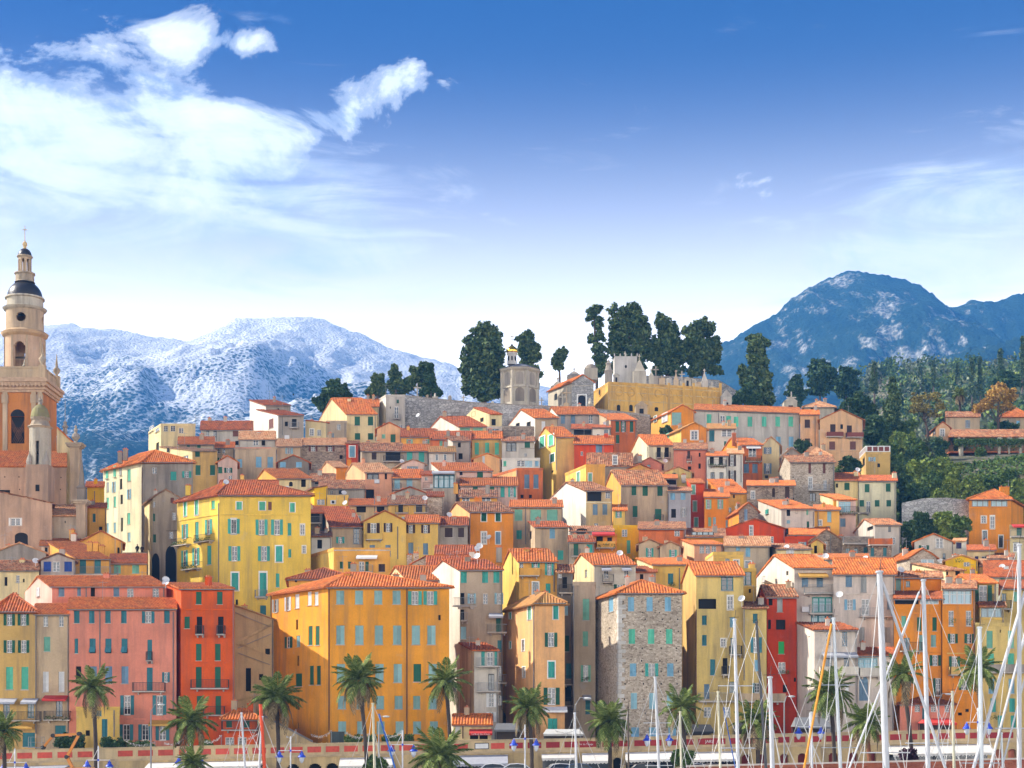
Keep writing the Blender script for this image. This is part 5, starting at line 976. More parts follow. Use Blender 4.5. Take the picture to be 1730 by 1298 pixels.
H('low orange house with a long flat roof and a white awning', 564, 659, 927, 219, 'yor', 'flat', '''c/gn 949 961 6 577 591; n 949 968 9 611; b/gn 949 966 6 620; c/br 953 966 11 645; W 938 603 638 white; G 968 600 630; L 930 564 659 lgrey''', xs=522, D=9, colL='yell')
H('big yellow palace with turquoise shutters and iron flower balconies', 371, 525, 834, 223, 'bigy', 'hip', '''ct/mt 848 861 9 404; ct/mt 848 862 10 443; b/rb 848 862 6 456; ct/mt 850 865 8 494; nt/tq 877 902 9 395; o/tq 877 902 9.5 395; o/tq 878 904 9.5 442 468; c/tq 884 905 6 489; nt 886 904 7 511; o/tq 923 948 9.5 396 446; ct/tq 923 949 11 471.5; c/tq 928 942 5 489.5; nt 922 935 6 513.6
 ct/tq 968 997 11.5 397; ct/tq 968 1009 11.5 444.5; c/tq 969 992 6 469; G 1010 432 452; b/tl 1023 1043 10 444.5; d 1013 1022 4 400; ct/mt 845 872 5 313; ct/mt 842 870 5.5 332; c/mt 846 860 6 360; o/tq 886 910 5 312.5; c/tq 882 914 6 332.6; o/tq 878 903 5.5 352.5; B 924 297 323; F 922 298 322; B 918 335 362; F 916 336 361
 o/tq 930 957 5 312; o/tq 926 955 5.5 331; c/tq 922 954 7 353.5; B 964 314 341; F 962 315 340; P 370 850 1020; L 870 372 512 bigy; L 880 300 370 bigy; T 382 815 2; K 381 812 2 3; K 428 814 2 3; K 318 818 1.6 4; T 390 1000 -1''', xs=299, D=7, yr=812, rm='r')
H('stepped upper roof house on top of the big yellow palace', 372, 470, 824, 231, 'yell', 'gx', '''n 830 836 6 380''', D=7, yr=812, rm='r')
H('grey beige arcaded house left of the big yellow palace', 258, 302, 840, 241, 'greyb', 'gy', '''n 848 857 5 259.8; b/gn 868 881 5 259.5; b/gn 903 917 5 261; n/wh 866 879 6.5 294; b/rb 841 850 6 291; A 922 985 18 288.6; A 935 985 13 261; n 898 910 7 289; L 897 281 299 dgrey''', xs=244, D=7, yr=827, rm='p', colL='cream')
H('terrace wall house below the arcaded house', 209, 248, 935, 231, 'greyb', 'flat', '''d 938 943 3 215''', D=6)
H('cream house with a red roof behind the tall grey beige house', 736, 801, 936, 218, 'cream', 'gx', '''d 940 946 4 770; K 771 925 1.6; T 805 928 1''', D=8, yr=922, rm='r')
H('small stone house with a red gable below the cream wing', 696, 742, 952, 213, 'stone', 'gy', '''d 955 961 3 715; K 692 935 1.8; K 703 932 1.8''', D=7, yr=940, rm='r')
H('white cottage with a red roof and many aerials behind the tall grey beige house', 722, 800, 955, 206, 'white', 'gx', '''b/wh 960 968 5 730; N 760 935 3; N 772 930 3; K 797 930 2.2''', D=8, yr=940, rm='r')
H('orange house with a low red roof behind the orange palace', 488, 606, 977, 198, 'yor', 'hip', '''d 980 984 4 500; K 520 960 1.2; K 597 950 2.2''', D=9, yr=961, rm='r')
# --- villas on the wooded slope at the right
H('beige villa with a square chimney tower among the trees', 1598, 1655, 704, 337, 'beige', 'gx', '''n/bl 710 723 8 1635; K 1606 698 3 2''', D=8, yr=696, rm='m', name='villa', cat='villa')
H('small orange wing with blue windows beside the chimney tower villa', 1581, 1605, 722, 329, 'peachl', 'gy', '''nt/sk 725 737 7 1592; c/sk 752 766 5 1593; n/sk 727 735 4 1578''', xs=1567, D=8, yr=713, rm='r', name='villa', cat='villa')
H('villa with a red roof and blue shutters at the right edge', 1690, 1742, 703, 352, 'beige', 'hip', '''c/sk 711 720 6 1697 1720''', D=8, yr=691, rm='o', name='villa', cat='villa')
H('house with a long pinkish roof half hidden behind the long cream house', 1358, 1410, 687, 335, 'tomb', 'hip', '''d 690 695 4 1372''', D=8, yr=680, rm='p')
# ------------------------------------------------------------------ church
def ring(m, c, r0, r1, z0, z1, a0, a1, n):       # thick curved wall piece
    for i in range(n):
        t0 = a0 + (a1 - a0) * i / n; t1 = a0 + (a1 - a0) * (i + 1) / n
        P = lambda r, t, z: (c[0] + r * math.cos(t), c[1] + r * math.sin(t), z)
        m.quad(P(r1, t0, z0), P(r1, t1, z0), P(r1, t1, z1), P(r1, t0, z1)); m.quad(P(r0, t1, z0), P(r0, t0, z0), P(r0, t0, z1), P(r0, t1, z1))
        m.quad(P(r0, t0, z1), P(r1, t0, z1), P(r1, t1, z1), P(r0, t1, z1)); m.quad(P(r1, t0, z0), P(r0, t0, z0), P(r0, t1, z0), P(r1, t1, z0))
        if i == 0: m.quad(P(r0, t0, z0), P(r1, t0, z0), P(r1, t0, z1), P(r0, t0, z1))
        if i == n - 1: m.quad(P(r1, t1, z0), P(r0, t1, z0), P(r0, t1, z1), P(r1, t1, z1))
def bell_tower():
    YT = 242.0; k = YT / F; c0 = px(42, 665, YT); zc = lambda y: CZ + (YH - y) * k
    zg = ground(c0.x, YT) - 2; root = thing('bell_tower', 'tall baroque church bell tower with two black domes and round upper stages', 'bell tower', (c0.x, YT, zg))
    Z = lambda y: zc(y) - zg
    mw = lambda w_: w_ * k
    st, orr = wallm('church'), wallm('churchor')
    hw = 3.7
    s = MB(); wall_face(s, Vector((-hw, -hw)), Vector((hw, -hw)), 0, Z(668), [(hw - 0.95, hw + 1.05, Z(757), Z(712))], 0.5)
    for a, b in (((hw, -hw), (hw, hw)), ((hw, hw), (-hw, hw)), ((-hw, hw), (-hw, -hw))): wall_face(s, Vector(a), Vector(b), 0, Z(668), [])
    s.build('shaft', orr, root)
    g = MB(); g.box(-0.94, -hw + 0.35, Z(756), 1.04, -hw + 0.45, Z(712)); g.lathe([(0, 0), (0, 0)], 3); gr = g.build('window', M_dark(), root)
    g2 = MB()
    for i in range(9):
        for sgn in (-1, 1):
            x = -0.95 + i * 0.25; z0 = Z(756); 
            g2.tube([(x, -hw + 0.3, z0), (x + sgn * 1.2, -hw + 0.3, z0 + 2.4)] if abs(x + sgn * 1.2) < 1.1 else [(x, -hw + 0.3, z0 + 1.6), (max(-0.95, min(1.05, x + sgn * 1.2)), -hw + 0.3, z0 + 3.6)], 0.03, 4)
    g2.build('grille', plain('rust_grille', (0.16, 0.07, 0.03), 0.8), gr)
    a = MB(); pts = [(1.05 * math.cos(t) + 0.05, Z(712) + 1.05 * math.sin(t)) for t in [math.pi * i / 12 for i in range(13)]]
    a.poly([(x, -hw - 0.02, z) for x, z in pts]); a.build('window_arch', M_dark(), gr)
    p = MB()
    for x in (-hw, -hw + 1.6, hw - 1.6 - 0.0, hw - 0.7):
        p.box(x - 0.0, -hw - 0.22, Z(930), x + 0.7, -hw + 0.0, Z(672)); p.box(x - 0.12, -hw - 0.32, Z(690), x + 0.82, -hw + 0.02, Z(676))
    p.build('pilaster', st, root)
    cn = MB()
    for e, z0, z1 in ((0.25, Z(672), Z(668)), (0.45, Z(668), Z(662)), (0.75, Z(662), Z(656)), (0.95, Z(656), Z(651)), (0.6, Z(651), Z(648))): cn.box(-hw - e, -hw - e, z0, hw + e, hw + e, z1)
    for i in range(16): cn.box(-hw - 0.5 + i * 0.54, -hw - 0.85, Z(664), -hw - 0.25 + i * 0.54, -hw - 0.45, Z(657))
    cn.build('cornice', plain('weathered_cornice', (0.40, 0.27, 0.17), 0.9, var=0.4, scale=2), root)
    bl = MB(); bl.box(-hw - 0.05, -hw - 0.05, Z(648), hw + 0.05, hw + 0.05, Z(632)); bl.box(-hw - 0.15, -hw - 0.15, Z(632), hw + 0.15, hw + 0.15, Z(629))
    for sx in (-1, 1):
        for sy in (-1, 1): bl.box(sx * hw - 0.45, sy * hw - 0.45, Z(648), sx * hw + 0.45, sy * hw + 0.45, Z(627))
    bl.build('balustrade', wallm('beige'), root)
    for sx in (-1, 1):
        for sy in (-1, 1):
            u = MB(); u.lathe([(0.28, 0), (0.2, 0.25), (0.52, 0.7), (0.55, 1.0), (0.25, 1.35), (0.16, 1.6), (0.2, 1.75), (0.12, 2.4), (0.05, 3.3), (0.0, 3.4)], 10, (sx * hw, sy * hw, Z(627))); u.build('urn', wallm('greyb'), root, smooth=True)
    # belfry with four arches
    r = mw(32); b = MB(); z0, z1, zs, zt = Z(629), Z(573), Z(596), Z(584)
    hg = 0.31
    for q in range(4):
        ca = -math.pi / 2 + q * math.pi / 2
        ring(b, (0, 0), r - 0.45, r, z0, z1, ca + hg, ca + math.pi / 2 - hg, 6)
        for i in range(8):
            t0 = -hg + 2 * hg * i / 8; t1 = t0 + 2 * hg / 8; tm = (t0 + t1) / 2; zz = zs + (zt - zs) * math.sqrt(max(0, 1 - (tm / hg) ** 2)); ring(b, (0, 0), r - 0.45, r, zz, z1, ca + t0, ca + t1, 1)
    b.build('belfry', plaster('belfry', (0.58, 0.39, 0.25), 0.55), root)
    bp = MB()
    for q in range(8):
        t = math.pi / 8 + q * math.pi / 4; bp.obox((r * math.cos(t) - 0.14, r * math.sin(t) - 0.14, z0), (0.3, 0, 0), (0, 0.3, 0), (0, 0, z1 - z0))
    bp.build('pilaster', st, root)
    bell = MB(); bell.lathe([(0.75, 0), (0.6, 0.25), (0.45, 0.8), (0.3, 1.1), (0.05, 1.2)], 12, (0.3, 0, Z(620))); bell.box(-r + 0.3, -0.12, Z(606), r - 0.3, 0.12, Z(603)); bell.build('bell', plain('bronze', (0.10, 0.09, 0.07), 0.5, 0.6), root)
    dk = MB(); dk.lathe([(r - 0.5, 0), (0.01, 0.02)], 20, (0, 0, Z(629.5))); dk.build('belfry_floor', M_dark(), root)
    c2 = MB(); c2.lathe([(r, Z(573)), (r + 0.45, Z(569)), (r + 0.6, Z(565)), (r + 0.2, Z(562)), (r - 0.1, Z(561))], 28); c2.build('cornice', plaster('cornice_warm', (0.60, 0.40, 0.22), 0.5), root)
    # oculus stage
    r = mw(31); b = MB(); ho = 0.27
    z0, z1, zc_, rz = Z(562), Z(528), Z(543), mw(7.5)
    for q in range(4):
        ca = -math.pi / 2 + 0.07 + q * math.pi / 2
        ring(b, (0, 0), r - 0.4, r, z0, z1, ca + ho, ca + math.pi / 2 - ho, 6)
        for i in range(10):
            t0 = -ho + 2 * ho * i / 10; t1 = t0 + ho / 5; tm = (t0 + t1) / 2; dz = rz * math.sqrt(max(0, 1 - (tm / ho) ** 2)); ring(b, (0, 0), r - 0.4, r, z0, zc_ - dz, ca + t0, ca + t1, 1); ring(b, (0, 0), r - 0.4, r, zc_ + dz, z1, ca + t0, ca + t1, 1)
    b.build('oculus_stage', st, root)
    c3 = MB(); c3.lathe([(r, Z(528)), (r + 0.3, Z(526)), (r + 0.5, Z(523)), (r - 0.05, Z(521)), (r - 0.1, Z(508)), (r + 0.15, Z(506.5)), (r + 0.1, Z(504)), (r - 0.2, Z(503.5))], 28); c3.build('drum', wallm('tomb'), root)
    rd = mw(29); d = MB(); d.lathe([(rd * math.cos(t), Z(504) + (Z(477) - Z(504)) * 1.06 * math.sin(t)) for t in [math.pi / 2 * i / 9 for i in range(9)]], 28); d.build('dome', plain('black_dome_tiles', (0.030, 0.028, 0.030), 0.38, var=0.4, scale=6.0, bump=0.5), root, smooth=True)
    l = MB(); l.lathe([(mw(17), Z(478)), (mw(15.5), Z(476)), (mw(15.5), Z(466)), (mw(17.5), Z(464)), (mw(17), Z(462)), (0.1, Z(462))], 16); l.build('balustrade', wallm('greyb'), root)
    p = MB()
    for q in range(8):
        t = math.pi / 8 + q * math.pi / 4; ring(p, (0, 0), mw(8), mw(11), Z(462), Z(440), t - 0.2, t + 0.2, 2)
    ring(p, (0, 0), mw(8), mw(11), Z(440), Z(436), 0, 2 * math.pi, 16); p.build('lantern', wallm('church'), root)
    c = MB(); c.lathe([(mw(11), Z(437)), (mw(13.5), Z(434.5)), (mw(12.5), Z(433))], 16); c.build('lantern_cornice', wallm('greyb'), root)
    d = MB(); d.lathe([(mw(11.5) * math.cos(t), Z(433.5) + (Z(420) - Z(433.5)) * math.sin(t)) for t in [math.pi / 2 * i / 7 for i in range(7)]], 16); d.build('small_dome', MATS['black_dome_tiles'], root, smooth=True)
    f = MB(); f.lathe([(mw(3), Z(422)), (mw(2.5), Z(418)), (mw(4.2), Z(414)), (mw(4), Z(411)), (mw(1.6), Z(408.5)), (0.06, Z(407)), (0.05, Z(383)), (0, Z(381))], 10); f.box(-0.35, -0.05, Z(389), 0.35, 0.05, Z(388)); f.build('finial', wallm('sand'), root)
bell_tower()
H('pinkish church nave with a striped orange tile roof beside the bell tower', -20, 112, 788, 231, 'churchp', 'sf', '''d 805 807 2 8 32; d 826 828 2 33; d 806 808 2 103; d 826 828 2 102 114; d 828 841 18 8; P 89 830 850''', D=6, yr=762, rm='o', name='church', cat='church', ov=0.2)
H('weathered pink lower church wall with a barred window', -25, 88, 850, 224.5, 'churchp', 'sr', '''nt/rb 876 888 17 26; A 900 922 22 36''', D=6, rise=2.0, rm='m', name='church_annex', cat='church')
H('small beige side chapel of the church with a striped tile roof', 88, 131, 870, 226, 'greyb', 'sf', '''d 880 884 2 110''', D=5, yr=853, rm='p', name='side_chapel', cat='chapel', xs=None)
H('cream church gable with an orange tile slope beside the tall pilaster', 96, 128, 752, 236, 'cream', 'sr', '', D=6, rise=2.6, rm='o', name='church_gable', cat='church', ov=0.1)
def church_turret():
    Yt = 227.5; k = Yt / F; c = px(68, 790, Yt); zg = ground(c.x, Yt) - 2; Z = lambda y: CZ + (YH - y) * k - zg; mw = lambda w_: w_ * k
    root = thing('bell_turret', 'slender church bell turret with a green and yellow ribbed dome', 'bell turret', (c.x, Yt, zg))
    b = MB(); hw = mw(19); b.box(-hw, -hw, 0, hw, hw, Z(788)); b.build('shaft', wallm('churchp'), root)
    w = MB(); w.box(-0.2, -hw - 0.03, Z(833), 0.35, -hw + 0.05, Z(822)); w.build('window', M_dark(), root)
    p = MB(); r0 = mw(18)
    for q in range(8):
        t = math.pi / 8 + q * math.pi / 4; ring(p, (0, 0), r0 - 0.35, r0, Z(788), Z(724), t - 0.24, t + 0.24, 2)
    for q in range(8):
        t = q * math.pi / 4
        ring(p, (0, 0), r0 - 0.35, r0 - 0.05, Z(748), Z(724), t - 0.16, t + 0.16, 2)
        if q != 6: ring(p, (0, 0), r0 - 0.35, r0 - 0.08, Z(788), Z(748), t - 0.16, t + 0.16, 2)
    p.build('lantern', wallm('tomb'), root)
    cn = MB(); cn.lathe([(r0, Z(726)), (r0 + 0.3, Z(722)), (r0 - 0.1, Z(719)), (r0 - 0.35, Z(712)), (r0 - 0.15, Z(708)), (r0 - 0.2, Z(705))], 8, ph=math.pi / 8); cn.build('cornice', wallm('greyb'), root)
    d = MB(); rd = mw(16); d.lathe([(rd, Z(706)), (rd * 0.93, Z(699)), (rd * 0.75, Z(691)), (rd * 0.45, Z(686)), (0.1, Z(683))], 16); d.build('dome', roofmat('glazed', [(0.16, 0.17, 0.06), (0.36, 0.28, 0.13), (0.44, 0.34, 0.18)], (0.17, 0.14, 0.09), 0.6), root)
    f = MB(); f.lathe([(0.3, 0), (0.2, 0.3), (0.33, 0.6), (0.1, 0.9), (0.03, 1.2)], 8, (0, 0, Z(684))); f.build('finial', wallm('grey'), root)
    for sx in (-1, 1):
        u = MB(); u.lathe([(0.4, 0), (0.5, 0.5), (0.3, 1.1), (0.1, 1.6), (0.05, 1.9)], 8, (sx * mw(14), -mw(14), Z(788))); u.build('urn', wallm('grey'), root)
    bl = MB(); bl.lathe([(0.4, 0), (0.3, 0.3), (0.2, 0.65), (0.03, 0.7)], 10, (0, -0.5, Z(768))); bl.build('bell', plain('bronze', (0.10, 0.09, 0.07)), root)
church_turret()
def pillar(label, x, w, ytop, ybot, Yt, urn, name='church_pillar'):
    k = Yt / F; c = px(x, ytop, Yt); zg = max(ground(c.x, Yt) - 1, CZ + (YH - ybot) * k - 3); Z = lambda y: CZ + (YH - y) * k - zg; hw = w * k / 2
    root = thing(name, label, 'pillar', (c.x, Yt, zg)); b = MB(); b.box(-hw, -hw, 0, hw, hw, Z(ytop + 8)); b.build('column', wallm('church'), root)
    cn = MB()
    for e, a, d in ((0.15, 8, 6), (0.35, 6, 3), (0.5, 3, 0)): cn.box(-hw - e, -hw - e, Z(ytop + a), hw + e, hw + e, Z(ytop + d))
    cn.build('capital', wallm('greyb'), root); u = MB()
    if urn == 'urn': u.lathe([(0.45, 0), (0.2, 0.35), (0.62, 0.9), (0.5, 1.35), (0.18, 1.6), (0.3, 2.0), (0.12, 2.3), (0.2, 2.5), (0.0, 2.75)], 10, (0, 0, Z(ytop)))
    else: u.lathe([(0.75, 0), (0.75, 1.6), (0.95, 1.7), (0.6, 2.0), (0.5, 2.1), (0.10, 5.6), (0.0, 5.7)], 4, (0, 0, Z(ytop)), ph=math.pi / 4)
    u.build(urn, wallm('dgrey' if urn == 'obelisk' else 'grey'), root)
pillar('tall church pilaster crowned by a stone urn', 128, 16, 750, 905, 233, 'urn')
pillar('stone pillar with a dark obelisk beside the side chapel', 138, 15, 846, 960, 226, 'obelisk')
def spirelet():
    p = px(110, 722, 238); r = thing('spirelet', 'slim iron weather rod on a small stone finial above the church gable', 'spire', (p.x, p.y, p.z - 1.0)); m = MB(); m.lathe([(0.35, 0), (0.3, 0.9), (0.5, 1.0), (0.2, 1.5), (0.3, 1.7), (0.05, 2.0), (0.03, 5.2)], 8); m.build('finial', wallm('grey'), r)
spirelet()
# ------------------------------------------------------------------ cemetery on the hilltop
def hillblock():
    pts = [(640, 684), (683, 676), (760, 682), (850, 690), (925, 694), (1010, 698), (1100, 700), (1240, 704), (1330, 700)]
    m = MB(); f = [px(x, y, 324 if x < 1000 else 338) for x, y in pts]; n = len(f)
    for p in f: m.v += [(p.x, p.y, 55), (p.x, p.y, p.z), (p.x * 1.07, p.y + 42, p.z + 1.2), (p.x * 1.07, p.y + 42, 50)]
    for i in range(n - 1):
        a = 4 * i; b = a + 4; m.f += [(a, b, b + 1, a + 1), (a + 1, b + 1, b + 2, a + 2), (a + 2, b + 2, b + 3, a + 3)]
    m.f += [(0, 1, 2, 3), tuple(4 * (n - 1) + k for k in (3, 2, 1, 0))]
    struct(m.build('cemetery_terrain', plain('terrace_earth', (0.24, 0.21, 0.16), 0.95, var=0.3, scale=0.8)), 'levelled cemetery ground on the hilltop')
hillblock()
def stone_wall(name, label, pts, Ys, h, th, mat, cat='wall', cope=True):
    P = [px(x, y, Yv) for (x, y), Yv in zip(pts, Ys)]; o = P[0].copy(); o.z -= h; root = thing(name, label, cat, o); m = MB(); c = MB()
    for a, b in zip(P, P[1:]):
        a, b = a - o, b - o; d = (b - a); n = Vector((d.y, -d.x, 0)).normalized() * th
        m.poly([a + Vector((0, 0, -h)), b + Vector((0, 0, -h)), b, a]); m.poly([a, b, b - n, a - n]); m.poly([b - n + Vector((0, 0, -h)), a - n + Vector((0, 0, -h)), a - n, b - n])
        if cope: c.obox(a + n * 0.12, d, -n * 1.25, (0, 0, 0.16))
    a, b = P[0] - o, P[-1] - o
    m.build('wall', mat, root)
    if cope: c.build('coping', wallm('grey'), root)
    return root
W1 = wallm('wstone')
stone_wall('cemetery_wall', 'long grey stone retaining wall of the hilltop cemetery', [(684, 669), (740, 675), (800, 681), (860, 684), (925, 687), (1010, 692), (1098, 702)], [322, 321.5, 321, 321, 321, 320.5, 318], 9, 0.8, W1)
stone_wall('garden_wall', 'old rubble garden wall below the white gabled house', [(846, 721), (902, 722)], [302, 301], 6, 0.6, wallm('dstone'))
stone_wall('ruined_wall', 'long ruined rubble wall beside the orange villa', [(1524, 850), (1560, 842), (1600, 841), (1648, 846)], [259, 258.5, 258.5, 259], 8, 0.9, wallm('wstone'), cope=False)
stone_wall('terrace_wall', 'low stone terrace wall under the brick orange house', [(1066, 700), (1098, 706)], [312, 311], 9, 0.7, wallm('dstone'))
def russian_chapel():
    Yt = 333; k = Yt / F; c = px(878, 688, Yt); zg = c.z - 2; Z = lambda y: CZ + (YH - y) * k - zg; mw = lambda w_: w_ * k
    root = thing('domed_chapel', 'pale stone octagonal chapel with a white lantern and golden onion dome', 'chapel', (c.x, Yt, zg)); r = mw(33); ph = math.pi / 8
    b = MB(); b.lathe([(r, 0), (r, Z(661)), (r + 0.25, Z(660)), (r + 0.25, Z(658)), (r - 0.15, Z(657)), (r - 0.15, Z(633)), (r + 0.35, Z(630)), (r + 0.45, Z(627)), (0.1, Z(627))], 8, ph=ph); b.build('wall', wallm('tomb'), root)
    p = MB()
    for q in range(8): t = ph + q * math.pi / 4; p.tube([((r - 0.1) * math.cos(t), (r - 0.1) * math.sin(t), 0), ((r - 0.1) * math.cos(t), (r - 0.1) * math.sin(t), Z(632))], 0.35, 6)
    p.build('corner_shaft', wallm('tomb'), root)
    for q in range(8):
        t = q * math.pi / 4; ap = r * math.cos(math.pi / 8); u_ = Vector((-math.sin(t), math.cos(t), 0)); n_ = Vector((math.cos(t), math.sin(t), 0))
        for zb_, zt_, ww_, md in ((Z(655), Z(640), 0.75, 'grey'), (Z(684), Z(668), 0.9, 'dgrey')):
            a = MB(); c_ = n_ * (ap - 0.12 if md == 'grey' else ap + 0.03); a.poly([c_ + u_ * (-ww_) + Vector((0, 0, zb_)), c_ + u_ * ww_ + Vector((0, 0, zb_))] + [c_ + u_ * (ww_ * math.cos(k_)) + Vector((0, 0, zt_ + ww_ * math.sin(k_))) for k_ in [math.pi * i / 8 for i in range(9)]]); a.build('blind_arch', wallm(md), root)
    rf = MB(); rf.lathe([(r + 0.6, Z(627)), (mw(12), Z(617)), (0.1, Z(616))], 8, ph=ph); rf.build('roof', plain('slate_roof', (0.16, 0.16, 0.175), 0.8), root)
    ox = mw(-13); l = MB(); l.lathe([(mw(9), Z(619)), (mw(8), Z(603)), (mw(9.5), Z(601)), (mw(9.5), Z(599))], 8, (ox, -1.2, 0), ph=ph); l.build('lantern', plaster('weathered_white', (0.56, 0.53, 0.47), 0.6) if True else plain('white_stucco', (0.74, 0.74, 0.73), 0.8), root)
    for q in (5, 6, 7):
        t = q * math.pi / 4; w = MB(); w.obox((ox + mw(8) * math.cos(t) - 0.14, -1.2 + mw(8) * math.sin(t) - 0.1, Z(613)), (0.28, 0, 0), (0, 0.28, 0), (0, 0, 0.85)); w.build('window', M_dark(), root)
    d = MB(); d.lathe([(mw(8), Z(600)), (mw(10), Z(597)), (mw(9.6), Z(593)), (mw(6), Z(589.5)), (mw(2.5), Z(587)), (mw(0.9), Z(584))], 16, (ox, -1.2, 0)); d.build('onion_dome', plain('gilding', (0.75, 0.45, 0.07), 0.25, 0.9, var=0.1), root, smooth=True)
    x = MB(); x.box(ox - 0.05, -1.25, Z(585), ox + 0.05, -1.15, Z(566)); x.box(ox - 0.35, -1.24, Z(572), ox + 0.35, -1.16, Z(571)); x.box(ox - 0.2, -1.24, Z(576), ox + 0.2, -1.16, Z(575.3)); x.build('cross', plain('dull_gilding', (0.35, 0.26, 0.12), 0.5, 0.5), root)
russian_chapel()
H('grey stone funerary chapel with an arched door and orange roof', 966, 1003, 645, 331, 'wstone', 'gy', '''At 668 692 13 983; A 665 676 5 939; L 652 966 1003 tomb''', xs=926, D=9, yr=633, rm='o', name='funerary_chapel', cat='chapel', colL='tomb', base=696)
def columbarium():
    root = H('long ochre cemetery building with a row of round medallions', 1029, 1217, 646, 330, 'cem', 'flat', '''A 684 695 6 1045 1066; A 688 695 6 1109; L 662 1030 1216 sand; L 676 1030 1216 sand; L 651 1030 1216 sand''', xs=1003, D=9, dR=6, name='columbarium', cat='cemetery building', base=702)
    o = HOUSES[-1]; FLp, FRp, org, zg = o[2], o[3], o[1], o[6]; u = (FRp - FLp).normalized(); n = Vector((u.y, -u.x))
    me = None
    for i, xx in enumerate((1046, 1066, 1088, 1112, 1131, 1149, 1169, 1190, 1207)):
        s, z = face_hit(FLp, FRp, xx, 663 + (xx - 1046) * 0.03)
        if me is None:
            m = MB(); R0, R1 = 0.62, 0.85
            for q in range(14):
                a, b = 2 * math.pi * q / 14, 2 * math.pi * (q + 1) / 14
                for r0, r1, y0, y1 in ((R0, R1, -0.1, -0.1), (R1, R1, -0.1, 0.0), (R0, R0, 0.0, -0.1)):
                    m.quad((r0 * math.cos(a), y0, r0 * math.sin(a)), (r1 * math.cos(a), y1, r1 * math.sin(a)), (r1 * math.cos(b), y1, r1 * math.sin(b)), (r0 * math.cos(b), y0, r0 * math.sin(b)))
            me = m.mesh('medallion', wallm('cem'))
        q = FLp + u * s; link('medallion', me, root, (q.x - org.x, q.y - org.y, z - zg), math.atan2(u.y, u.x))
    for i, xx in enumerate((1029, 1075, 1130, 1155, 1172, 1217)):
        s, z = face_hit(FLp, FRp, xx, 690); q = FLp + u * s; m = MB(); m.box(-0.25, -0.12, 0, 0.25, 0.05, 6.2); m.build('pilaster', wallm('cem'), root, loc=(q.x - org.x, q.y - org.y, z - zg - 1)).rotation_euler = (0, 0, math.atan2(u.y, u.x))
    p0, p1 = o[4], o[2]; s, z = face_hit(p0, p1, 1013.5, 663); d = (p1 - p0).normalized(); q = p0 + d * s
    link('medallion', me, root, (q.x - org.x, q.y - org.y, z - zg), math.atan2(d.y, d.x)); m = MB(); m.poly([(0.6 * math.cos(t), -0.02, 0.6 * math.sin(t)) for t in [2 * math.pi * i / 14 for i in range(14)]]); link('round_window', m.mesh('round_window', M_dark()), root, (q.x - org.x, q.y - org.y, z - zg), math.atan2(d.y, d.x))
columbarium()
RT = random.Random(5)
def cross_mesh(m, c, h, w=0.5, t=0.09):
    m.box(c[0] - t, c[1] - t, c[2], c[0] + t, c[1] + t, c[2] + h); m.box(c[0] - w / 2, c[1] - t * 0.9, c[2] + h * 0.62, c[0] - t, c[1] + t * 0.9, c[2] + h * 0.62 + 2 * t); m.box(c[0] + t, c[1] - t * 0.9, c[2] + h * 0.62, c[0] + w / 2, c[1] + t * 0.9, c[2] + h * 0.62 + 2 * t)
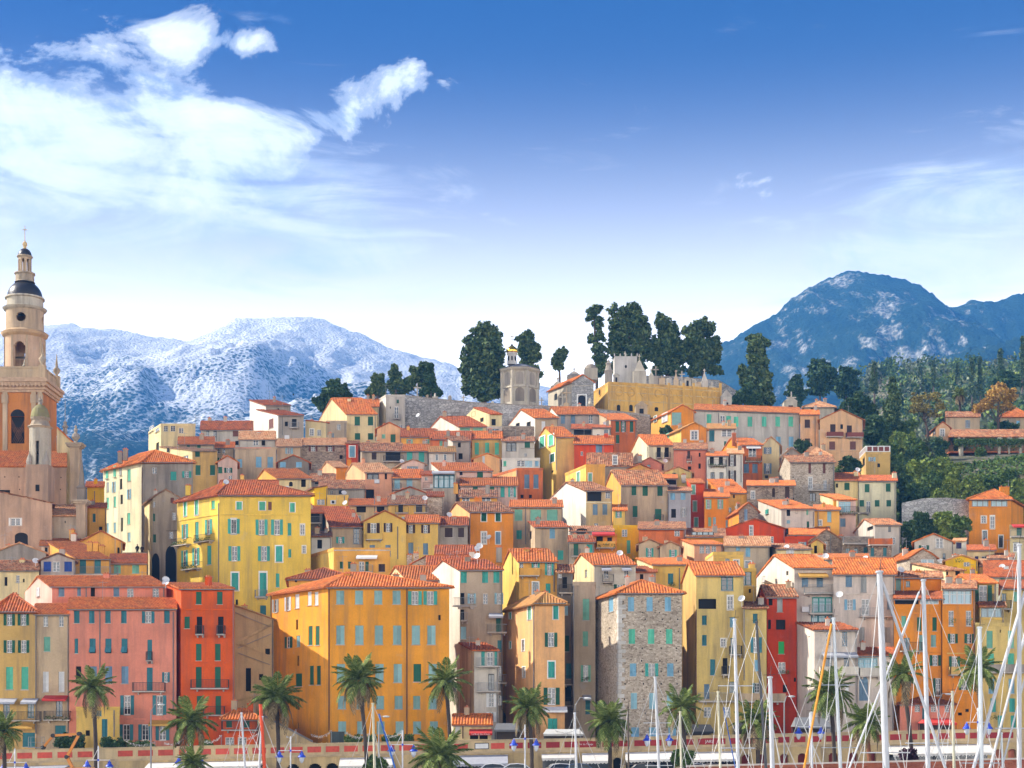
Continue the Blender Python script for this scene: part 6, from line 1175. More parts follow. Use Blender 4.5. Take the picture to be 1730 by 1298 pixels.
def tomb(label, x, ytop, ybot, w, Yt, kind, mat='tomb'):
    k = Yt / F; c = px(x, ybot, Yt); h = (ybot - ytop) * k; ww = w * k / 2; root = thing('tomb', label, 'tomb', (c.x, c.y, c.z - 1.2), 'tombs and monuments of the hilltop cemetery'); b = MB(); mm = wallm(mat if kind in ('castle', 'dome') else RT.choice(('tomb', 'lgrey', 'grey', 'beige', 'tomb'))); e = 1.2
    if kind == 'spire':
        b.box(-ww, -ww, 0, ww, ww, e + h * 0.35); b.build('base', mm, root); s = MB(); s.lathe([(ww * 1.25, 0), (ww * 0.9, h * 0.12), (ww * 0.75, h * 0.2), (ww * 0.35, h * 0.38), (0.12, h * 0.45)], 4, (0, 0, e + h * 0.35), ph=math.pi / 4); s.build('spire', mm, root); x_ = MB(); cross_mesh(x_, (0, 0, e + h * 0.78), h * 0.22 + 0.2); x_.build('cross', mm, root)
    elif kind == 'house':
        b.box(-ww, -ww, 0, ww, ww, e + h * 0.7); b.build('base', mm, root); r = MB(); z = e + h * 0.7; o_ = 0.12
        r.poly([(-ww - o_, -ww - o_, z), (ww + o_, -ww - o_, z), (0, -ww - o_, e + h)]); r.quad((-ww - o_, -ww - o_, z), (0, -ww - o_, e + h), (0, ww, e + h), (-ww - o_, ww, z)); r.quad((ww + o_, -ww - o_, z), (ww + o_, ww, z), (0, ww, e + h), (0, -ww - o_, e + h)); r.build('roof', mm, root)
        d = MB(); d.box(-ww * 0.35, -ww - 0.03, 0, ww * 0.35, -ww + 0.02, e + h * 0.45); d.build('door', M_dark(), root)
    elif kind == 'castle':
        b.box(-ww, -ww, 0, ww, ww, e + h * 0.82); b.build('base', plaster('weathered_white', (0.56, 0.53, 0.47), 0.6) if True else plain('white_stucco', (0.74, 0.74, 0.73)), root); t = MB(); z = e + h * 0.82
        for i in range(5):
            for sx, sy in ((-ww + i * ww * 0.5 - 0.0, -ww), (-ww + i * ww * 0.5, ww)): t.lathe([(0.16, 0), (0.16, 0.3), (0.02, 0.7)], 4, (sx, sy, z), ph=math.pi / 4)
        t.build('pinnacle', plaster('weathered_white', (0.56, 0.53, 0.47), 0.6), root); w_ = MB(); w_.poly([(0.25 * math.cos(q), -ww - 0.02, e + h * 0.45 + 0.35 * math.sin(q)) for q in [2 * math.pi * i / 10 for i in range(10)]]); w_.build('window', M_dark(), root)
        x_ = MB(); cross_mesh(x_, (0, 0, z), 1.6); x_.build('cross', mm, root)
    elif kind == 'dome':
        b.box(-ww, -ww, 0, ww, ww, e + h * 0.5); b.build('base', mm, root); d = MB(); d.lathe([(ww * 0.95 * math.cos(t), e + h * 0.5 + h * 0.5 * math.sin(t)) for t in [math.pi / 2 * i / 7 for i in range(7)]], 14); d.build('dome', wallm('grey'), root, smooth=True)
    elif kind == 'cross':
        b.box(-ww, -ww * 0.7, 0, ww, ww * 0.7, e + h * 0.25); b.build('base', mm, root); x_ = MB(); cross_mesh(x_, (0, 0, e + h * 0.25), h * 0.75, h * 0.42, 0.11); x_.build('cross', mm, root)
    elif kind == 'statue':
        b.box(-ww, -ww, 0, ww, ww, e + h * 0.45); b.box(-ww - 0.1, -ww - 0.1, e + h * 0.45, ww + 0.1, ww + 0.1, e + h * 0.5); b.build('base', mm, root); s = MB(); q = h * 0.5; s.lathe([(0.34 * q, 0), (0.26 * q, 0.25 * q), (0.2 * q, 0.5 * q), (0.27 * q, 0.68 * q), (0.12 * q, 0.78 * q), (0.13 * q, 0.9 * q), (0.02, q)], 8, (0, 0, e + h * 0.5)); s.build('statue', mm, root)
    elif kind == 'slab':
        b.box(-ww, -0.3, 0, ww, 0.3, e + h * 0.8); b.lathe([(ww, 0), (ww * 0.6, h * 0.15), (0.05, h * 0.2)], 8, (0, 0, e + h * 0.8), sy=0.3); b.build('headstone', mm, root)
    return root
tomb('tall white crenellated mausoleum with pinnacles above the ochre building', 1056, 598, 645, 38, 343, 'castle')
tomb('pyramid shaped white monument with a cross beside the crenellated mausoleum', 1080, 600, 645, 22, 340, 'spire')
tomb('statue on a plinth at the corner of the ochre building', 1028, 608, 646, 12, 338, 'statue')
tomb('domed grey mausoleum left of the statue plinth', 998, 615, 634, 22, 345, 'dome')
tomb('cream pointed monument behind the funerary chapel', 970, 624, 642, 24, 347, 'spire')
tomb('pale pointed vault right of the domed chapel', 942, 640, 662, 24, 343, 'spire')
tomb('tall stone cross monument on the wall near the dark firs', 705, 648, 677, 5, 328, 'cross')
tomb('small gabled tomb below the ochre building', 1083, 680, 703, 20, 326, 'house')
tomb('arched stone tomb at the right end of the ochre building', 1226, 660, 700, 18, 336, 'house')
tomb('grey tomb chapel with a cross above the long cream house', 1334, 672, 700, 22, 338, 'house')
tomb('white cross on the tomb chapel above the long cream house', 1337, 662, 700, 4, 341, 'cross')
kinds = ['spire', 'cross', 'statue', 'slab', 'house', 'cross', 'spire', 'slab']
desc = {'spire': 'small pointed tomb', 'cross': 'tomb cross', 'statue': 'small tomb statue', 'slab': 'rounded headstone', 'house': 'little gabled tomb'}
places = [(1100, 620, 640, 8, 'left of the cypress trunks'), (1108, 619, 642, 9, 'under the second cypress'), (1118, 626, 645, 10, 'against the grey cemetery wall'), (1130, 630, 648, 9, 'between two tomb statues'), (1142, 622, 650, 8, 'in the middle of the tomb row'), (1152, 627, 650, 8, 'above the middle medallions'), (1161, 629, 650, 11, 'below the rounded cypress'),
          (1172, 632, 652, 8, 'left of the pointed white tomb'), (1190, 620, 655, 11, 'tallest at the right of the tomb row'), (1201, 640, 656, 8, 'at the end of the ochre parapet'), (1203, 645, 657, 12, 'standing on the ochre parapet'), (1180, 636, 654, 8, 'beside the tallest right tomb'), (760, 668, 682, 6, 'on the retaining wall left of the great cypress'), (783, 668, 684, 6, 'under the great cypress'), (722, 667, 678, 6, 'near the small firs'), (735, 664, 678, 8, 'on the wall between firs'), (832, 678, 690, 5, 'right of the great cypress trunk'), (915, 672, 690, 8, 'between the two chapels'), (950, 664, 692, 8, 'before the arched chapel door'), (997, 672, 694, 8, 'right of the arched chapel door'), (957, 655, 690, 9, 'beside the arched chapel wall'), (1041, 622, 645, 9, 'between statue and mausoleum')]
for i, (x, yt, yb, w_, wh) in enumerate(places):
    kd = ['spire', 'cross', 'statue', 'slab', 'spire', 'cross', 'house', 'slab', 'spire', 'statue', 'cross', 'slab', 'slab', 'cross', 'cross', 'statue', 'slab', 'cross', 'cross', 'statue', 'cross', 'house'][i]
    if x > 1030 and kd in ('slab', 'house', 'statue'): yt += 9
    if x > 1030 and kd == 'spire': yt += 5
    tomb('pale ' + desc[kd] + ' ' + wh, x, yt, yb, w_, 339 if x > 1030 else 326, kd)
stone_wall('upper_cemetery_wall', 'weathered grey upper cemetery wall behind the tombs', [(1092, 636), (1150, 638), (1215, 644), (1245, 662)], [352, 352, 352, 350], 6, 0.7, wallm('wstone'))
# ------------------------------------------------------------------ trees and wood
def tree(name, label, x, ytop, ybot, Yt, lobes, n, leaf, kind, trunk=0.35, group=None, seed=1, shell=0.5, cat='tree', up=0.0, rag=6):
    """lobes in photo pixels: (x, y, rx, ry) on the picture, given depth by their own width"""
    rng = random.Random(seed); k = Yt / F; b = px(x, ybot, Yt); root = thing(name, label, cat, b, group)
    L = []
    for (lx, ly, rx, ry) in lobes:
        c = px(lx, ly, Yt) - b; rx = rx * (1.14 if name == 'cypress' and Yt > 350 else 1.0); L.append((c.x, rng.uniform(-0.35, 0.35) * rx * k, c.z, rx * k, rx * k * 0.9, ry * k))
    if rag:
        L2 = []
        for l in L:
            L2.append((l[0], l[1], l[2], l[3] * 0.78, l[4] * 0.78, l[5] * 0.78))
            for _ in range(rag):
                d = Vector((rng.gauss(0, 1), rng.gauss(0, 1), rng.gauss(0.15, 0.9))).normalized(); q = rng.uniform(0.62, 1.0); f_ = rng.uniform(0.20, 0.42)
                L2.append((l[0] + d.x * l[3] * q, l[1] + d.y * l[4] * q, l[2] + d.z * l[5] * q, max(0.35, l[3] * f_), max(0.35, l[4] * f_), max(0.4, l[5] * f_ * 0.9)))
    else: L2 = L
    m = MB(); crown(m, L2, int(n * 1.25), leaf, rng, shell, up); m.build('crown', foliage_mat(kind), root)
    t = MB(); top = max(l[2] + l[5] * 0.3 for l in L)
    t.tube([(0, 0, -3), (0.05, 0, 0), (L[0][0] * 0.5, L[0][1] * 0.5, top * 0.55), (L[0][0] * 0.7, L[0][1], top)], [trunk * 1.2, trunk, trunk * 0.65, trunk * 0.2], 7)
    for l in L[:6]:
        t.tube([(L[0][0] * 0.3, 0, max(0.2, l[2] - l[5]) * 0.6), (l[0] * 0.7, l[1] * 0.7, l[2] - l[5] * 0.5), (l[0], l[1], l[2] + l[5] * 0.3)], [trunk * 0.45, trunk * 0.28, trunk * 0.1], 5)
    t.build('trunk', bark(), root); return root
CG = 'old cypresses on the cemetery hill'
def blobs(cx, y0, y1, w, n, seed, taper=0.5, wob=0.25):
    r = random.Random(seed); out = []
    for i in range(n):
        t = (i + 0.5) / n; y = y1 + (y0 - y1) * t; ww = w * (1 - abs(t - 0.38) ** 1.6 * 1.9 * taper) * 0.5
        rx = ww * r.uniform(0.42, 0.75); out.append((cx + r.uniform(-1, 1) * (ww - rx * 0.8), y, rx, (y1 - y0) / n * r.uniform(0.9, 1.6)))
    return out
tree('cypress', 'great broad dark cypress beside the golden dome', 818, 545, 684, 334, [(818, 615, 36, 56), (826, 570, 20, 26), (795, 635, 22, 34), (842, 630, 17, 46), (806, 590, 20, 26), (815, 660, 30, 20), (838, 585, 14, 24), (787, 620, 13, 18), (800, 570, 9, 14), (822, 551, 9, 9)] + blobs(818, 552, 675, 80, 16, 3), 11000, 0.50, 'cypress', 0.5, CG, 11)
tree('cypress', 'ragged dark cypress right of the golden dome', 894, 560, 662, 346, [(888, 574, 16, 14), (898, 600, 16, 20), (905, 632, 11, 20), (893, 640, 9, 14), (908, 588, 8, 9), (882, 590, 11, 12), (906, 652, 8, 10)] + blobs(894, 564, 655, 38, 10, 4), 5200, 0.48, 'cypress', 0.35, CG, 12)
tree('cypress', 'small rounded cypress between the chapels', 945, 586, 640, 352, [(945, 605, 11, 18), (942, 616, 10, 12), (950, 600, 8, 12)], 1800, 0.45, 'cypress', 0.25, CG, 13)
tree('cypress', 'thin crooked cypress at the left of the tall hilltop group', 1008, 515, 640, 354, [(1001, 530, 10, 13), (1008, 522, 9, 8), (1011, 548, 10, 12), (1013, 566, 9, 12), (1000, 574, 8, 8), (1010, 590, 12, 14), (996, 536, 6, 8), (1014, 606, 10, 14), (1012, 625, 11, 14), (1018, 612, 10, 16)], 4400, 0.46, 'cypress', 0.3, CG, 14)
tree('cypress', 'broad tall cypress with two tops on the cemetery hill', 1062, 513, 640, 356, [(1045, 545, 20, 28), (1068, 540, 20, 26), (1088, 560, 16, 28), (1045, 580, 20, 28), (1070, 585, 24, 30), (1036, 525, 9, 12), (1066, 522, 11, 11), (1090, 595, 14, 22), (1102, 585, 9, 22), (1052, 612, 22, 16), (1075, 622, 20, 14), (1038, 622, 14, 14)] + blobs(1062, 520, 620, 74, 14, 5), 10500, 0.50, 'cypress', 0.5, CG, 15)
tree('cypress', 'dark cypress left of the rightmost hilltop pair', 1128, 529, 645, 356, [(1122, 550, 16, 20), (1136, 575, 18, 26), (1118, 590, 14, 28), (1140, 605, 16, 22), (1116, 536, 8, 9), (1126, 620, 16, 16), (1152, 600, 10, 22), (1106, 600, 8, 20), (1112, 628, 14, 12), (1140, 628, 14, 12)] + blobs(1128, 540, 632, 48, 10, 6), 7000, 0.50, 'cypress', 0.45, CG, 16)
tree('cypress', 'dense rounded cypress above the tomb row', 1190, 538, 645, 354, [(1172, 565, 15, 22), (1192, 555, 18, 18), (1206, 585, 15, 24), (1185, 595, 22, 28), (1168, 600, 12, 22), (1208, 605, 11, 16), (1192, 618, 16, 12), (1158, 590, 8, 22), (1172, 628, 14, 12), (1205, 625, 12, 12)] + blobs(1190, 545, 630, 60, 12, 7), 8500, 0.50, 'cypress', 0.45, CG, 17)
tree('cypress', 'tall dark cypress standing alone right of the ochre building', 1283, 562, 700, 345, [(1280, 585, 18, 22), (1284, 612, 20, 24), (1286, 645, 21, 30), (1268, 650, 16, 26), (1288, 680, 22, 22), (1254, 630, 9, 18), (1270, 572, 10, 9)] + blobs(1280, 570, 695, 56, 14, 8), 9500, 0.50, 'cypress', 0.5, CG, 18)
tree('round_tree', 'dark green rounded tree at the foot of the lone cypress', 1258, 645, 700, 340, [(1258, 668, 20, 16), (1245, 680, 14, 14), (1270, 676, 16, 16), (1262, 655, 10, 10)], 3400, 0.42, 'pine', 0.3, None, 19)
FG = 'firs left of the cemetery wall'
tree('broad_tree', 'rounded green tree on the skyline left of the large orange roof', 565, 642, 705, 330, [(562, 668, 24, 20), (580, 665, 16, 18), (545, 680, 16, 18), (568, 652, 14, 10), (588, 676, 10, 12), (556, 690, 18, 14)], 5200, 0.42, 'pine', 0.35, None, 21)
tree('fir', 'dark fir leftmost of the trees by the cemetery wall', 637, 628, 680, 332, [(636, 655, 14, 18), (640, 642, 10, 12), (628, 662, 10, 12), (646, 660, 8, 12)], 2600, 0.42, 'cypress', 0.3, FG, 22)
tree('fir', 'slim dark fir second among the trees by the cemetery wall', 668, 615, 678, 333, [(667, 636, 10, 16), (668, 624, 6, 9), (662, 652, 8, 14), (674, 648, 8, 14)], 2300, 0.42, 'cypress', 0.28, FG, 23)
tree('fir', 'tall dark fir nearest the stone cross by the cemetery wall', 708, 605, 678, 334, [(716, 622, 10, 14), (706, 635, 16, 16), (690, 650, 16, 14), (720, 645, 12, 18), (680, 660, 12, 10)], 4400, 0.42, 'cypress', 0.3, FG, 24)
tree('fir', 'lighter green fir behind the stone cross', 728, 615, 680, 331, [(728, 640, 9, 18), (732, 658, 12, 14), (720, 662, 10, 10), (728, 625, 5, 9), (742, 664, 8, 8)], 2600, 0.40, 'pine', 0.25, FG, 25)
tree('cypress', 'pointed dark cypress above the wooded slope', 1508, 640, 735, 330, [(1508, 700, 18, 26), (1508, 680, 14, 22), (1507, 660, 9, 16), (1507, 647, 4, 9), (1506, 715, 17, 14)], 5600, 0.42, 'cypress', 0.35, 'cypresses of the wooded slope', 26)
tree('bare_tree', 'half bare yellow tree beside the pointed cypress', 1567, 658, 730, 334, [(1552, 675, 16, 12), (1575, 670, 18, 10), (1590, 685, 12, 12), (1560, 690, 18, 10), (1543, 690, 10, 12), (1580, 700, 14, 8)], 1500, 0.26, 'ygreen', 0.28, None, 27, 0.2)
tree('plane_tree', 'golden leaved plane tree above the pergola villa', 1686, 645, 735, 340, [(1685, 668, 24, 18), (1705, 672, 14, 14), (1668, 682, 14, 14), (1650, 690, 12, 10), (1690, 655, 14, 10), (1700, 688, 16, 10)], 3600, 0.30, 'gold', 0.30, None, 28, 0.25)
PG = 'dark pines beside the peach gabled house'
tree('pine', 'dark pine right behind the peach gabled house', 1447, 660, 745, 335, [(1435, 690, 20, 18), (1455, 680, 18, 16), (1448, 705, 24, 18), (1470, 695, 14, 18), (1425, 705, 12, 16)], 6000, 0.42, 'pine', 0.35, PG, 29)
tree('pine', 'second dark pine left of the pointed cypress', 1480, 690, 760, 325, [(1478, 715, 20, 18), (1492, 730, 18, 16), (1465, 735, 18, 16), (1485, 745, 20, 14)], 5200, 0.42, 'pine', 0.35, PG, 30)
# shrubs of the slope: each one its own
BUSH = [(1525, 745, 26, 22, 318, 'light', 'large shrub below the pointed cypress'), (1548, 760, 24, 22, 312, 'mid', 'dark shrub in the middle of the wooded slope'), (1575, 748, 22, 18, 316, 'olive', 'grey green shrub beside the small orange wing'), (1588, 755, 15, 17, 308, 'pine', 'clipped dark bush under the orange wing'),
  (1516, 782, 18, 26, 300, 'mid', 'leafy shrub right of the yellow terrace tower'), (1545, 795, 22, 24, 290, 'light', 'green shrub above the ruined wall'), (1585, 790, 24, 20, 296, 'light', 'bright yellow green bush below the orange wing'), (1610, 795, 18, 16, 292, 'light', 'second bright bush under the pergola columns'), (1575, 815, 26, 20, 281, 'mid', 'broad bush on the lower wooded slope'), (1605, 822, 24, 20, 276, 'light', 'rounded bush above the ruined wall end'), (1638, 818, 26, 18, 278, 'light', 'pale bush left of the orange villa roof'), (1672, 815, 22, 14, 282, 'mid', 'bush behind the pyramid roof'), (1700, 805, 24, 14, 288, 'mid', 'clipped hedge bush below the pergola'), (1716, 825, 20, 18, 276, 'light', 'bush at the right edge above the villa'),
  (1528, 822, 16, 24, 274, 'pine', 'dark shrub beside the pale yellow house'), (1550, 838, 22, 18, 268, 'pine', 'dark shrub at the top of the ruined wall'), (1585, 842, 22, 14, 266, 'light', 'shrub over the ruined wall'), (1560, 880, 24, 16, 249, 'pine', 'dark shrub below the ruined wall, left part'), (1595, 880, 22, 18, 248, 'light', 'leafy shrub below the ruined wall, middle part'), (1620, 890, 18, 18, 246, 'mid', 'shrub below the ruined wall beside the villa'), (1540, 895, 18, 14, 245, 'pine', 'dark shrub above the barn-like house'), (1436, 782, 20, 12, 290, 'pine', 'dark hedge under the peach gabled house'), (1355, 750, 14, 8, 296, 'pine', 'small dark bush below the long cream house'), (1656, 775, 10, 18, 319, 'mid', 'climbing tree in front of the pergola columns'), (1700, 720, 22, 10, 345, 'pine', 'dark hedge behind the pergola roof'), (1600, 710, 14, 12, 350, 'pine', 'dark shrub behind the chimney tower villa'), (1125, 728, 14, 8, 306, 'pine', 'dark bush left of the orange gables'), (1530, 722, 20, 14, 332, 'mid', 'shrub at the foot of the half bare tree'), (1500, 760, 18, 18, 306, 'mid', 'shrub between pine and terrace tower'), (1620, 745, 12, 14, 325, 'olive', 'grey shrub under the small orange wing')]
for i, (x, y, rx, ry, Yb, kd, lb) in enumerate(BUSH):
    yg = YH - (ground((x - CX) / F * Yb, Yb) - CZ) / Yb * F; r = random.Random(100 + i); lob = [(x, y, rx * 0.7, ry * 0.7)] + [(x + r.uniform(-0.65, 0.65) * rx, y + r.uniform(-0.6, 0.6) * ry, rx * r.uniform(0.3, 0.5), ry * r.uniform(0.35, 0.55)) for _ in range(6)]
    yb_ = max(y + ry * 0.8, min(yg, y + ry * 3)); steps = int((yb_ - y) / (ry * 0.5)); lob += [(x + r.uniform(-0.3, 0.3) * rx, y + (yb_ - y) * (j + 1) / max(1, steps), rx * 0.75, ry * 0.5) for j in range(steps)]
    tree('shrub', lb, x, y - ry, yb_, Yb, lob, int(900 + 5.2 * rx * ry), 0.36, kd, 0.14, 'shrubs of the wooded slope', 200 + i, 0.45, 'shrub')
def undergrowth():
    rng = random.Random(77); m = MB()
    for i in range(34000):
        yy = rng.uniform(236, 346); x = rng.uniform(1395, 1760); X_ = (x - CX) / F * yy
        if (yy < 262 and x < 1525) or (x > 1592 and 310 < yy < 330) or (1630 < x and yy < 262): continue
        z = ground(X_, yy); leaf_quad(m, Vector((X_, yy, z + (abs(rng.gauss(0, 0.8)) + 1.0 * max(0, noise.noise((X_ * 0.2, yy * 0.2, 0)))) * (0.35 if x > 1585 and yy > 284 else 1.0))), 0.42, rng)
    for i in range(16000):
        yy = rng.uniform(190, 346); x = rng.uniform(1752, 2000); X_ = (x - CX) / F * yy
        leaf_quad(m, Vector((X_, yy, ground(X_, yy) + abs(rng.gauss(0, 1.2)))), 0.6, rng)
    o = m.build('undergrowth', foliage_mat('mid')); o['kind'] = 'stuff'; o['label'] = 'dense scrub covering the wooded slope'
undergrowth()
def woodland():
    rng = random.Random(9); m = {'pine': MB(), 'mid': MB(), 'olive': MB(), 'light': MB()}
    for i in range(760):
        y = rng.uniform(400, 820); x = rng.uniform(0.150, 0.345) * y
        if x < 100: continue
        z = ground(x, y); h = rng.uniform(5, 11); r = h * rng.uniform(0.35, 0.55); kd = rng.choice(['pine', 'pine', 'mid', 'mid', 'olive', 'olive', 'light'])
        n = int(170 * min(1.0, 520 / y)) ; mm = m[kd]
        crown(mm, [(x, y, z + h * 0.55, r, r, h * 0.5), (x + r * 0.5, y, z + h * 0.4, r * 0.6, r * 0.6, h * 0.35), (x - r * 0.5, y, z + h * 0.35, r * 0.6, r * 0.6, h * 0.3)], n, 0.85, rng, 0.5)
    for kd, mm in m.items():
        o = mm.build('woodland', foliage_mat(kd)); o['kind'] = 'stuff'; o['label'] = {'pine': 'dark pines', 'mid': 'green trees', 'olive': 'grey olive trees', 'light': 'bright green trees'}[kd] + ' of the far wooded hillside'
woodland()
FAR = [(1385, 610, 670, 34, 460, 'large rounded pine on the far hillside behind the tomb chapel'), (1345, 640, 690, 20, 450, 'bushy far tree above the tomb chapel'), (1430, 625, 672, 30, 480, 'broad far pine above the peach gabled house'), (1477, 617, 662, 12, 470, 'conical far conifer above the pointed cypress'), (1577, 614, 652, 5, 560, 'slim far cypress left of the close pair'), (1642, 610, 668, 9, 520, 'left cypress of the close pair on the far hill'), (1656, 608, 668, 6, 520, 'right cypress of the close pair on the far hill'), (1555, 622, 648, 4, 600, 'tiny far cypress, leftmost of the three small ones'), (1617, 618, 645, 5, 600, 'small far cypress between the pairs'), (1690, 592, 640, 12, 540, 'dark far conifer below the mountain at the right'), (1727, 575, 640, 6, 520, 'dark cypress cut by the right edge'), (1700, 630, 675, 26, 460, 'broad far tree behind the golden plane tree')]
for i, (x, y0, y1, w_, Yf, lb) in enumerate(FAR):
    kd = 'cypress' if w_ < 14 else 'pine'; lob = [(x, y1 - (y1 - y0) * t, w_ * (0.62 - t * 0.45 if w_ < 14 else 1.0 - abs(t - 0.5)), (y1 - y0) * 0.2) for t in (0.15, 0.35, 0.55, 0.75, 0.92)]
    tree('far_tree', lb, x, y0, y1 + 8, Yf, lob, 1500 if w_ < 14 else 3000, 0.6, kd, 0.3, 'single trees on the far hillside', 300 + i, 0.4)
# pergola villa
def balustrade():
    for r, org, FLp, FRp, BLp, BRp, zg, ze, *_rest in HOUSES:
        if 'terrace tower' in r['label']:
            for a, b in ((BLp, FLp), (FLp, FRp)):
                d = b - a; L = d.length; u = d / L; n = Vector((u.y, -u.x)); m = MB(); z = ze - zg + 0.12
                for z0, h in ((0.0, 0.14), (0.95, 0.16)): m.obox((a.x - org.x - n.x * 0.02, a.y - org.y - n.y * 0.02, z + z0), (d.x, d.y, 0), (n.x * 0.16, n.y * 0.16, 0), (0, 0, h))
                k = max(2, int(L / 1.0))
                for i in range(k + 1): q = a + u * (L - 0.22) * (i / k); m.obox((q.x - org.x, q.y - org.y, z + 0.14), (u.x * 0.22, u.y * 0.22, 0), (n.x * 0.13, n.y * 0.13, 0), (0, 0, 0.81))
                m.build('balustrade', M_trim(), r); p = MB(); p.obox((a.x - org.x, a.y - org.y, z + 0.14), (d.x, d.y, 0), (n.x * 0.05, n.y * 0.05, 0), (0, 0, 0.81)); p.build('balustrade_panel', plain('brown_parapet', (0.20, 0.05, 0.03), 0.8), r)
balustrade()
def pergola():
    Yp = 322; k = Yp / F; o = px(1602, 795, Yp); root = thing('pergola_villa', 'long villa with an old tiled roof, white columns and hanging vines', 'villa', o); rel = lambda x, y, d=0: px(x, y, Yp + d) - o
    w = MB(); a = rel(1604, 735, 4); b = rel(1745, 735, 4); dn = Vector((0, 0, -9)); wall_face(w, Vector((a.x, a.y)), Vector((b.x, b.y)), -2, a.z, [(3.2, 4.4, 1.0, 4.2), (5.4, 6.6, 1, 4.2), (10.5, 11.8, 1, 4.2)], 0.3); w.quad(rel(1602, 735, 0.5), a, a + dn, rel(1602, 735, 0.5) + dn); w.build('wall', wallm('peachl'), root)
    for s in (3.8, 6.0, 11.1): d = MB(); d.box(a.x + s - 0.6, a.y + 0.15, 1.0, a.x + s + 0.6, a.y + 0.3, 4.2); d.build('door', shutm('bl'), root)
    r = MB(); r.uv = []; slope_mesh(r, [rel(1602, 738, -0.3), rel(1745, 738, -0.3), rel(1745, 726, 4.3), rel(1608, 726, 4.3)], 0.2); r.build('roof', ROOF['m'](), root)
    for x in (1622, 1625, 1688, 1705, 1724):
        c = MB(); t = rel(x, 740); c.tube([(t.x, 0, -1), (t.x, 0, t.z)], 0.32 if x != 1705 else 0.24, 10); c.box(t.x - 0.45, -0.45, t.z - 0.25, t.x + 0.45, 0.45, t.z); c.build('column', wallm('tomb'), root)
    bl = MB(); t = rel(1604, 763); bl.box(t.x, -0.1, t.z - 0.2, t.x + 16, 3.5, t.z); bl.build('gallery_floor', wallm('terra'), root)
    v = MB(); rng = random.Random(4)
    for i in range(3600):
        x = rng.uniform(1612, 1740); y = 742 + abs(rng.gauss(0, 1)) * (5 + 7 * max(0, noise.noise((x * 0.06, 0, 0)))); p = rel(x, y, -0.6 + rng.gauss(0, 0.3)); leaf_quad(v, p, 0.22, rng)
    v.build('vines', foliage_mat('mid'), root)
    bb = MB(); t = rel(1602, 795); bb.box(t.x - 0.5, -0.8, t.z - 6, t.x + 17, 4.5, t.z); bb.build('terrace', wallm('dstone'), root)
pergola()
# ------------------------------------------------------------------ mountains
def mountain(name, label, sky_pts, Yr, Y0, mat, seed, amp, nx=240, ny=90, pw=1.25, back=900, rug=1.0):
    xs0, xs1 = sky_pts[0][0], sky_pts[-1][0]; m = MB(); NX, NY = nx, ny
    for j in range(NY + 1):
        t = j / NY
        y = Y0 + (Yr - Y0) * min(1, t * 1.15) if t <= 1 / 1.15 else Yr + (t * 1.15 - 1) / 0.15 * back
        for i in range(NX + 1):
            xp = xs0 + (xs1 - xs0) * i / NX; X_ = (xp - CX) / F * Yr          # ridge measured at the ridge's own distance
            hr = CZ + (YH - lerp_tab(sky_pts, xp)) / F * Yr
            tt = (y - Y0) / (Yr - Y0)
            if tt <= 1:
                nz = noise.ridged_multi_fractal(Vector((X_ * 0.0040, y * 0.0020, seed)), 0.75, 2.1, 6, 1.0, 2.0) - 1.0
                n2 = noise.fractal(Vector((X_ * 0.014, y * 0.014, seed + 9)), 0.7, 2.2, 5); n3 = noise.fractal(Vector((X_ * 0.0013, y * 0.0013, seed + 4)), 0.9, 2.0, 3); nz = max(-0.9, min(0.55, nz)); n4 = noise.ridged_multi_fractal(Vector((X_ * 0.013, y * 0.007, seed + 2)), 0.8, 2.0, 4, 1.0, 2.0) - 1.0
                wgt = math.sin(math.pi * min(1, max(0, tt))) ** 0.8 if tt < 1 else 0
                edge = 1 - tt ** 8
                h = hr * (tt ** pw) + (n3 * amp * 1.0 * wgt + nz * amp * 0.55 * wgt * rug + max(-0.8, min(0.6, n4)) * amp * 0.06 * rug + n2 * amp * 0.05 * rug) * edge + (n2 * 0.06 + max(-0.8, min(0.6, n4)) * 0.04) * amp * rug * (1 - edge)
            else: h = hr * max(0.2, 1 - (tt - 1) * 1.2) 
            m.v.append((X_, y, max(-5 if tt < 0.05 else 2, h)))
    for j in range(NY):
        for i in range(NX):
            a = j * (NX + 1) + i; m.f.append((a, a + 1, a + NX + 2, a + NX + 1))
    return struct(m.build(name, mat, smooth=True), label)
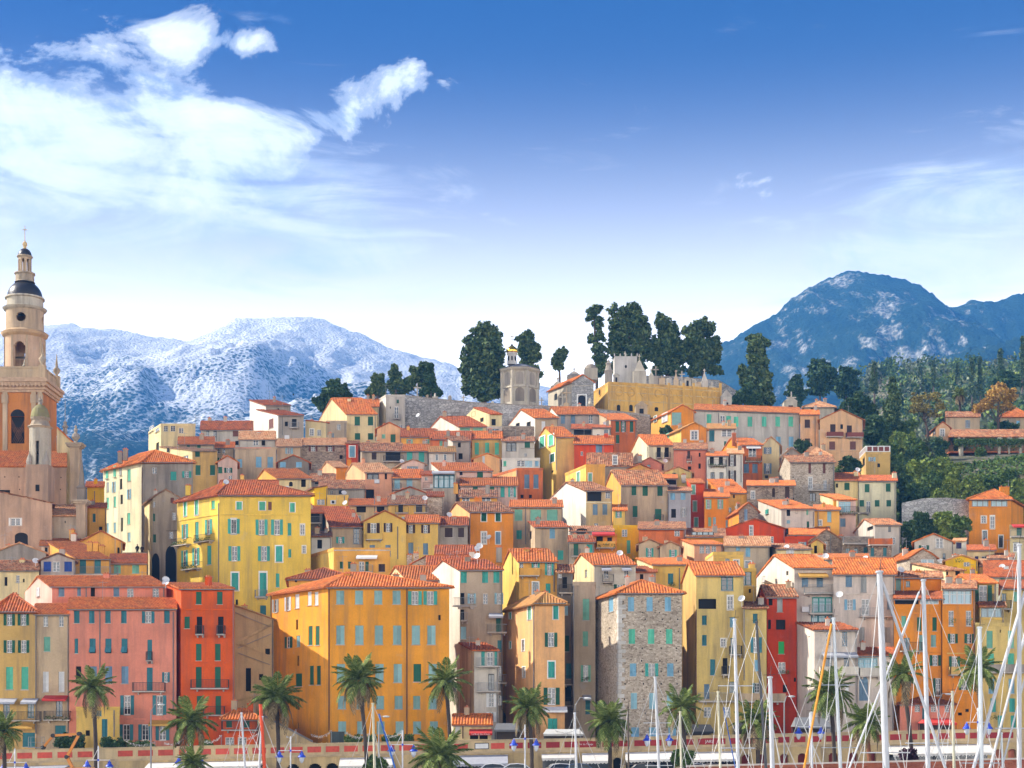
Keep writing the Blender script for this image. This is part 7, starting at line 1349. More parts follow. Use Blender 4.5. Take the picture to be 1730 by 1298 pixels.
def mount_mat(name, snow):
    m, nt, b = newmat(name); g = N(nt, 'ShaderNodeNewGeometry')
    def noi(s, d, r=0.65, vec=None):
        n = N(nt, 'ShaderNodeTexNoise', i_Scale=s, i_Detail=d, i_Roughness=r); nt.links.new(vec or g.outputs['Position'], n.inputs['Vector']); return n.outputs[0]
    big = noi(0.0035, 5.0); fine = noi(0.15, 6.0, 0.72)
    wv = N(nt, 'ShaderNodeTexNoise', i_Scale=0.004, i_Detail=3.0); nt.links.new(g.outputs['Position'], wv.inputs['Vector'])
    wa = N(nt, 'ShaderNodeVectorMath', operation='MULTIPLY_ADD'); wa.inputs[1].default_value = (220, 0, 0); nt.links.new(wv.outputs['Color'], wa.inputs[0]); nt.links.new(g.outputs['Position'], wa.inputs[2])
    wm = N(nt, 'ShaderNodeVectorMath', operation='MULTIPLY'); wm.inputs[1].default_value = (1.0, 0.30, 0.55); nt.links.new(wa.outputs[0], wm.inputs[0])
    mid = noi(0.014, 10.0, 0.78, wm.outputs[0])
    v = N(nt, 'ShaderNodeTexVoronoi', i_Scale=0.13); nt.links.new(g.outputs['Position'], v.inputs['Vector'])
    trees = ramp(nt, [(0.30, 1.0), (0.62, 0.0)]); nt.links.new(v.outputs['Distance'], trees.inputs[0])
    sp = N(nt, 'ShaderNodeSeparateXYZ'); nt.links.new(g.outputs['Normal'], sp.inputs[0]); spz = N(nt, 'ShaderNodeSeparateXYZ'); nt.links.new(g.outputs['Position'], spz.inputs[0])
    fr = ramp(nt, [(0.35, (0.008, 0.022, 0.013)), (0.55, (0.020, 0.042, 0.024)), (0.72, (0.060, 0.085, 0.048))]); nt.links.new(mid, fr.inputs[0])
    rock = ramp(nt, [(0.3, (0.28, 0.26, 0.23)), (0.7, (0.68, 0.65, 0.60))]); nt.links.new(fine, rock.inputs[0])
    steep = mth(nt, 'SUBTRACT', 1.0, sp.outputs[2])
    rk = ramp(nt, [(0.545, 0.0), (0.61, 1.0)]); nt.links.new(mth(nt, 'ADD', mth(nt, 'MULTIPLY', mid, 0.62), mth(nt, 'ADD', mth(nt, 'MULTIPLY', big, 0.30), mth(nt, 'MULTIPLY', steep, 0.22))), rk.inputs[0])
    c = mixc(nt, mth(nt, 'MULTIPLY', mth(nt, 'MULTIPLY', rk.outputs[0], mth(nt, 'SUBTRACT', 1.0, mth(nt, 'MULTIPLY', trees.outputs[0], 0.7))), 0.8), fr.outputs[0], rock.outputs[0])
    if snow:
        hgt = mth(nt, 'DIVIDE', spz.outputs[2], 1000.0)
        f = mth(nt, 'ADD', mth(nt, 'ADD', mth(nt, 'MULTIPLY', mid, 0.62), mth(nt, 'MULTIPLY', fine, 0.34)), mth(nt, 'ADD', mth(nt, 'MULTIPLY', hgt, 0.53), mth(nt, 'SUBTRACT', mth(nt, 'MULTIPLY', big, 0.40), mth(nt, 'MULTIPLY', steep, 0.12))))
        f = mth(nt, 'SUBTRACT', f, mth(nt, 'MULTIPLY', trees.outputs[0], 0.11))
        s = ramp(nt, [(0.86, 0.0), (0.94, 0.55), (1.05, 1.0)]); nt.links.new(f, s.inputs[0])
        c = mixc(nt, s.outputs[0], c, (0.70, 0.71, 0.73))
    nt.links.new(c, b.inputs['Base Color']); b.inputs['Roughness'].default_value = 1.0; b.inputs['Specular IOR Level'].default_value = 0.05
    bp = N(nt, 'ShaderNodeBump', i_Strength=0.7, i_Distance=5.0); nt.links.new(mth(nt, 'ADD', mth(nt, 'MULTIPLY', trees.outputs[0], 0.6), mth(nt, 'ADD', mth(nt, 'MULTIPLY', fine, 0.6), mth(nt, 'MULTIPLY', mid, 1.2))), bp.inputs['Height']); nt.links.new(bp.outputs[0], b.inputs['Normal'])
    return m
mountain('snowy_mountain', 'snow dusted mountain range behind the town on the left', [(-420, 640), (-200, 600), (-60, 590), (20, 566), (60, 556), (85, 552), (120, 548), (160, 553), (200, 561), (245, 567), (285, 573), (330, 574), (360, 560), (385, 546), (398, 539), (420, 537), (450, 539), (480, 536), (505, 533), (530, 537), (560, 546), (585, 555), (620, 570), (660, 587), (700, 600), (740, 610), (775, 617), (820, 628), (880, 645), (960, 664), (1060, 690), (1200, 740), (1400, 800)], 4000, 1150, mount_mat('snowy_mountain_slopes', True), 3.0, 130, 340, 150, 1.12)
mountain('rocky_mountain', 'blue wooded mountain with pale cliffs behind the town on the right', [(1000, 780), (1100, 690), (1180, 610), (1225, 572), (1262, 556), (1298, 546), (1318, 526), (1335, 506), (1352, 494), (1380, 481), (1405, 472), (1428, 465), (1450, 458), (1470, 456), (1490, 460), (1505, 465), (1530, 472), (1545, 477), (1556, 490), (1570, 503), (1583, 513), (1600, 517), (1622, 516), (1640, 510), (1660, 508), (1680, 507), (1700, 503), (1730, 497), (1800, 480), (1900, 500), (2100, 560)], 3000, 900, mount_mat('rocky_mountain_slopes', False), 11.0, 120, 320, 150, 1.3, rug=1.5)
# ------------------------------------------------------------------ air
def haze():
    m = MB(); m.box(-3600, -300, -8, 4200, 5400, 1075); mat = bpy.data.materials.new('blue_air'); mat.use_nodes = True; nt = mat.node_tree; nt.nodes.clear()
    v = N(nt, 'ShaderNodeVolumePrincipled'); v.inputs['Color'].default_value = (0.09, 0.38, 0.98, 1); v.inputs['Density'].default_value = HAZE_DENSITY; v.inputs['Anisotropy'].default_value = 0.0
    o = N(nt, 'ShaderNodeOutputMaterial'); nt.links.new(v.outputs[0], o.inputs['Volume'])
    ob = m.build('haze', mat); ob['kind'] = 'stuff'; ob['label'] = 'blue haze of the far air'
HAZE_DENSITY = 0.00019
haze()
# ------------------------------------------------------------------ harbour front
def upper_z(x): return lerp_tab([(-40, 3.15), (0, 3.3), (600, 4.1), (1060, 4.65), (1600, 5.45), (1780, 5.6)], x)     # upper street level by photo column at the wall
YW = 172.0
def sheets():
    m = MB(); xs = list(range(-120, 1860, 60))
    for x in xs:
        for Yv in (YW + 0.3, 184.0): m.v.append(((x - CX) / F * YW * (Yv / YW), Yv, upper_z(x) - (0.0 if Yv < 180 else -0.15)))
    for i in range(len(xs) - 1): a = 2 * i; m.f.append((a, a + 2, a + 3, a + 1))
    struct(m.build('upper_street', plain('street_paving', (0.20, 0.185, 0.165), 0.9, var=0.2, scale=1.0)), 'paved upper street along the house fronts')
    m = MB(); m.box(-400, 140, -6, 400, YW + 3.5, 1.5); struct(m.build('quay', plain('quay_asphalt', (0.075, 0.073, 0.07), 0.9, var=0.2, scale=0.7)), 'asphalt quay and lower street at the harbour')
    m = MB(); n = 40
    m.quad((-6000, -3000, 0), (6000, -3000, 0), (6000, 150, 0), (-6000, 150, 0))
    mat, nt, b = newmat('harbour_water'); g = N(nt, 'ShaderNodeNewGeometry'); t = N(nt, 'ShaderNodeTexNoise', i_Scale=0.9, i_Detail=5.0); nt.links.new(g.outputs['Position'], t.inputs['Vector']); b.inputs['Base Color'].default_value = (0.02, 0.055, 0.075, 1); b.inputs['Roughness'].default_value = 0.12
    bp = N(nt, 'ShaderNodeBump', i_Strength=0.5, i_Distance=0.2); nt.links.new(t.outputs[0], bp.inputs['Height']); nt.links.new(bp.outputs[0], b.inputs['Normal']); struct(m.build('water', mat), 'harbour water')
sheets()
REDP = plain('red_panel_paint', (0.52, 0.075, 0.045), 0.8, var=0.3); DRED = plain('dark_red_panel_paint', (0.34, 0.025, 0.025), 0.75, var=0.2)
def text_mesh(parent, txt, loc, size, mat, rz=0.0, rx=math.pi / 2, ext=0.01):
    c = bpy.data.curves.new('lettering', 'FONT'); c.body = txt; c.size = size; c.extrude = ext; c.align_x = 'CENTER'; c.align_y = 'CENTER'
    tmp = bpy.data.objects.new('tmp', c); dg = bpy.context.evaluated_depsgraph_get(); COL.objects.link(tmp); bpy.context.view_layer.update()
    me = bpy.data.meshes.new_from_object(tmp.evaluated_get(bpy.context.evaluated_depsgraph_get())); bpy.data.objects.remove(tmp); me.materials.clear(); me.materials.append(mat)
    o = link('lettering', me, parent, loc); o.rotation_euler = (rx, 0, rz); return o
WHT = plain('sign_white', (0.75, 0.74, 0.70), 0.7); BLK = plain('sign_black', (0.02, 0.02, 0.02), 0.7)
def promenade():
    X = lambda x: (x - CX) / F * YW
    root = thing('promenade_wall', 'cream promenade wall with red panels and shop arches below the old town', 'wall', (0, YW, 1.5)); Z = lambda x: upper_z(x) - 1.5
    xs = list(range(-60, 1800, 20)); m = MB(); pm = MB(); cn = MB()
    arches = [(495, 20), (532, 22), (561, 20), (1043, 14), (1260, 14), (1287, 14), (1325, 14), (1355, 14), (1408, 16), (1442, 15), (1473, 15), (1688, 14), (1710, 14)]
    # wall: segments with arched recesses approximated by stepped columns
    edges = sorted(set([X(x) for x in xs] + [X(c) + (w_ / F * YW) * (t - 0.5) for c, w_ in arches for t in [i / 8 for i in range(9)]]))
    arx = [(X(c) - w_ / F * YW / 2, X(c) + w_ / F * YW / 2) for c, w_ in arches]
    for a, b in zip(edges, edges[1:]):
        mid = (a + b) / 2; p_ = CX + mid / YW * F; zt = Z(p_) - 0.45; zb = 0.0; hit = None
        for (l, r) in arx:
            if l < mid < r: hit = (l, r)
        if hit:
            l, r = hit; q = (mid - (l + r) / 2) / ((r - l) / 2); top = max(0.6, Z(p_) - 1.15 - 0.55 * (1 - math.sqrt(max(0, 1 - q * q))) * (r - l) / 1.3); zb = top
            m.quad((a, 0, zb), (a, 0.8, zb), (b, 0.8, zb), (b, 0, zb))
        m.quad((a, 0, zb), (b, 0, zb), (b, 0, zt), (a, 0, zt))
    for l, r in arx: m.quad((l, 0, 0), (l, 0.8, 0), (l, 0.8, 3.6), (l, 0, 3.6)); m.quad((r, 0.8, 0), (r, 0, 0), (r, 0, 3.6), (r, 0.8, 3.6))
    m.build('wall', wallm('sand'), root)
    for (l, r), (c, w_) in zip(arx, arches):
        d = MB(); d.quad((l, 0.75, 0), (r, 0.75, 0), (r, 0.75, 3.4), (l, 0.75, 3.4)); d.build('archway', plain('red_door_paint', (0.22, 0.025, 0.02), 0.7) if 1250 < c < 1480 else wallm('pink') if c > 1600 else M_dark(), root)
    for a, b in zip(xs, xs[1:]):
        A, B = X(a), X(b); za, zb = Z(a), Z(b)
        cn.obox((A, -0.22, za - 0.45), (B - A, 0, zb - za), (0, 0.4, 0), (0, 0, 0.22))
        pm.obox((A, -0.06, za - 0.23), (B - A, 0, zb - za), (0, 0.35, 0), (0, 0, 1.12)); cn.obox((A, -0.13, za + 0.89), (B - A, 0, zb - za), (0, 0.5, 0), (0, 0, 0.12))
    pm.build('parapet', plaster('parapet_cream', (0.66, 0.50, 0.27), 0.5), root); cn.build('cornice', plaster('parapet_cornice', (0.60, 0.45, 0.26), 0.5), root)
    x = 8
    while x < 1725:
        if not (172 < x < 205 or 800 < x < 832):
            w_ = 25 if x < 300 else 23 if x < 1000 else 19; A = X(x - w_ / 2); B = X(x + w_ / 2); za, zb = Z(x - w_ / 2), Z(x + w_ / 2); p = MB()
            p.obox((A, -0.095, za + 0.02), (B - A, 0, zb - za), (0, 0.04, 0), (0, 0, 0.62)); p.build('panel', REDP if x < 850 else DRED, root)
        x += 34 if x < 300 else 31 if x < 1000 else 27
    sg = lambda t, xx, dz, s, mt: text_mesh(root, t, (X(xx), -0.13, Z(xx) + dz), s, mt)
    for t, xx, w_ in (('Air du Temps', 990, 22), ('JARS', 1198, 24)):
        p = MB(); A, B = X(xx - w_ / 2), X(xx + w_ / 2); za, zb = Z(xx - w_ / 2), Z(xx + w_ / 2); p.obox((A, -0.115, za + 0.0), (B - A, 0, zb - za), (0, 0.02, 0), (0, 0, 0.68)); p.build('sign_board', DRED, root)
        sg(t, xx, 0.33, 0.27 if len(t) > 6 else 0.42, WHT)
    p = MB(); A, B = X(802), X(826); za, zb = Z(802), Z(826)
    for e, mt, y in ((0.0, BLK, -0.08), (0.07, WHT, -0.085)):
        p = MB(); p.obox((A + e, y - 0.02, za + 0.02 + e), (B - A - 2 * e, 0, zb - za), (0, 0.02, 0), (0, 0, 0.66 - 2 * e)); p.build('sign_board', mt, root)
    # awnings over the shops
    def aw(x0, x1, drop, dep, col, txt=None, dz=-0.6):
        a = MB(); A, B = X(x0), X(x1); z0, z1 = Z(x0) + dz, Z(x1) + dz
        a.quad((A, -0.05, z0), (B, -0.05, z1), (B, -dep, z1 - drop), (A, -dep, z0 - drop)); n = max(4, int((B - A) / 0.35))
        for i in range(n):
            u0 = A + (B - A) * i / n; u1 = A + (B - A) * (i + 1) / n; zz0 = z0 + (z1 - z0) * i / n - drop; zz1 = z0 + (z1 - z0) * (i + 1) / n - drop
            a.poly([(u0, -dep, zz0), (u1, -dep, zz1), (u1, -dep, zz1 - 0.20), ((u0 + u1) / 2, -dep, zz0 - 0.30), (u0, -dep, zz0 - 0.20)])
        a.poly([(A, -0.05, z0), (A, -dep, z0 - drop), (A, -0.05, z0 - drop)]); a.poly([(B, -0.05, z1), (B, -0.05, z1 - drop), (B, -dep, z1 - drop)])
        ao = a.build('awning', col, root)
        b = MB(); b.quad((A + 0.1, 0.02 - 0.04, 0), (B - 0.1, -0.02, 0), (B - 0.1, -0.02, z1 - 0.1), (A + 0.1, -0.02, z0 - 0.1)); b.build('shopfront', glassm(), root)
        if txt: text_mesh(ao, txt, ((A + B) / 2, -dep - 0.02, (z0 + z1) / 2 - drop - 0.09), 0.19, BLK)
    AW, AG = plain('awning_cloth_white', (0.70, 0.67, 0.61), 0.85), plain('awning_cloth_grey', (0.40, 0.41, 0.45), 0.85)
    aw(-20, 118, 0.25, 2.0, AG, dz=-0.75); aw(252, 445, 0.5, 2.2, AW, dz=-0.7); aw(575, 665, 0.85, 1.7, AW); aw(742, 858, 0.9, 1.9, AG); aw(915, 972, 0.45, 1.4, AW); aw(983, 1032, 0.85, 1.6, AW); aw(1056, 1142, 0.8, 1.7, AW); aw(1160, 1245, 0.8, 2.0, AW, dz=-0.75); aw(1500, 1670, 0.9, 2.4, AW, 'PUB        ANE  PUB', dz=-0.55)
    return root
promenade()
# text on the restaurant awning
def awning_text():
    for r, o, *_rest in HOUSES:
        if 'low cream restaurant' in r['label']:
            aw = [c for c in r.children if c.name.startswith('awning')][0]
            co = [v.co for v in aw.data.vertices]; xs = [c.x for c in co]; ym = min(c.y for c in co); zl = min(c.z for c in co)
            text_mesh(aw, 'Le Bruit Qui Court', ((min(xs) + max(xs)) / 2, ym - 0.02, zl + 0.12), 0.25, WHT)
awning_text()
def quay_wall():
    o = px(1160, 1300, 146); root = thing('quay_wall', 'low red brick harbour wall with a pale coping at the lower right', 'wall', (o.x, 146, 1.4)); m = MB(); c = MB(); z0 = px(1160, 1296, 146).z - 1.4; z1 = px(1740, 1283, 146).z - 1.4; L = 580 / F * 146
    n = 24
    for i in range(n):
        a, b = L * i / n, L * (i + 1) / n; za, zb = z0 + (z1 - z0) * i / n, z0 + (z1 - z0) * (i + 1) / n
        m.quad((a, 0, -2), (b, 0, -2), (b, 0, zb), (a, 0, za)); m.quad((a, 0, za), (b, 0, zb), (b, 0.5, zb), (a, 0.5, za)); c.obox((a, -0.08, za), (b - a, 0, zb - za), (0, 0.65, 0), (0, 0, 0.14))
        for r in range(1, 3): m.obox((a, -0.03, za - 0.25 * r), (b - a, 0, zb - za), (0, 0.03, 0), (0, 0, 0.05))
    m.build('wall', stone('brick_red', (0.30, 0.07, 0.035), (0.46, 0.13, 0.06), (0.36, 0.15, 0.09), 3.0, 3.5), root); c.build('coping', plain('pale_coping', (0.55, 0.47, 0.40), 0.9), root)
quay_wall()
def stairs():
    o = px(440, 1262, 178.5); root = thing('stairway', 'stone stairway with a grey handrail wall beside the orange palace', 'stairway', o); n = 16; a = px(438, 1210, 178.5) - o; b = px(528, 1258, 178.5) - o; m = MB(); 
    for i in range(n):
        p = a + (b - a) * (i / n); q = a + (b - a) * ((i + 1) / n); m.box(p.x, 0.4, b.z - 1.5, q.x, 3.0, p.z)
    m.build('steps', wallm('sand'), root); w = MB(); w.obox(a + Vector((0, 0, -3)), b - a, (0, 0.35, 0), (0, 0, 3.2)); w.build('side_wall', wallm('sand'), root); r = MB(); r.obox(a + Vector((0, -0.08, 0.2)), b - a, (0, 0.5, 0), (0, 0, 0.22)); r.build('coping', plain('dark_coping', (0.22, 0.20, 0.19), 0.9), root)
stairs()
def ramps():
    for r, org, FLp, FRp, *_rest in HOUSES:
        if 'retaining wall house with sloping ramps' in r['label']:
            u = (FRp - FLp).normalized(); n = Vector((u.y, -u.x)); zg = org.z
            for (xa, ya, xb, yb, t) in ((400, 1026, 458, 1046, 0.25), (398, 1036, 456, 1060, 0.10), (400, 1088, 458, 1058, 0.3), (402, 1096, 458, 1072, 0.10), (400, 1091, 418, 1092, 0.2), (418, 1092, 458, 1112, 0.2), (402, 1104, 456, 1124, 0.10), (400, 1186, 436, 1178, 0.25)):
                s0, z0 = face_hit(FLp, FRp, xa, ya); s1, z1 = face_hit(FLp, FRp, xb, yb); m = MB(); p0 = FLp + u * s0 - n * 0.02; p1 = FLp + u * s1 - n * 0.02
                m.obox((p0.x - org.x, p0.y - org.y, z0 - zg), (p1.x - p0.x, p1.y - p0.y, z1 - z0), (n.x * 0.16, n.y * 0.16, 0), (0, 0, t)); m.build('ramp_parapet', wallm('sand') if t > 0.15 else wallm('grey'), r)
ramps()
# ------------------------------------------------------------------ street lamps
def lamp_pair():
    root = thing('street_lamp', 'white harbour lamp post', 'street lamp', (0, 0, 0), 'double blue lanterns along the quay'); m = MB(); m.lathe([(0.16, 0), (0.14, 0.5), (0.08, 0.7), (0.065, 5.6), (0.03, 5.7)], 8); m.box(-1.15, -0.03, 4.28, 1.15, 0.03, 4.34); m.tube([(-0.02, 0, 5.4), (-0.55, 0, 4.35)], 0.025, 5); m.build('post', plain('white_post_paint', (0.74, 0.75, 0.76), 0.4), root)
    k = MB(); k.lathe([(0.09, -0.1), (0.11, 0), (0.09, 0.1)], 8, (0, 0, 4.31)); k.build('collar', plain('blue_enamel', (0.03, 0.075, 0.52), 0.35), root)
    for sx in (-1, 1):
        h = MB(); h.lathe([(0.05, 4.30), (0.07, 4.16), (0.16, 4.12), (0.20, 4.02), (0.16, 3.96), (0.24, 3.90), (0.40, 3.72), (0.42, 3.66), (0.26, 3.64)], 12, (sx * 1.08, 0, 0)); ho = h.build('lamp_shade', MATS['blue_enamel'], root, smooth=True)
        g = MB(); g.lathe([(0.26, 3.64), (0.22, 3.35), (0.10, 3.12), (0.02, 3.08)], 10, (sx * 1.08, 0, 0)); g.build('globe', plain('frosted_globe', (0.62, 0.66, 0.72), 0.2), ho, smooth=True)
    return root
def copy_tree(o, parent=None):
    c = o.copy(); COL.objects.link(c); c.parent = parent
    for ch in list(o.children):
        if ch is not c: copy_tree(ch, c)
    return c
LP = [(25, 1264, 'leftmost, beside the left palm'), (166, 1260, 'beside the tall palm of the salmon house'), (321, 1254, 'before the orange-red tower house'), (491, 1244, 'before the stairway'), (680, 1234, 'under the orange palace'), (887, 1224, 'beside the palm with orange fruit'), (1112, 1216, 'before the stone tower house'), (1368, 1204, 'beside the orange rope mast'), (1652, 1196, 'among the right-hand masts')]
lp0 = lamp_pair()
for i, (x, yt, wh) in enumerate(LP):
    o = lp0 if i == 0 else copy_tree(lp0); Yv = 157.0; p = px(x, yt, Yv); o.location = (p.x, Yv, p.z - 5.7); o['label'] = 'white lamp post with two blue lanterns, ' + wh
def arm_lamp(label, xp, xh, yh, Yv):
    p = px(xp, yh + 12, Yv); h = px(xh, yh, Yv); root = thing('arm_lamp', label, 'street lamp', (p.x, Yv, 1.5), 'grey curved street lamps'); m = MB(); a = Vector((0, 0, p.z - 1.5)); b = h - Vector((p.x, Yv, 1.5)); m.tube([(0, 0, 0), a * 0.5, a, a + (b - a) * 0.5 + Vector((0, 0, 0.35)), b], [0.09, 0.075, 0.06, 0.045, 0.04], 7); m.build('post', plain('grey_post_paint', (0.30, 0.31, 0.32), 0.5), root)
    s = 1 if xh > xp else -1; hm = MB(); hm.lathe([(0.04, 0.05), (0.20, 0), (0.22, -0.06), (0.12, -0.14), (0.02, -0.16)], 10, (b.x + s * 0.28, b.y, b.z), sx=1.7); hm.build('lamp_head', plain('lamp_head_white', (0.66, 0.67, 0.66), 0.4), root, smooth=True)
arm_lamp('grey curved street lamp before the salmon pink house', 255, 268, 1190, 160); arm_lamp('grey curved street lamp before the orange palace', 640, 648, 1210, 163); arm_lamp('grey curved street lamp left of the stone tower house', 972, 988, 1179, 160); arm_lamp('grey curved street lamp before the low pink house', 1586, 1598, 1172, 160); arm_lamp('white lamp on the harbour beside the red house', 1325, 1333, 1176, 162)
# ------------------------------------------------------------------ palms
def frond_mesh(kind, L, droop, seed, mat):
    rng = random.Random(seed); m = MB(); n = 20; pts = []
    for i in range(n + 1):
        t = i / n; pts.append(Vector((L * (t - 0.12 * droop * t * t), 0, L * (0.30 * t - droop * 0.75 * t * t))))
    for i in range(n): 
        a, b = pts[i], pts[i + 1]; w_ = 0.035 * (1 - i / n) + 0.008; m.quad(a + Vector((0, -w_, 0)), b + Vector((0, -w_, 0)), b + Vector((0, w_, 0)), a + Vector((0, w_, 0)))
    for i in range(2, n + 1):
        t = i / n; d = (pts[i] - pts[i - 1]).normalized(); ll = L * 0.23 * math.sin(math.pi * min(1, 0.12 + t * 0.86)) ** 0.7 + 0.05
        for s in (-1, 1):
            for h in (0.0, 0.5):
                p = pts[i] - d * (L / n) * h; tip = p + d * ll * rng.uniform(0.55, 0.8) + Vector((0, s * ll * 0.72, -ll * rng.uniform(0.15, 0.5))); mid = (p + tip) / 2 + Vector((0, 0, ll * 0.07)); wv = d * 0.020
                k = len(m.v); m.v += [p - wv, mid - wv * 1.3, tip, mid + wv * 1.3]; m.f.append((k, k + 1, k + 2, k + 3))
    return m.mesh('frond', mat)
FR = [frond_mesh('f', 1.0, d, s, foliage_mat('palm')) for d, s in ((0.25, 1), (0.5, 2), (0.8, 3), (1.15, 4))]; FD = frond_mesh('f', 1.0, 1.5, 5, foliage_mat('drypalm'))
def palm(label, x, y, r, Yv, base, seed, n=44, fruit=False, dry=0.10, tr=0.20, red=False, gz=1.5, fan=False):
    rng = random.Random(seed); k = Yv / F; c = px(x, y, Yv); bx_ = px(base[0], base[1], Yv); d = (bx_ - c); 
    if d.z > -0.2: d = Vector((0, 0, -1))
    s = (gz - c.z) / d.z; b = c + d * s; root = thing('palm_tree', label, 'palm tree', (b.x, b.y, gz), 'palms along the quay' if gz < 3 else None); t = MB(); top = c - Vector((b.x, b.y, gz)); L = r * k
    P = [top * q + Vector((math.sin(q * 3) * 0.12, 0, 0)) for q in [i / 14 for i in range(15)]]; t.tube(P, [tr * (1.35 - 0.4 * min(1, i / 3)) * (1 + 0.10 * (i % 2)) for i in range(15)], 9)
    t.lathe([(tr, -0.7), (tr * 1.9, -0.2), (tr * 1.6, 0.15), (0.05, 0.4)], 9, tuple(P[-1])); t.build('trunk', plain('palm_bark_red', (0.20, 0.075, 0.035), 0.95, var=0.4, scale=8) if red else plain('palm_bark', (0.06, 0.045, 0.035), 0.95, var=0.4, scale=8), root)
    for i in range(n):
        q = (i + 0.5) / n; el = 1.35 - 2.0 * q ** 0.85; az_ = i * 2.39996 + rng.uniform(-0.2, 0.2)
        me = FD if (q > 1 - dry) else FR[0 if el > 0.9 else 1 if el > 0.4 else 2 if el > -0.1 else 3]
        f = link('frond', me, root, P[-1] + Vector((0, 0, 0.1))); sc_ = L * rng.uniform(0.85, 1.12); f.scale = (sc_, sc_, sc_); f.rotation_euler = (rng.uniform(-0.25, 0.25), -el * 0.8, az_)
    if fruit:
        for i in range(7):
            a = i * 0.9 + seed; fm = MB(); p0 = P[-1] + Vector((0, 0, 0.1)); p1 = p0 + Vector((math.cos(a) * 0.75, math.sin(a) * 0.75, -0.15)); fm.tube([p0, p1], 0.025, 4)
            for j in range(60): leaf_quad(fm, p1 + Vector((rng.gauss(0, 0.16), rng.gauss(0, 0.16), rng.gauss(-0.2, 0.18))), 0.06, rng)
            fm.build('fruit_cluster', plain('palm_fruit', (0.62, 0.20, 0.02), 0.6, var=0.25), root)
    return root
PALMS = [('palm with orange fruit cut by the left edge', 4, 1238, 36, 152, (6, 1300), 1, 40, True), ('tall thin palm before the salmon pink house', 156, 1164, 44, 160, (161, 1290), 2, 46, False), ('bushy green palm before the orange-red tower house', 322, 1222, 48, 158, (321, 1300), 3, 50, False), ('palm with drooping fronds beside the stairway', 466, 1182, 48, 159, (469, 1290), 4, 50, False), ('leaning palm before the middle of the orange palace', 606, 1150, 50, 160, (618, 1284), 5, 48, True), ('palm at the right corner of the orange palace', 753, 1154, 44, 163, (758, 1250), 6, 46, False), ('low wide bright palm below the orange palace', 745, 1282, 62, 140, (745, 1300), 7, 54, False), ('palm with bright orange fruit before the peach tower', 893, 1198, 44, 158, (897, 1290), 8, 46, True), ('grey green palm left of the stone tower house', 1027, 1222, 44, 158, (1029, 1290), 9, 46, False), ('palm with orange fruit before the stone tower house', 1150, 1198, 48, 158, (1157, 1290), 10, 48, True), ('brownish drooping palm before the narrow yellow house', 1277, 1222, 44, 157, (1279, 1290), 11, 46, True), ('tall palm before the small white front house', 1402, 1172, 46, 160, (1407, 1262), 12, 46, True), ('low palm with a red trunk left of the tall white mast', 1462, 1224, 46, 152, (1468, 1300), 13, 50, False), ('leaning dark palm right of the tall white mast', 1524, 1142, 44, 161, (1538, 1262), 14, 46, False), ('palm half hidden by masts before the yellow house', 1652, 1132, 42, 163, (1655, 1262), 15, 44, False), ('very low palm at the lower edge before the orange-red tower', 325, 1292, 36, 142, (325, 1300), 16, 40, False)]
for a in PALMS: palm(a[0], a[1], a[2], a[3] * (1.0 + 0.06 * math.sin(a[6] * 2.3)), a[4], a[5], a[6], int(a[7] * (0.78 + 0.22 * math.sin(a[6] * 1.7))), a[8], dry=0.24 if 'drooping' in a[0] else 0.06 + 0.10 * (a[6] % 3) / 2, red='red trunk' in a[0] or 'low wide' in a[0])
palm('small hillside palm above the chimney tower villa', 1621, 668, 15, 345, (1621, 705), 17, 44, False, 0.3, 0.25, gz=66)
def bush(label, x, y, rx, ry, Yv, kind, seed, n=2600):
    rng = random.Random(seed); tree('bush', label, x, y - ry, y + ry, Yv, [(x, y, rx * 0.8, ry * 0.8)] + [(x + rng.uniform(-0.6, 0.6) * rx, y + rng.uniform(-0.5, 0.5) * ry, rx * 0.45, ry * 0.5) for _ in range(6)], n, 0.16, kind, 0.08, 'bushes along the quay', seed, 0.45, 'shrub')
bush('rounded green bush on the quay under the leaning palm', 636, 1290, 24, 14, 157, 'mid', 41); bush('rounded dark green bush before the stone tower house', 1152, 1284, 22, 18, 156, 'mid', 42); bush('dark purple bush on the quay right of the tall mast', 1538, 1277, 15, 13, 155, 'purple', 43); bush('dark hedge bush behind the orange lift arm', 118, 1256, 30, 15, 174.5, 'pine', 44, 3400); bush('terrace hedge before the yellow annex', 195, 1258, 26, 12, 174.3, 'pine', 45); bush('terrace hedge before the salmon pink house', 240, 1262, 24, 8, 174.2, 'mid', 46); bush('terrace shrub beside the orange-red tower', 352, 1262, 14, 9, 174.2, 'mid', 47, 1600)
for i, x in enumerate((590, 604, 626, 655, 668, 690)): bush('potted shrub on the terrace before the orange palace, ' + ['leftmost', 'second from the left', 'third from the left', 'third from the right', 'second from the right', 'rightmost'][i], x, 1250 - (x - 590) * 0.01, 7, 6, 174, 'mid', 60 + i, 420)
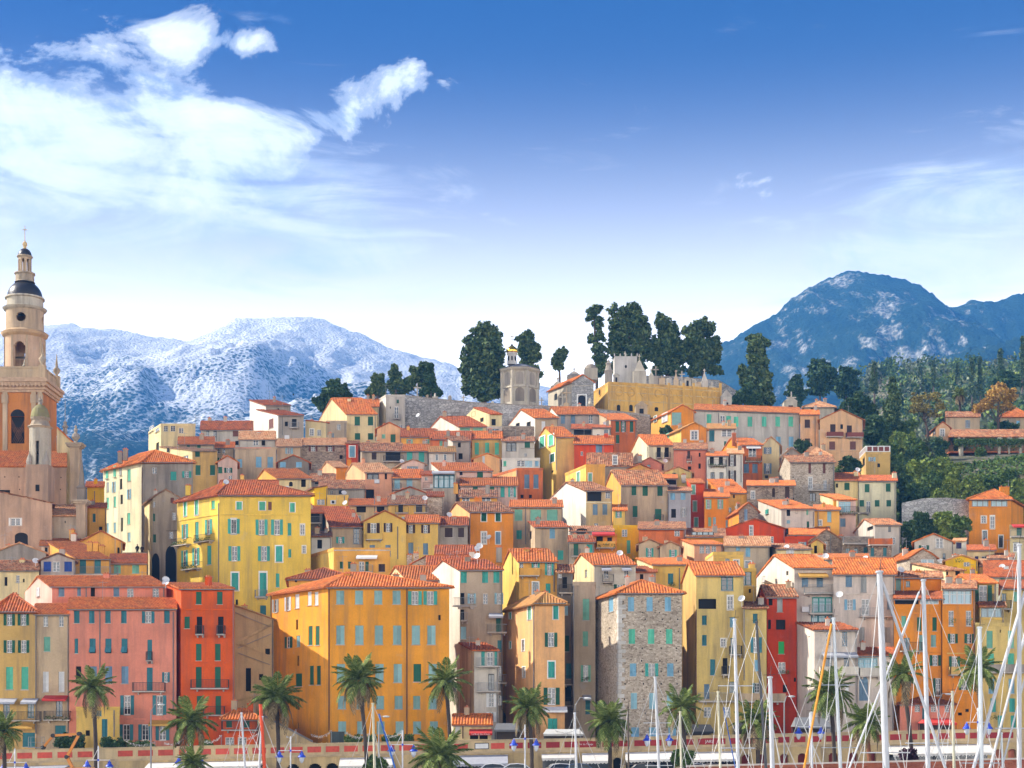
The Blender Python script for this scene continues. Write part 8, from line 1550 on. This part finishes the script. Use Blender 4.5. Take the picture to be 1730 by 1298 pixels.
# ------------------------------------------------------------------ lift, cars
def boom_lift():
    Yv = 156; root = thing('boom_lift', 'orange articulated boom lift with its arm folded over the promenade', 'boom lift', (px(135, 1298, Yv).x, Yv, 1.5)); o = Vector((px(135, 1298, Yv).x, Yv, 1.5)); OR = plain('lift_orange_paint', (0.72, 0.25, 0.02), 0.4, var=0.08); pts = [(124, 1300), (113, 1279), (134, 1240), (90, 1243), (73, 1263)]; q = [px(x, y, Yv) - o for x, y in pts]
    base = q[0].copy(); base.z = 0.9; q = [base] + q
    for i, (a, b) in enumerate(zip(q, q[1:])):
        m = MB(); d = (b - a).normalized(); s = Vector((0, 1, 0)); u = d.cross(s).normalized(); w_ = 0.30 - i * 0.025; m.obox(a - s * w_ / 2 - u * w_ / 2, (b - a), s * w_, u * w_); m.build('boom', OR, root)
        j = MB(); j.tube([b - s * 0.26, b + s * 0.26], 0.2, 8); j.build('joint', M_iron(), root)
    c = MB(); c.box(-1.2, -1.0, 0.45, 1.2, 1.0, 1.25); c.build('chassis', OR, root)
    for sx in (-0.85, 0.85):
        for sy in (-1.0, 1.0): w_ = MB(); w_.tube([(sx, sy - 0.15, 0.42), (sx, sy + 0.15, 0.42)], 0.42, 12); w_.build('wheel', plain('tyre', (0.02, 0.02, 0.02), 0.9), root)
    e = q[-1]; bk = MB()
    for z in (0, 0.5, 1.0):
        for p0, p1 in (((-1.1, -0.4), (0.2, -0.4)), ((0.2, -0.4), (0.2, 0.4)), ((0.2, 0.4), (-1.1, 0.4)), ((-1.1, 0.4), (-1.1, -0.4))): bk.tube([(e.x + p0[0] - 0.2, e.y + p0[1], e.z + z), (e.x + p1[0] - 0.2, e.y + p1[1], e.z + z)], 0.025, 4)
    for p0 in ((-1.1, -0.4), (0.2, -0.4), (0.2, 0.4), (-1.1, 0.4)): bk.tube([(e.x + p0[0] - 0.2, e.y + p0[1], e.z), (e.x + p0[0] - 0.2, e.y + p0[1], e.z + 1.0)], 0.025, 4)
    bk.box(e.x - 1.3, e.y - 0.4, e.z - 0.05, e.x, e.y + 0.4, e.z); bk.build('basket', M_greyiron(), root)
boom_lift()
def car_proto():
    root = thing('parked_car', 'parked car', 'car', (0, 0, 0), 'cars parked on the quay'); prof = [(-2.0, 0.35), (-2.05, 0.75), (-1.95, 0.95), (-1.35, 1.02), (-0.85, 1.42), (-0.1, 1.52), (0.75, 1.46), (1.45, 1.05), (2.0, 0.98), (2.08, 0.6), (2.0, 0.35)]
    m = MB(); n = len(prof); W2 = 0.86
    for s in (-1, 1):
        for x, z in prof: m.v.append((x, s * (W2 - max(0, z - 0.95) * 0.38), z))
    for i in range(n - 1): m.f.append((i, i + 1, n + i + 1, n + i))
    m.f.append(tuple(reversed(range(n)))); m.f.append(tuple(range(n, 2 * n))); m.f.append((n - 1, 0, n, 2 * n - 1)); body = m.build('body', plain('car_paint', (0.65, 0.66, 0.67), 0.25), root)
    for s in (-1, 1):
        g = MB(); g.poly([(x, s * (W2 + 0.012 - max(0, z - 0.95) * 0.38), z) for x, z in ((-1.2, 1.03), (-0.8, 1.38), (-0.1, 1.46), (0.7, 1.40), (1.3, 1.06))]); g.build('side_window', glassm(), body)
        for x in (-1.3, 1.3): w_ = MB(); w_.tube([(x, s * 0.62, 0.32), (x, s * 0.88, 0.32)], 0.32, 14); wo = w_.build('wheel', plain('tyre', (0.02, 0.02, 0.02), 0.9), root); h = MB(); h.lathe([(0.2, 0), (0.05, 0.02)], 10); ho = h.build('rim', plain('rim_metal', (0.5, 0.5, 0.5), 0.3, 0.8), wo, loc=(x, s * 0.885, 0.32)); ho.rotation_euler = (-s * math.pi / 2, 0, 0)
    for a, b in (((-1.34, 1.045), (-0.88, 1.415)), ((1.43, 1.075), (0.77, 1.465))):
        g = MB(); sg_ = -1 if a[0] < 0 else 1
        g.quad((a[0] + sg_ * 0.03, -0.72, a[1]), (a[0] + sg_ * 0.03, 0.72, a[1]), (b[0] + sg_ * 0.03, 0.62, b[1]), (b[0] + sg_ * 0.03, -0.62, b[1])); g.build('windscreen', glassm(), body)
    for x, mt in ((-2.06, plain('lamp_glass', (0.7, 0.7, 0.68), 0.1)), (2.07, plain('tail_lamp', (0.4, 0.02, 0.02), 0.3))):
        for s in (-0.6, 0.6): h = MB(); h.box(x - 0.02, s - 0.16, 0.68, x + 0.02, s + 0.16, 0.84); h.build('headlight' if x < 0 else 'tail_light', mt, root)
    return root
CARS = [(834, 'white', 'white car under the grey awning'), (873, 'white', 'second white car beside the red arch'), (947, 'white', 'white car left of the grey curved street lamp'), (978, 'blue', 'dark blue car right of the grey curved street lamp'), (1090, 'dark', 'dark car below the stone tower house'), (1176, 'silver', 'silver car right of the dark green bush'), (1205, 'dark', 'dark car beside the cream mast'), (1315, 'silver', 'silver car behind the thick white mast'), (1345, 'blue', 'blue grey car near the red arches'), (1592, 'white', 'white car under the white pub awning'), (1715, 'dark', 'dark car at the right edge')]
CPT = {'white': (0.72, 0.73, 0.74), 'blue': (0.05, 0.10, 0.2), 'dark': (0.03, 0.035, 0.045), 'silver': (0.38, 0.42, 0.46)}
c0 = car_proto()
for i, (x, cl, lb) in enumerate(CARS):
    o = c0 if i == 0 else copy_tree(c0); p = px(x, 1300, 165); o.location = (p.x, 165.0, 1.5 + (0.0 if x < 1100 else 0.0)); o.rotation_euler = (0, 0, 0.05 * (i % 3) + (math.pi if i % 2 else 0)); o['label'] = lb
    for ch in o.children:
        if ch.name.startswith('body'):
            ch.data = ch.data.copy(); ch.data.materials.clear(); ch.data.materials.append(plain('car_paint_' + cl, CPT[cl], 0.25))
# ------------------------------------------------------------------ sailing boats: masts in front of the town
WM, GM, CM, BM, OM = plain('white_mast', (0.50, 0.51, 0.53), 0.35), plain('alloy_mast', (0.40, 0.43, 0.45), 0.35, 0.3), plain('cream_mast', (0.52, 0.49, 0.35), 0.5), plain('black_mast', (0.02, 0.022, 0.03), 0.4), plain('orange_sleeve', (0.75, 0.30, 0.02), 0.6)
def hull(root, L, W, loc=(0, 0, 0)):
    m = MB(); n = 14
    for i in range(n + 1):
        t = i / n; x = L * (t - 0.5); w_ = W / 2 * (math.sin(math.pi * min(1, 0.18 + t * 0.82)) ** 0.6 if t < 1 else 0.02)
        for yy, z in ((-w_, 1.0 + 0.25 * t), (-w_ * 0.9, 0.35), (0, -0.25), (w_ * 0.9, 0.35), (w_, 1.0 + 0.25 * t)): m.v.append((x, yy, z))
    for i in range(n):
        for j in range(4): a = i * 5 + j; m.f.append((a, a + 1, a + 6, a + 5))
        a = i * 5; m.f.append((a + 4, a, a + 5, a + 9))
    m.f.append((0, 4, 3, 2, 1)); m.build('hull', plain('gelcoat', (0.72, 0.72, 0.70), 0.25), root); c = MB(); c.box(-L * 0.2, -W * 0.25, 1.1, L * 0.15, W * 0.25, 1.55); c.build('cabin', plain('gelcoat', (0.72, 0.72, 0.70), 0.25), root)
def boat(label, xb, xt, yt, wpx, dia, mat, stays=5, spread=1, lean=0, extra=None):
    Yv = dia * F / wpx; bt = px(xb, 1298, Yv); tp = px(xt, yt, Yv); d = tp - bt; s = (1.1 - bt.z) / d.z; foot = bt + d * s; root = thing('sailboat', label, 'sailboat', (foot.x, foot.y, 0.0), 'sailing boats in the harbour'); o = Vector((foot.x, foot.y, 0)); f, t = foot - o, tp - o; Lh = max(6.0, t.z * 0.85)
    hull(root, Lh, Lh * 0.3); m = MB(); m.tube([f, f + (t - f) * 0.5, t], [dia / 2 * 1.08, dia / 2, dia / 2 * 0.85], 10); m.lathe([(dia * 0.6, 0), (dia * 0.6, 0.06), (0.02, 0.08)], 8, tuple(t)); m.build('mast', mat, root)
    a = MB(); a.tube([t, t + Vector((0.05, 0, 0.45))], 0.012, 4); a.tube([t + Vector((-0.25, 0, 0.12)), t + Vector((0.2, 0, 0.14))], 0.012, 4); a.build('wind_vane', M_iron(), root)
    H_ = t.z
    for i in range(spread):
        z = f + (t - f) * (0.42 + 0.28 * i); sp = MB(); sp.tube([z + Vector((-0.05 * H_ - 0.25, 0, 0.05)), z + Vector((0.05 * H_ + 0.25, 0.1, 0.05))], 0.022, 5); sp.build('spreader', mat, root)
    for i in range(stays):
        r = MB(); side = (-1, 1, -1, 1, 1)[i % 5]; e = Vector((side * Lh * (0.14 if i < 2 else 0.42), (0.8 if i % 2 else -0.6) * (1 if i < 2 else 0.2), 1.1)); tt = t if i != 1 else f + (t - f) * 0.8; r.tube([tt, e + Vector((f.x, f.y, 0))], 0.012 if wpx < 6 else 0.010, 4); r.build('stay', plain('steel_wire', (0.62, 0.62, 0.60), 0.4), root)
    bm = MB(); bm.tube([f + Vector((0, 0, 0.9)), f + Vector((-Lh * 0.38, 0.3, 1.0))], 0.06, 6); bm.build('boom', mat, root)
    if extra: extra(root, o, f, t, Yv)
    return root
def sleeve(xa, ya, xb, yb, w_, mat, nm='furled_sail'):
    def fn(root, o, f, t, Yv):
        m = MB(); m.tube([px(xa, ya, Yv) - o, px(xb, yb, Yv) - o], w_ / F * Yv / 2, 7); m.build(nm, mat, root)
    return fn
def many(*fs):
    def fn(*a):
        for f_ in fs: f_(*a)
    return fn
BL_ = plain('blue_sail_cover', (0.03, 0.12, 0.42), 0.7)
boat('sailboat with a slim white mast before the low orange-red pavilion', 414, 408, 1206, 4, 0.14, WM)
boat('sailboat with a white mast and bright red-orange furled sail', 438, 443, 1212, 4.5, 0.15, WM, extra=sleeve(440, 1190, 447, 1300, 6, plain('red_orange_sail', (0.75, 0.07, 0.015), 0.6)))
boat('sailboat with a cream mast and a blue covered boom line', 633, 630, 1190, 4.5, 0.15, CM, extra=sleeve(640, 1206, 668, 1300, 3, BL_))
boat('sailboat with a short pale mast before the alley house', 974, 971, 1206, 4, 0.13, WM)
boat('sailboat with a white mast before the stone tower house', 1113, 1107, 1146, 5, 0.15, WM, spread=2)
boat('small boat with a dark brown pole left of the stone tower', 1062, 1061, 1196, 3, 0.12, plain('brown_pole', (0.10, 0.075, 0.055), 0.8), 1)
boat('sailboat with a cream mast before the fruiting palm', 1151, 1149, 1204, 4, 0.14, CM)
boat('sailboat with a cream mast and blue white rope', 1217, 1213, 1170, 4.2, 0.14, CM, extra=sleeve(1222, 1195, 1243, 1300, 1.8, BL_, 'rope'))
boat('sailboat with a tall white mast before the yellow loggia house', 1247, 1241, 1048, 6, 0.16, WM, spread=2)
boat('sailboat with a black mast before the narrow yellow house', 1294, 1278, 1052, 5, 0.16, BM, spread=1)
boat('sailboat with a thick short white mast and lamp before the red house', 1305, 1301, 1146, 8, 0.18, WM, 3)
boat('sailboat with a pale alloy mast and an orange sleeve before the white house', 1420, 1408, 1046, 6, 0.16, GM, spread=2, extra=sleeve(1405, 1054, 1358, 1300, 4, OM))
boat('sailboat with the thickest tall white mast on the right', 1497, 1486, 968, 11.5, 0.22, WM, 4, 1, extra=many(sleeve(1491, 984, 1598, 1300, 5, WM), sleeve(1440, 1240, 1430, 1300, 2, WM, 'stay_rod')))
boat('sailboat with a white mast crossed by a diagonal stay', 1568, 1560, 982, 8, 0.18, WM, 4, 1, extra=sleeve(1553, 1000, 1434, 1300, 3.4, WM))
boat('sailboat with a cream mast between the tall masts', 1612, 1609, 1170, 5, 0.15, CM, 3)
boat('sailboat with a grey alloy mast before the yellow right-hand house', 1658, 1655, 1062, 8, 0.18, GM, 3, 1, extra=sleeve(1732, 1000, 1644, 1300, 6, WM))
boat('sailboat with a slanting white stay at the right edge', 1694, 1692, 1240, 4, 0.12, GM, 2, 1, extra=many(sleeve(1733, 1066, 1672, 1300, 4.5, WM), sleeve(1738, 1120, 1692, 1300, 3, WM)))
boat('sailboat with a mast along the right edge of the picture', 1722, 1722, 922, 8, 0.18, WM, 3, 1)
boat('small boat with a white pole before the white awning', 1372, 1371, 1205, 4, 0.12, WM, 2, 1)

# ------------------------------------------------------------------ small things of the upper street
def garland(label, x0, y0, x1, y1, sag, Yv=173.2):
    a, b = px(x0, y0, Yv), px(x1, y1, Yv); root = thing('light_garland', label, 'garland', a, 'light garlands over the terrace'); m = MB(); pts = []
    for i in range(15):
        t = i / 14; pts.append((b - a) * t + Vector((0, 0, -sag * 4 * t * (1 - t))))
    m.tube(pts, 0.02, 4); rng = random.Random(int(x0)); m.build('cord', M_greyiron(), root); l = MB()
    for i in range(160): t = rng.random(); leaf_quad(l, (b - a) * t + Vector((rng.gauss(0, 0.05), rng.gauss(0, 0.05), -sag * 4 * t * (1 - t) + rng.gauss(-0.06, 0.07))), 0.055, rng)
    l.build('tinsel', plain('white_tinsel', (0.66, 0.65, 0.62), 0.5), root)
    p = MB(); p.tube([b - a, b - a + Vector((0, 0, -3))], 0.035, 6); p.build('pole', M_greyiron(), root)
for i, (x0, y0, x1, y1) in enumerate([(212, 1251, 262, 1253), (278, 1255, 316, 1243), (342, 1250, 374, 1242), (402, 1243, 438, 1237), (484, 1243, 500, 1232), (525, 1240, 560, 1234), (585, 1237, 622, 1240), (650, 1240, 682, 1232), (938, 1234, 980, 1228)]):
    garland('white light garland ' + ['before the salmon pink house', 'between salmon house and orange-red tower', 'before the orange-red tower house', 'before the orange-red pavilion', 'over the stairway', 'before the left flank of the orange palace', 'left of the leaning palm', 'right of the leaning palm', 'before the peach tower'][i], x0, y0, x1, y1, 0.45)
def cafe_tent(label, x0, x1, y0, y1, mat, Yv=174.6):
    a = px(x0, y1, Yv); w_ = (x1 - x0) / F * Yv; h = (y1 - y0) / F * Yv; root = thing('cafe_canopy', label, 'canopy', (a.x, Yv, a.z - 2.2), 'cafe canopies on the terrace'); m = MB(); z = 2.2
    m.quad((0, -1.2, z), (w_, -1.2, z), (w_ * 0.92, 0.6, z + h), (w_ * 0.08, 0.6, z + h)); m.quad((0, -1.2, z - 0.22), (w_, -1.2, z - 0.22), (w_, -1.2, z), (0, -1.2, z)); m.poly([(0, -1.2, z), (w_ * 0.08, 0.6, z + h), (0, 1.6, z)]); m.poly([(w_, -1.2, z), (w_, 1.6, z), (w_ * 0.92, 0.6, z + h)]); m.quad((0, 1.6, z), (w_ * 0.08, 0.6, z + h), (w_ * 0.92, 0.6, z + h), (w_, 1.6, z)); m.build('cover', mat, root)
    for x in (0.1, w_ - 0.1):
        for y in (-1.1, 1.4): p = MB(); p.tube([(x, y, -0.5), (x, y, z)], 0.04, 6); p.build('post', M_iron(), root)
    b = MB(); b.box(0.2, 1.3, 0, w_ - 0.2, 1.4, z - 0.05); b.build('back_wall', plain('dark_cafe_wall', (0.06, 0.045, 0.035), 0.9), root)
cafe_tent('dark grey canopy between the restaurant and the peach tower', 835, 882, 1222, 1233, plain('charcoal_canvas', (0.16, 0.165, 0.17), 0.9)); cafe_tent('white veranda canopy before the peach tower', 918, 985, 1232, 1240, plain('veranda_white', (0.55, 0.55, 0.52), 0.8)); cafe_tent('black canopy right of the stone tower house', 1158, 1205, 1224, 1236, plain('black_canvas', (0.03, 0.03, 0.032), 0.9)); cafe_tent('dark grey canopy with a red tiled edge right of the red house', 1340, 1402, 1212, 1228, plain('charcoal_canvas', (0.16, 0.165, 0.17), 0.9)); cafe_tent('dark red canopy before the low pink house', 1556, 1612, 1216, 1222, plain('awning_red', (0.55, 0.04, 0.03), 0.8)); cafe_tent('dark canopy below the narrow yellow house', 1240, 1300, 1220, 1232, plain('black_canvas', (0.03, 0.03, 0.032), 0.9))
def kiosk():
    a = px(558, 1257, 175); root = thing('shed', 'dark green grey shed on the terrace before the orange palace', 'shed', (a.x, 175, a.z - 0.3)); w_ = 22 / F * 175; m = MB(); m.box(0, 0, 0, w_, 1.2, 1.55); m.build('wall', plain('shed_paint', (0.055, 0.075, 0.075), 0.7), root); r = MB(); r.box(-0.06, -0.06, 1.55, w_ + 0.06, 1.26, 1.63); r.build('roof', plain('shed_roof', (0.08, 0.09, 0.09), 0.8), root)
    for i in range(6): b = MB(); b.box(0.05 + i * w_ / 6, -0.025, 0.05, 0.05 + (i + 0.85) * w_ / 6, -0.002, 1.5); b.build('plank', plain('shed_paint', (0.055, 0.075, 0.075), 0.7), root)
kiosk()
def person(label, x, y, Yv, h, col, trouser, seed):
    """standing figure grown from a joint skeleton"""
    rng = random.Random(seed); f = px(x, y, Yv); z0 = f.z; root_o = thing('person', label, 'person', (f.x, f.y, z0), 'people looking out from the terrace'); s = h / 1.75
    J = [(0, 0, 0.95), (0, 0, 1.2), (0, 0, 1.45), (0, -0.01, 1.55), (0, -0.02, 1.66), (0, -0.02, 1.74), (-0.20, 0, 1.42), (-0.27, -0.05, 1.15), (-0.20, -0.22, 1.02), (0.20, 0, 1.42), (0.27, -0.05, 1.15), (0.2, -0.22, 1.02), (-0.10, 0, 0.9), (-0.11, -0.02, 0.5), (-0.11, 0.02, 0.08), (-0.11, -0.14, 0.04), (0.10, 0, 0.9), (0.11, -0.02, 0.5), (0.11, 0.02, 0.08), (0.11, -0.14, 0.04)]
    E = [(0, 1), (1, 2), (2, 3), (3, 4), (4, 5), (2, 6), (6, 7), (7, 8), (2, 9), (9, 10), (10, 11), (0, 12), (12, 13), (13, 14), (14, 15), (0, 16), (16, 17), (17, 18), (18, 19)]
    rad = [0.15, 0.15, 0.16, 0.06, 0.095, 0.07, 0.07, 0.05, 0.035, 0.07, 0.05, 0.035, 0.09, 0.065, 0.045, 0.035, 0.09, 0.065, 0.045, 0.035]
    me = bpy.data.meshes.new('body'); me.from_pydata([(a * s, b * s, c * s) for a, b, c in J], E, []); o = bpy.data.objects.new('body', me); COL.objects.link(o); o.parent = root_o; sk = o.modifiers.new('Skin', 'SKIN'); o.modifiers.new('Sub', 'SUBSURF').levels = 1; o.modifiers['Sub'].render_levels = 1
    for v, r in zip(me.skin_vertices[0].data, rad): v.radius = (r * s, r * s)
    me.skin_vertices[0].data[0].use_root = True; me.materials.append(plain('dark_clothes_%d' % seed, col, 0.9))
    hd = MB(); hd.lathe([(0.02, -0.13), (0.075, -0.09), (0.095, 0.0), (0.085, 0.08), (0.03, 0.125)], 10, (0, -0.03 * s, 1.67 * s)); hd.build('head', plain('skin', (0.42, 0.24, 0.16), 0.6), root_o, smooth=True); hr = MB(); hr.lathe([(0.10, 0.0), (0.10, 0.06), (0.06, 0.125), (0.01, 0.14)], 10, (0, -0.01 * s, 1.68 * s)); hr.build('hair', plain('dark_hair', (0.02, 0.014, 0.01), 0.7), root_o, smooth=True)
person('person in dark clothes leaning on the terrace wall, nearer the tall pale building', 232, 941, 232.5, 1.75, (0.025, 0.025, 0.03), None, 1); person('person in dark clothes on the terrace wall beside the arcaded house', 240, 941, 232.8, 1.65, (0.035, 0.02, 0.02), None, 2)
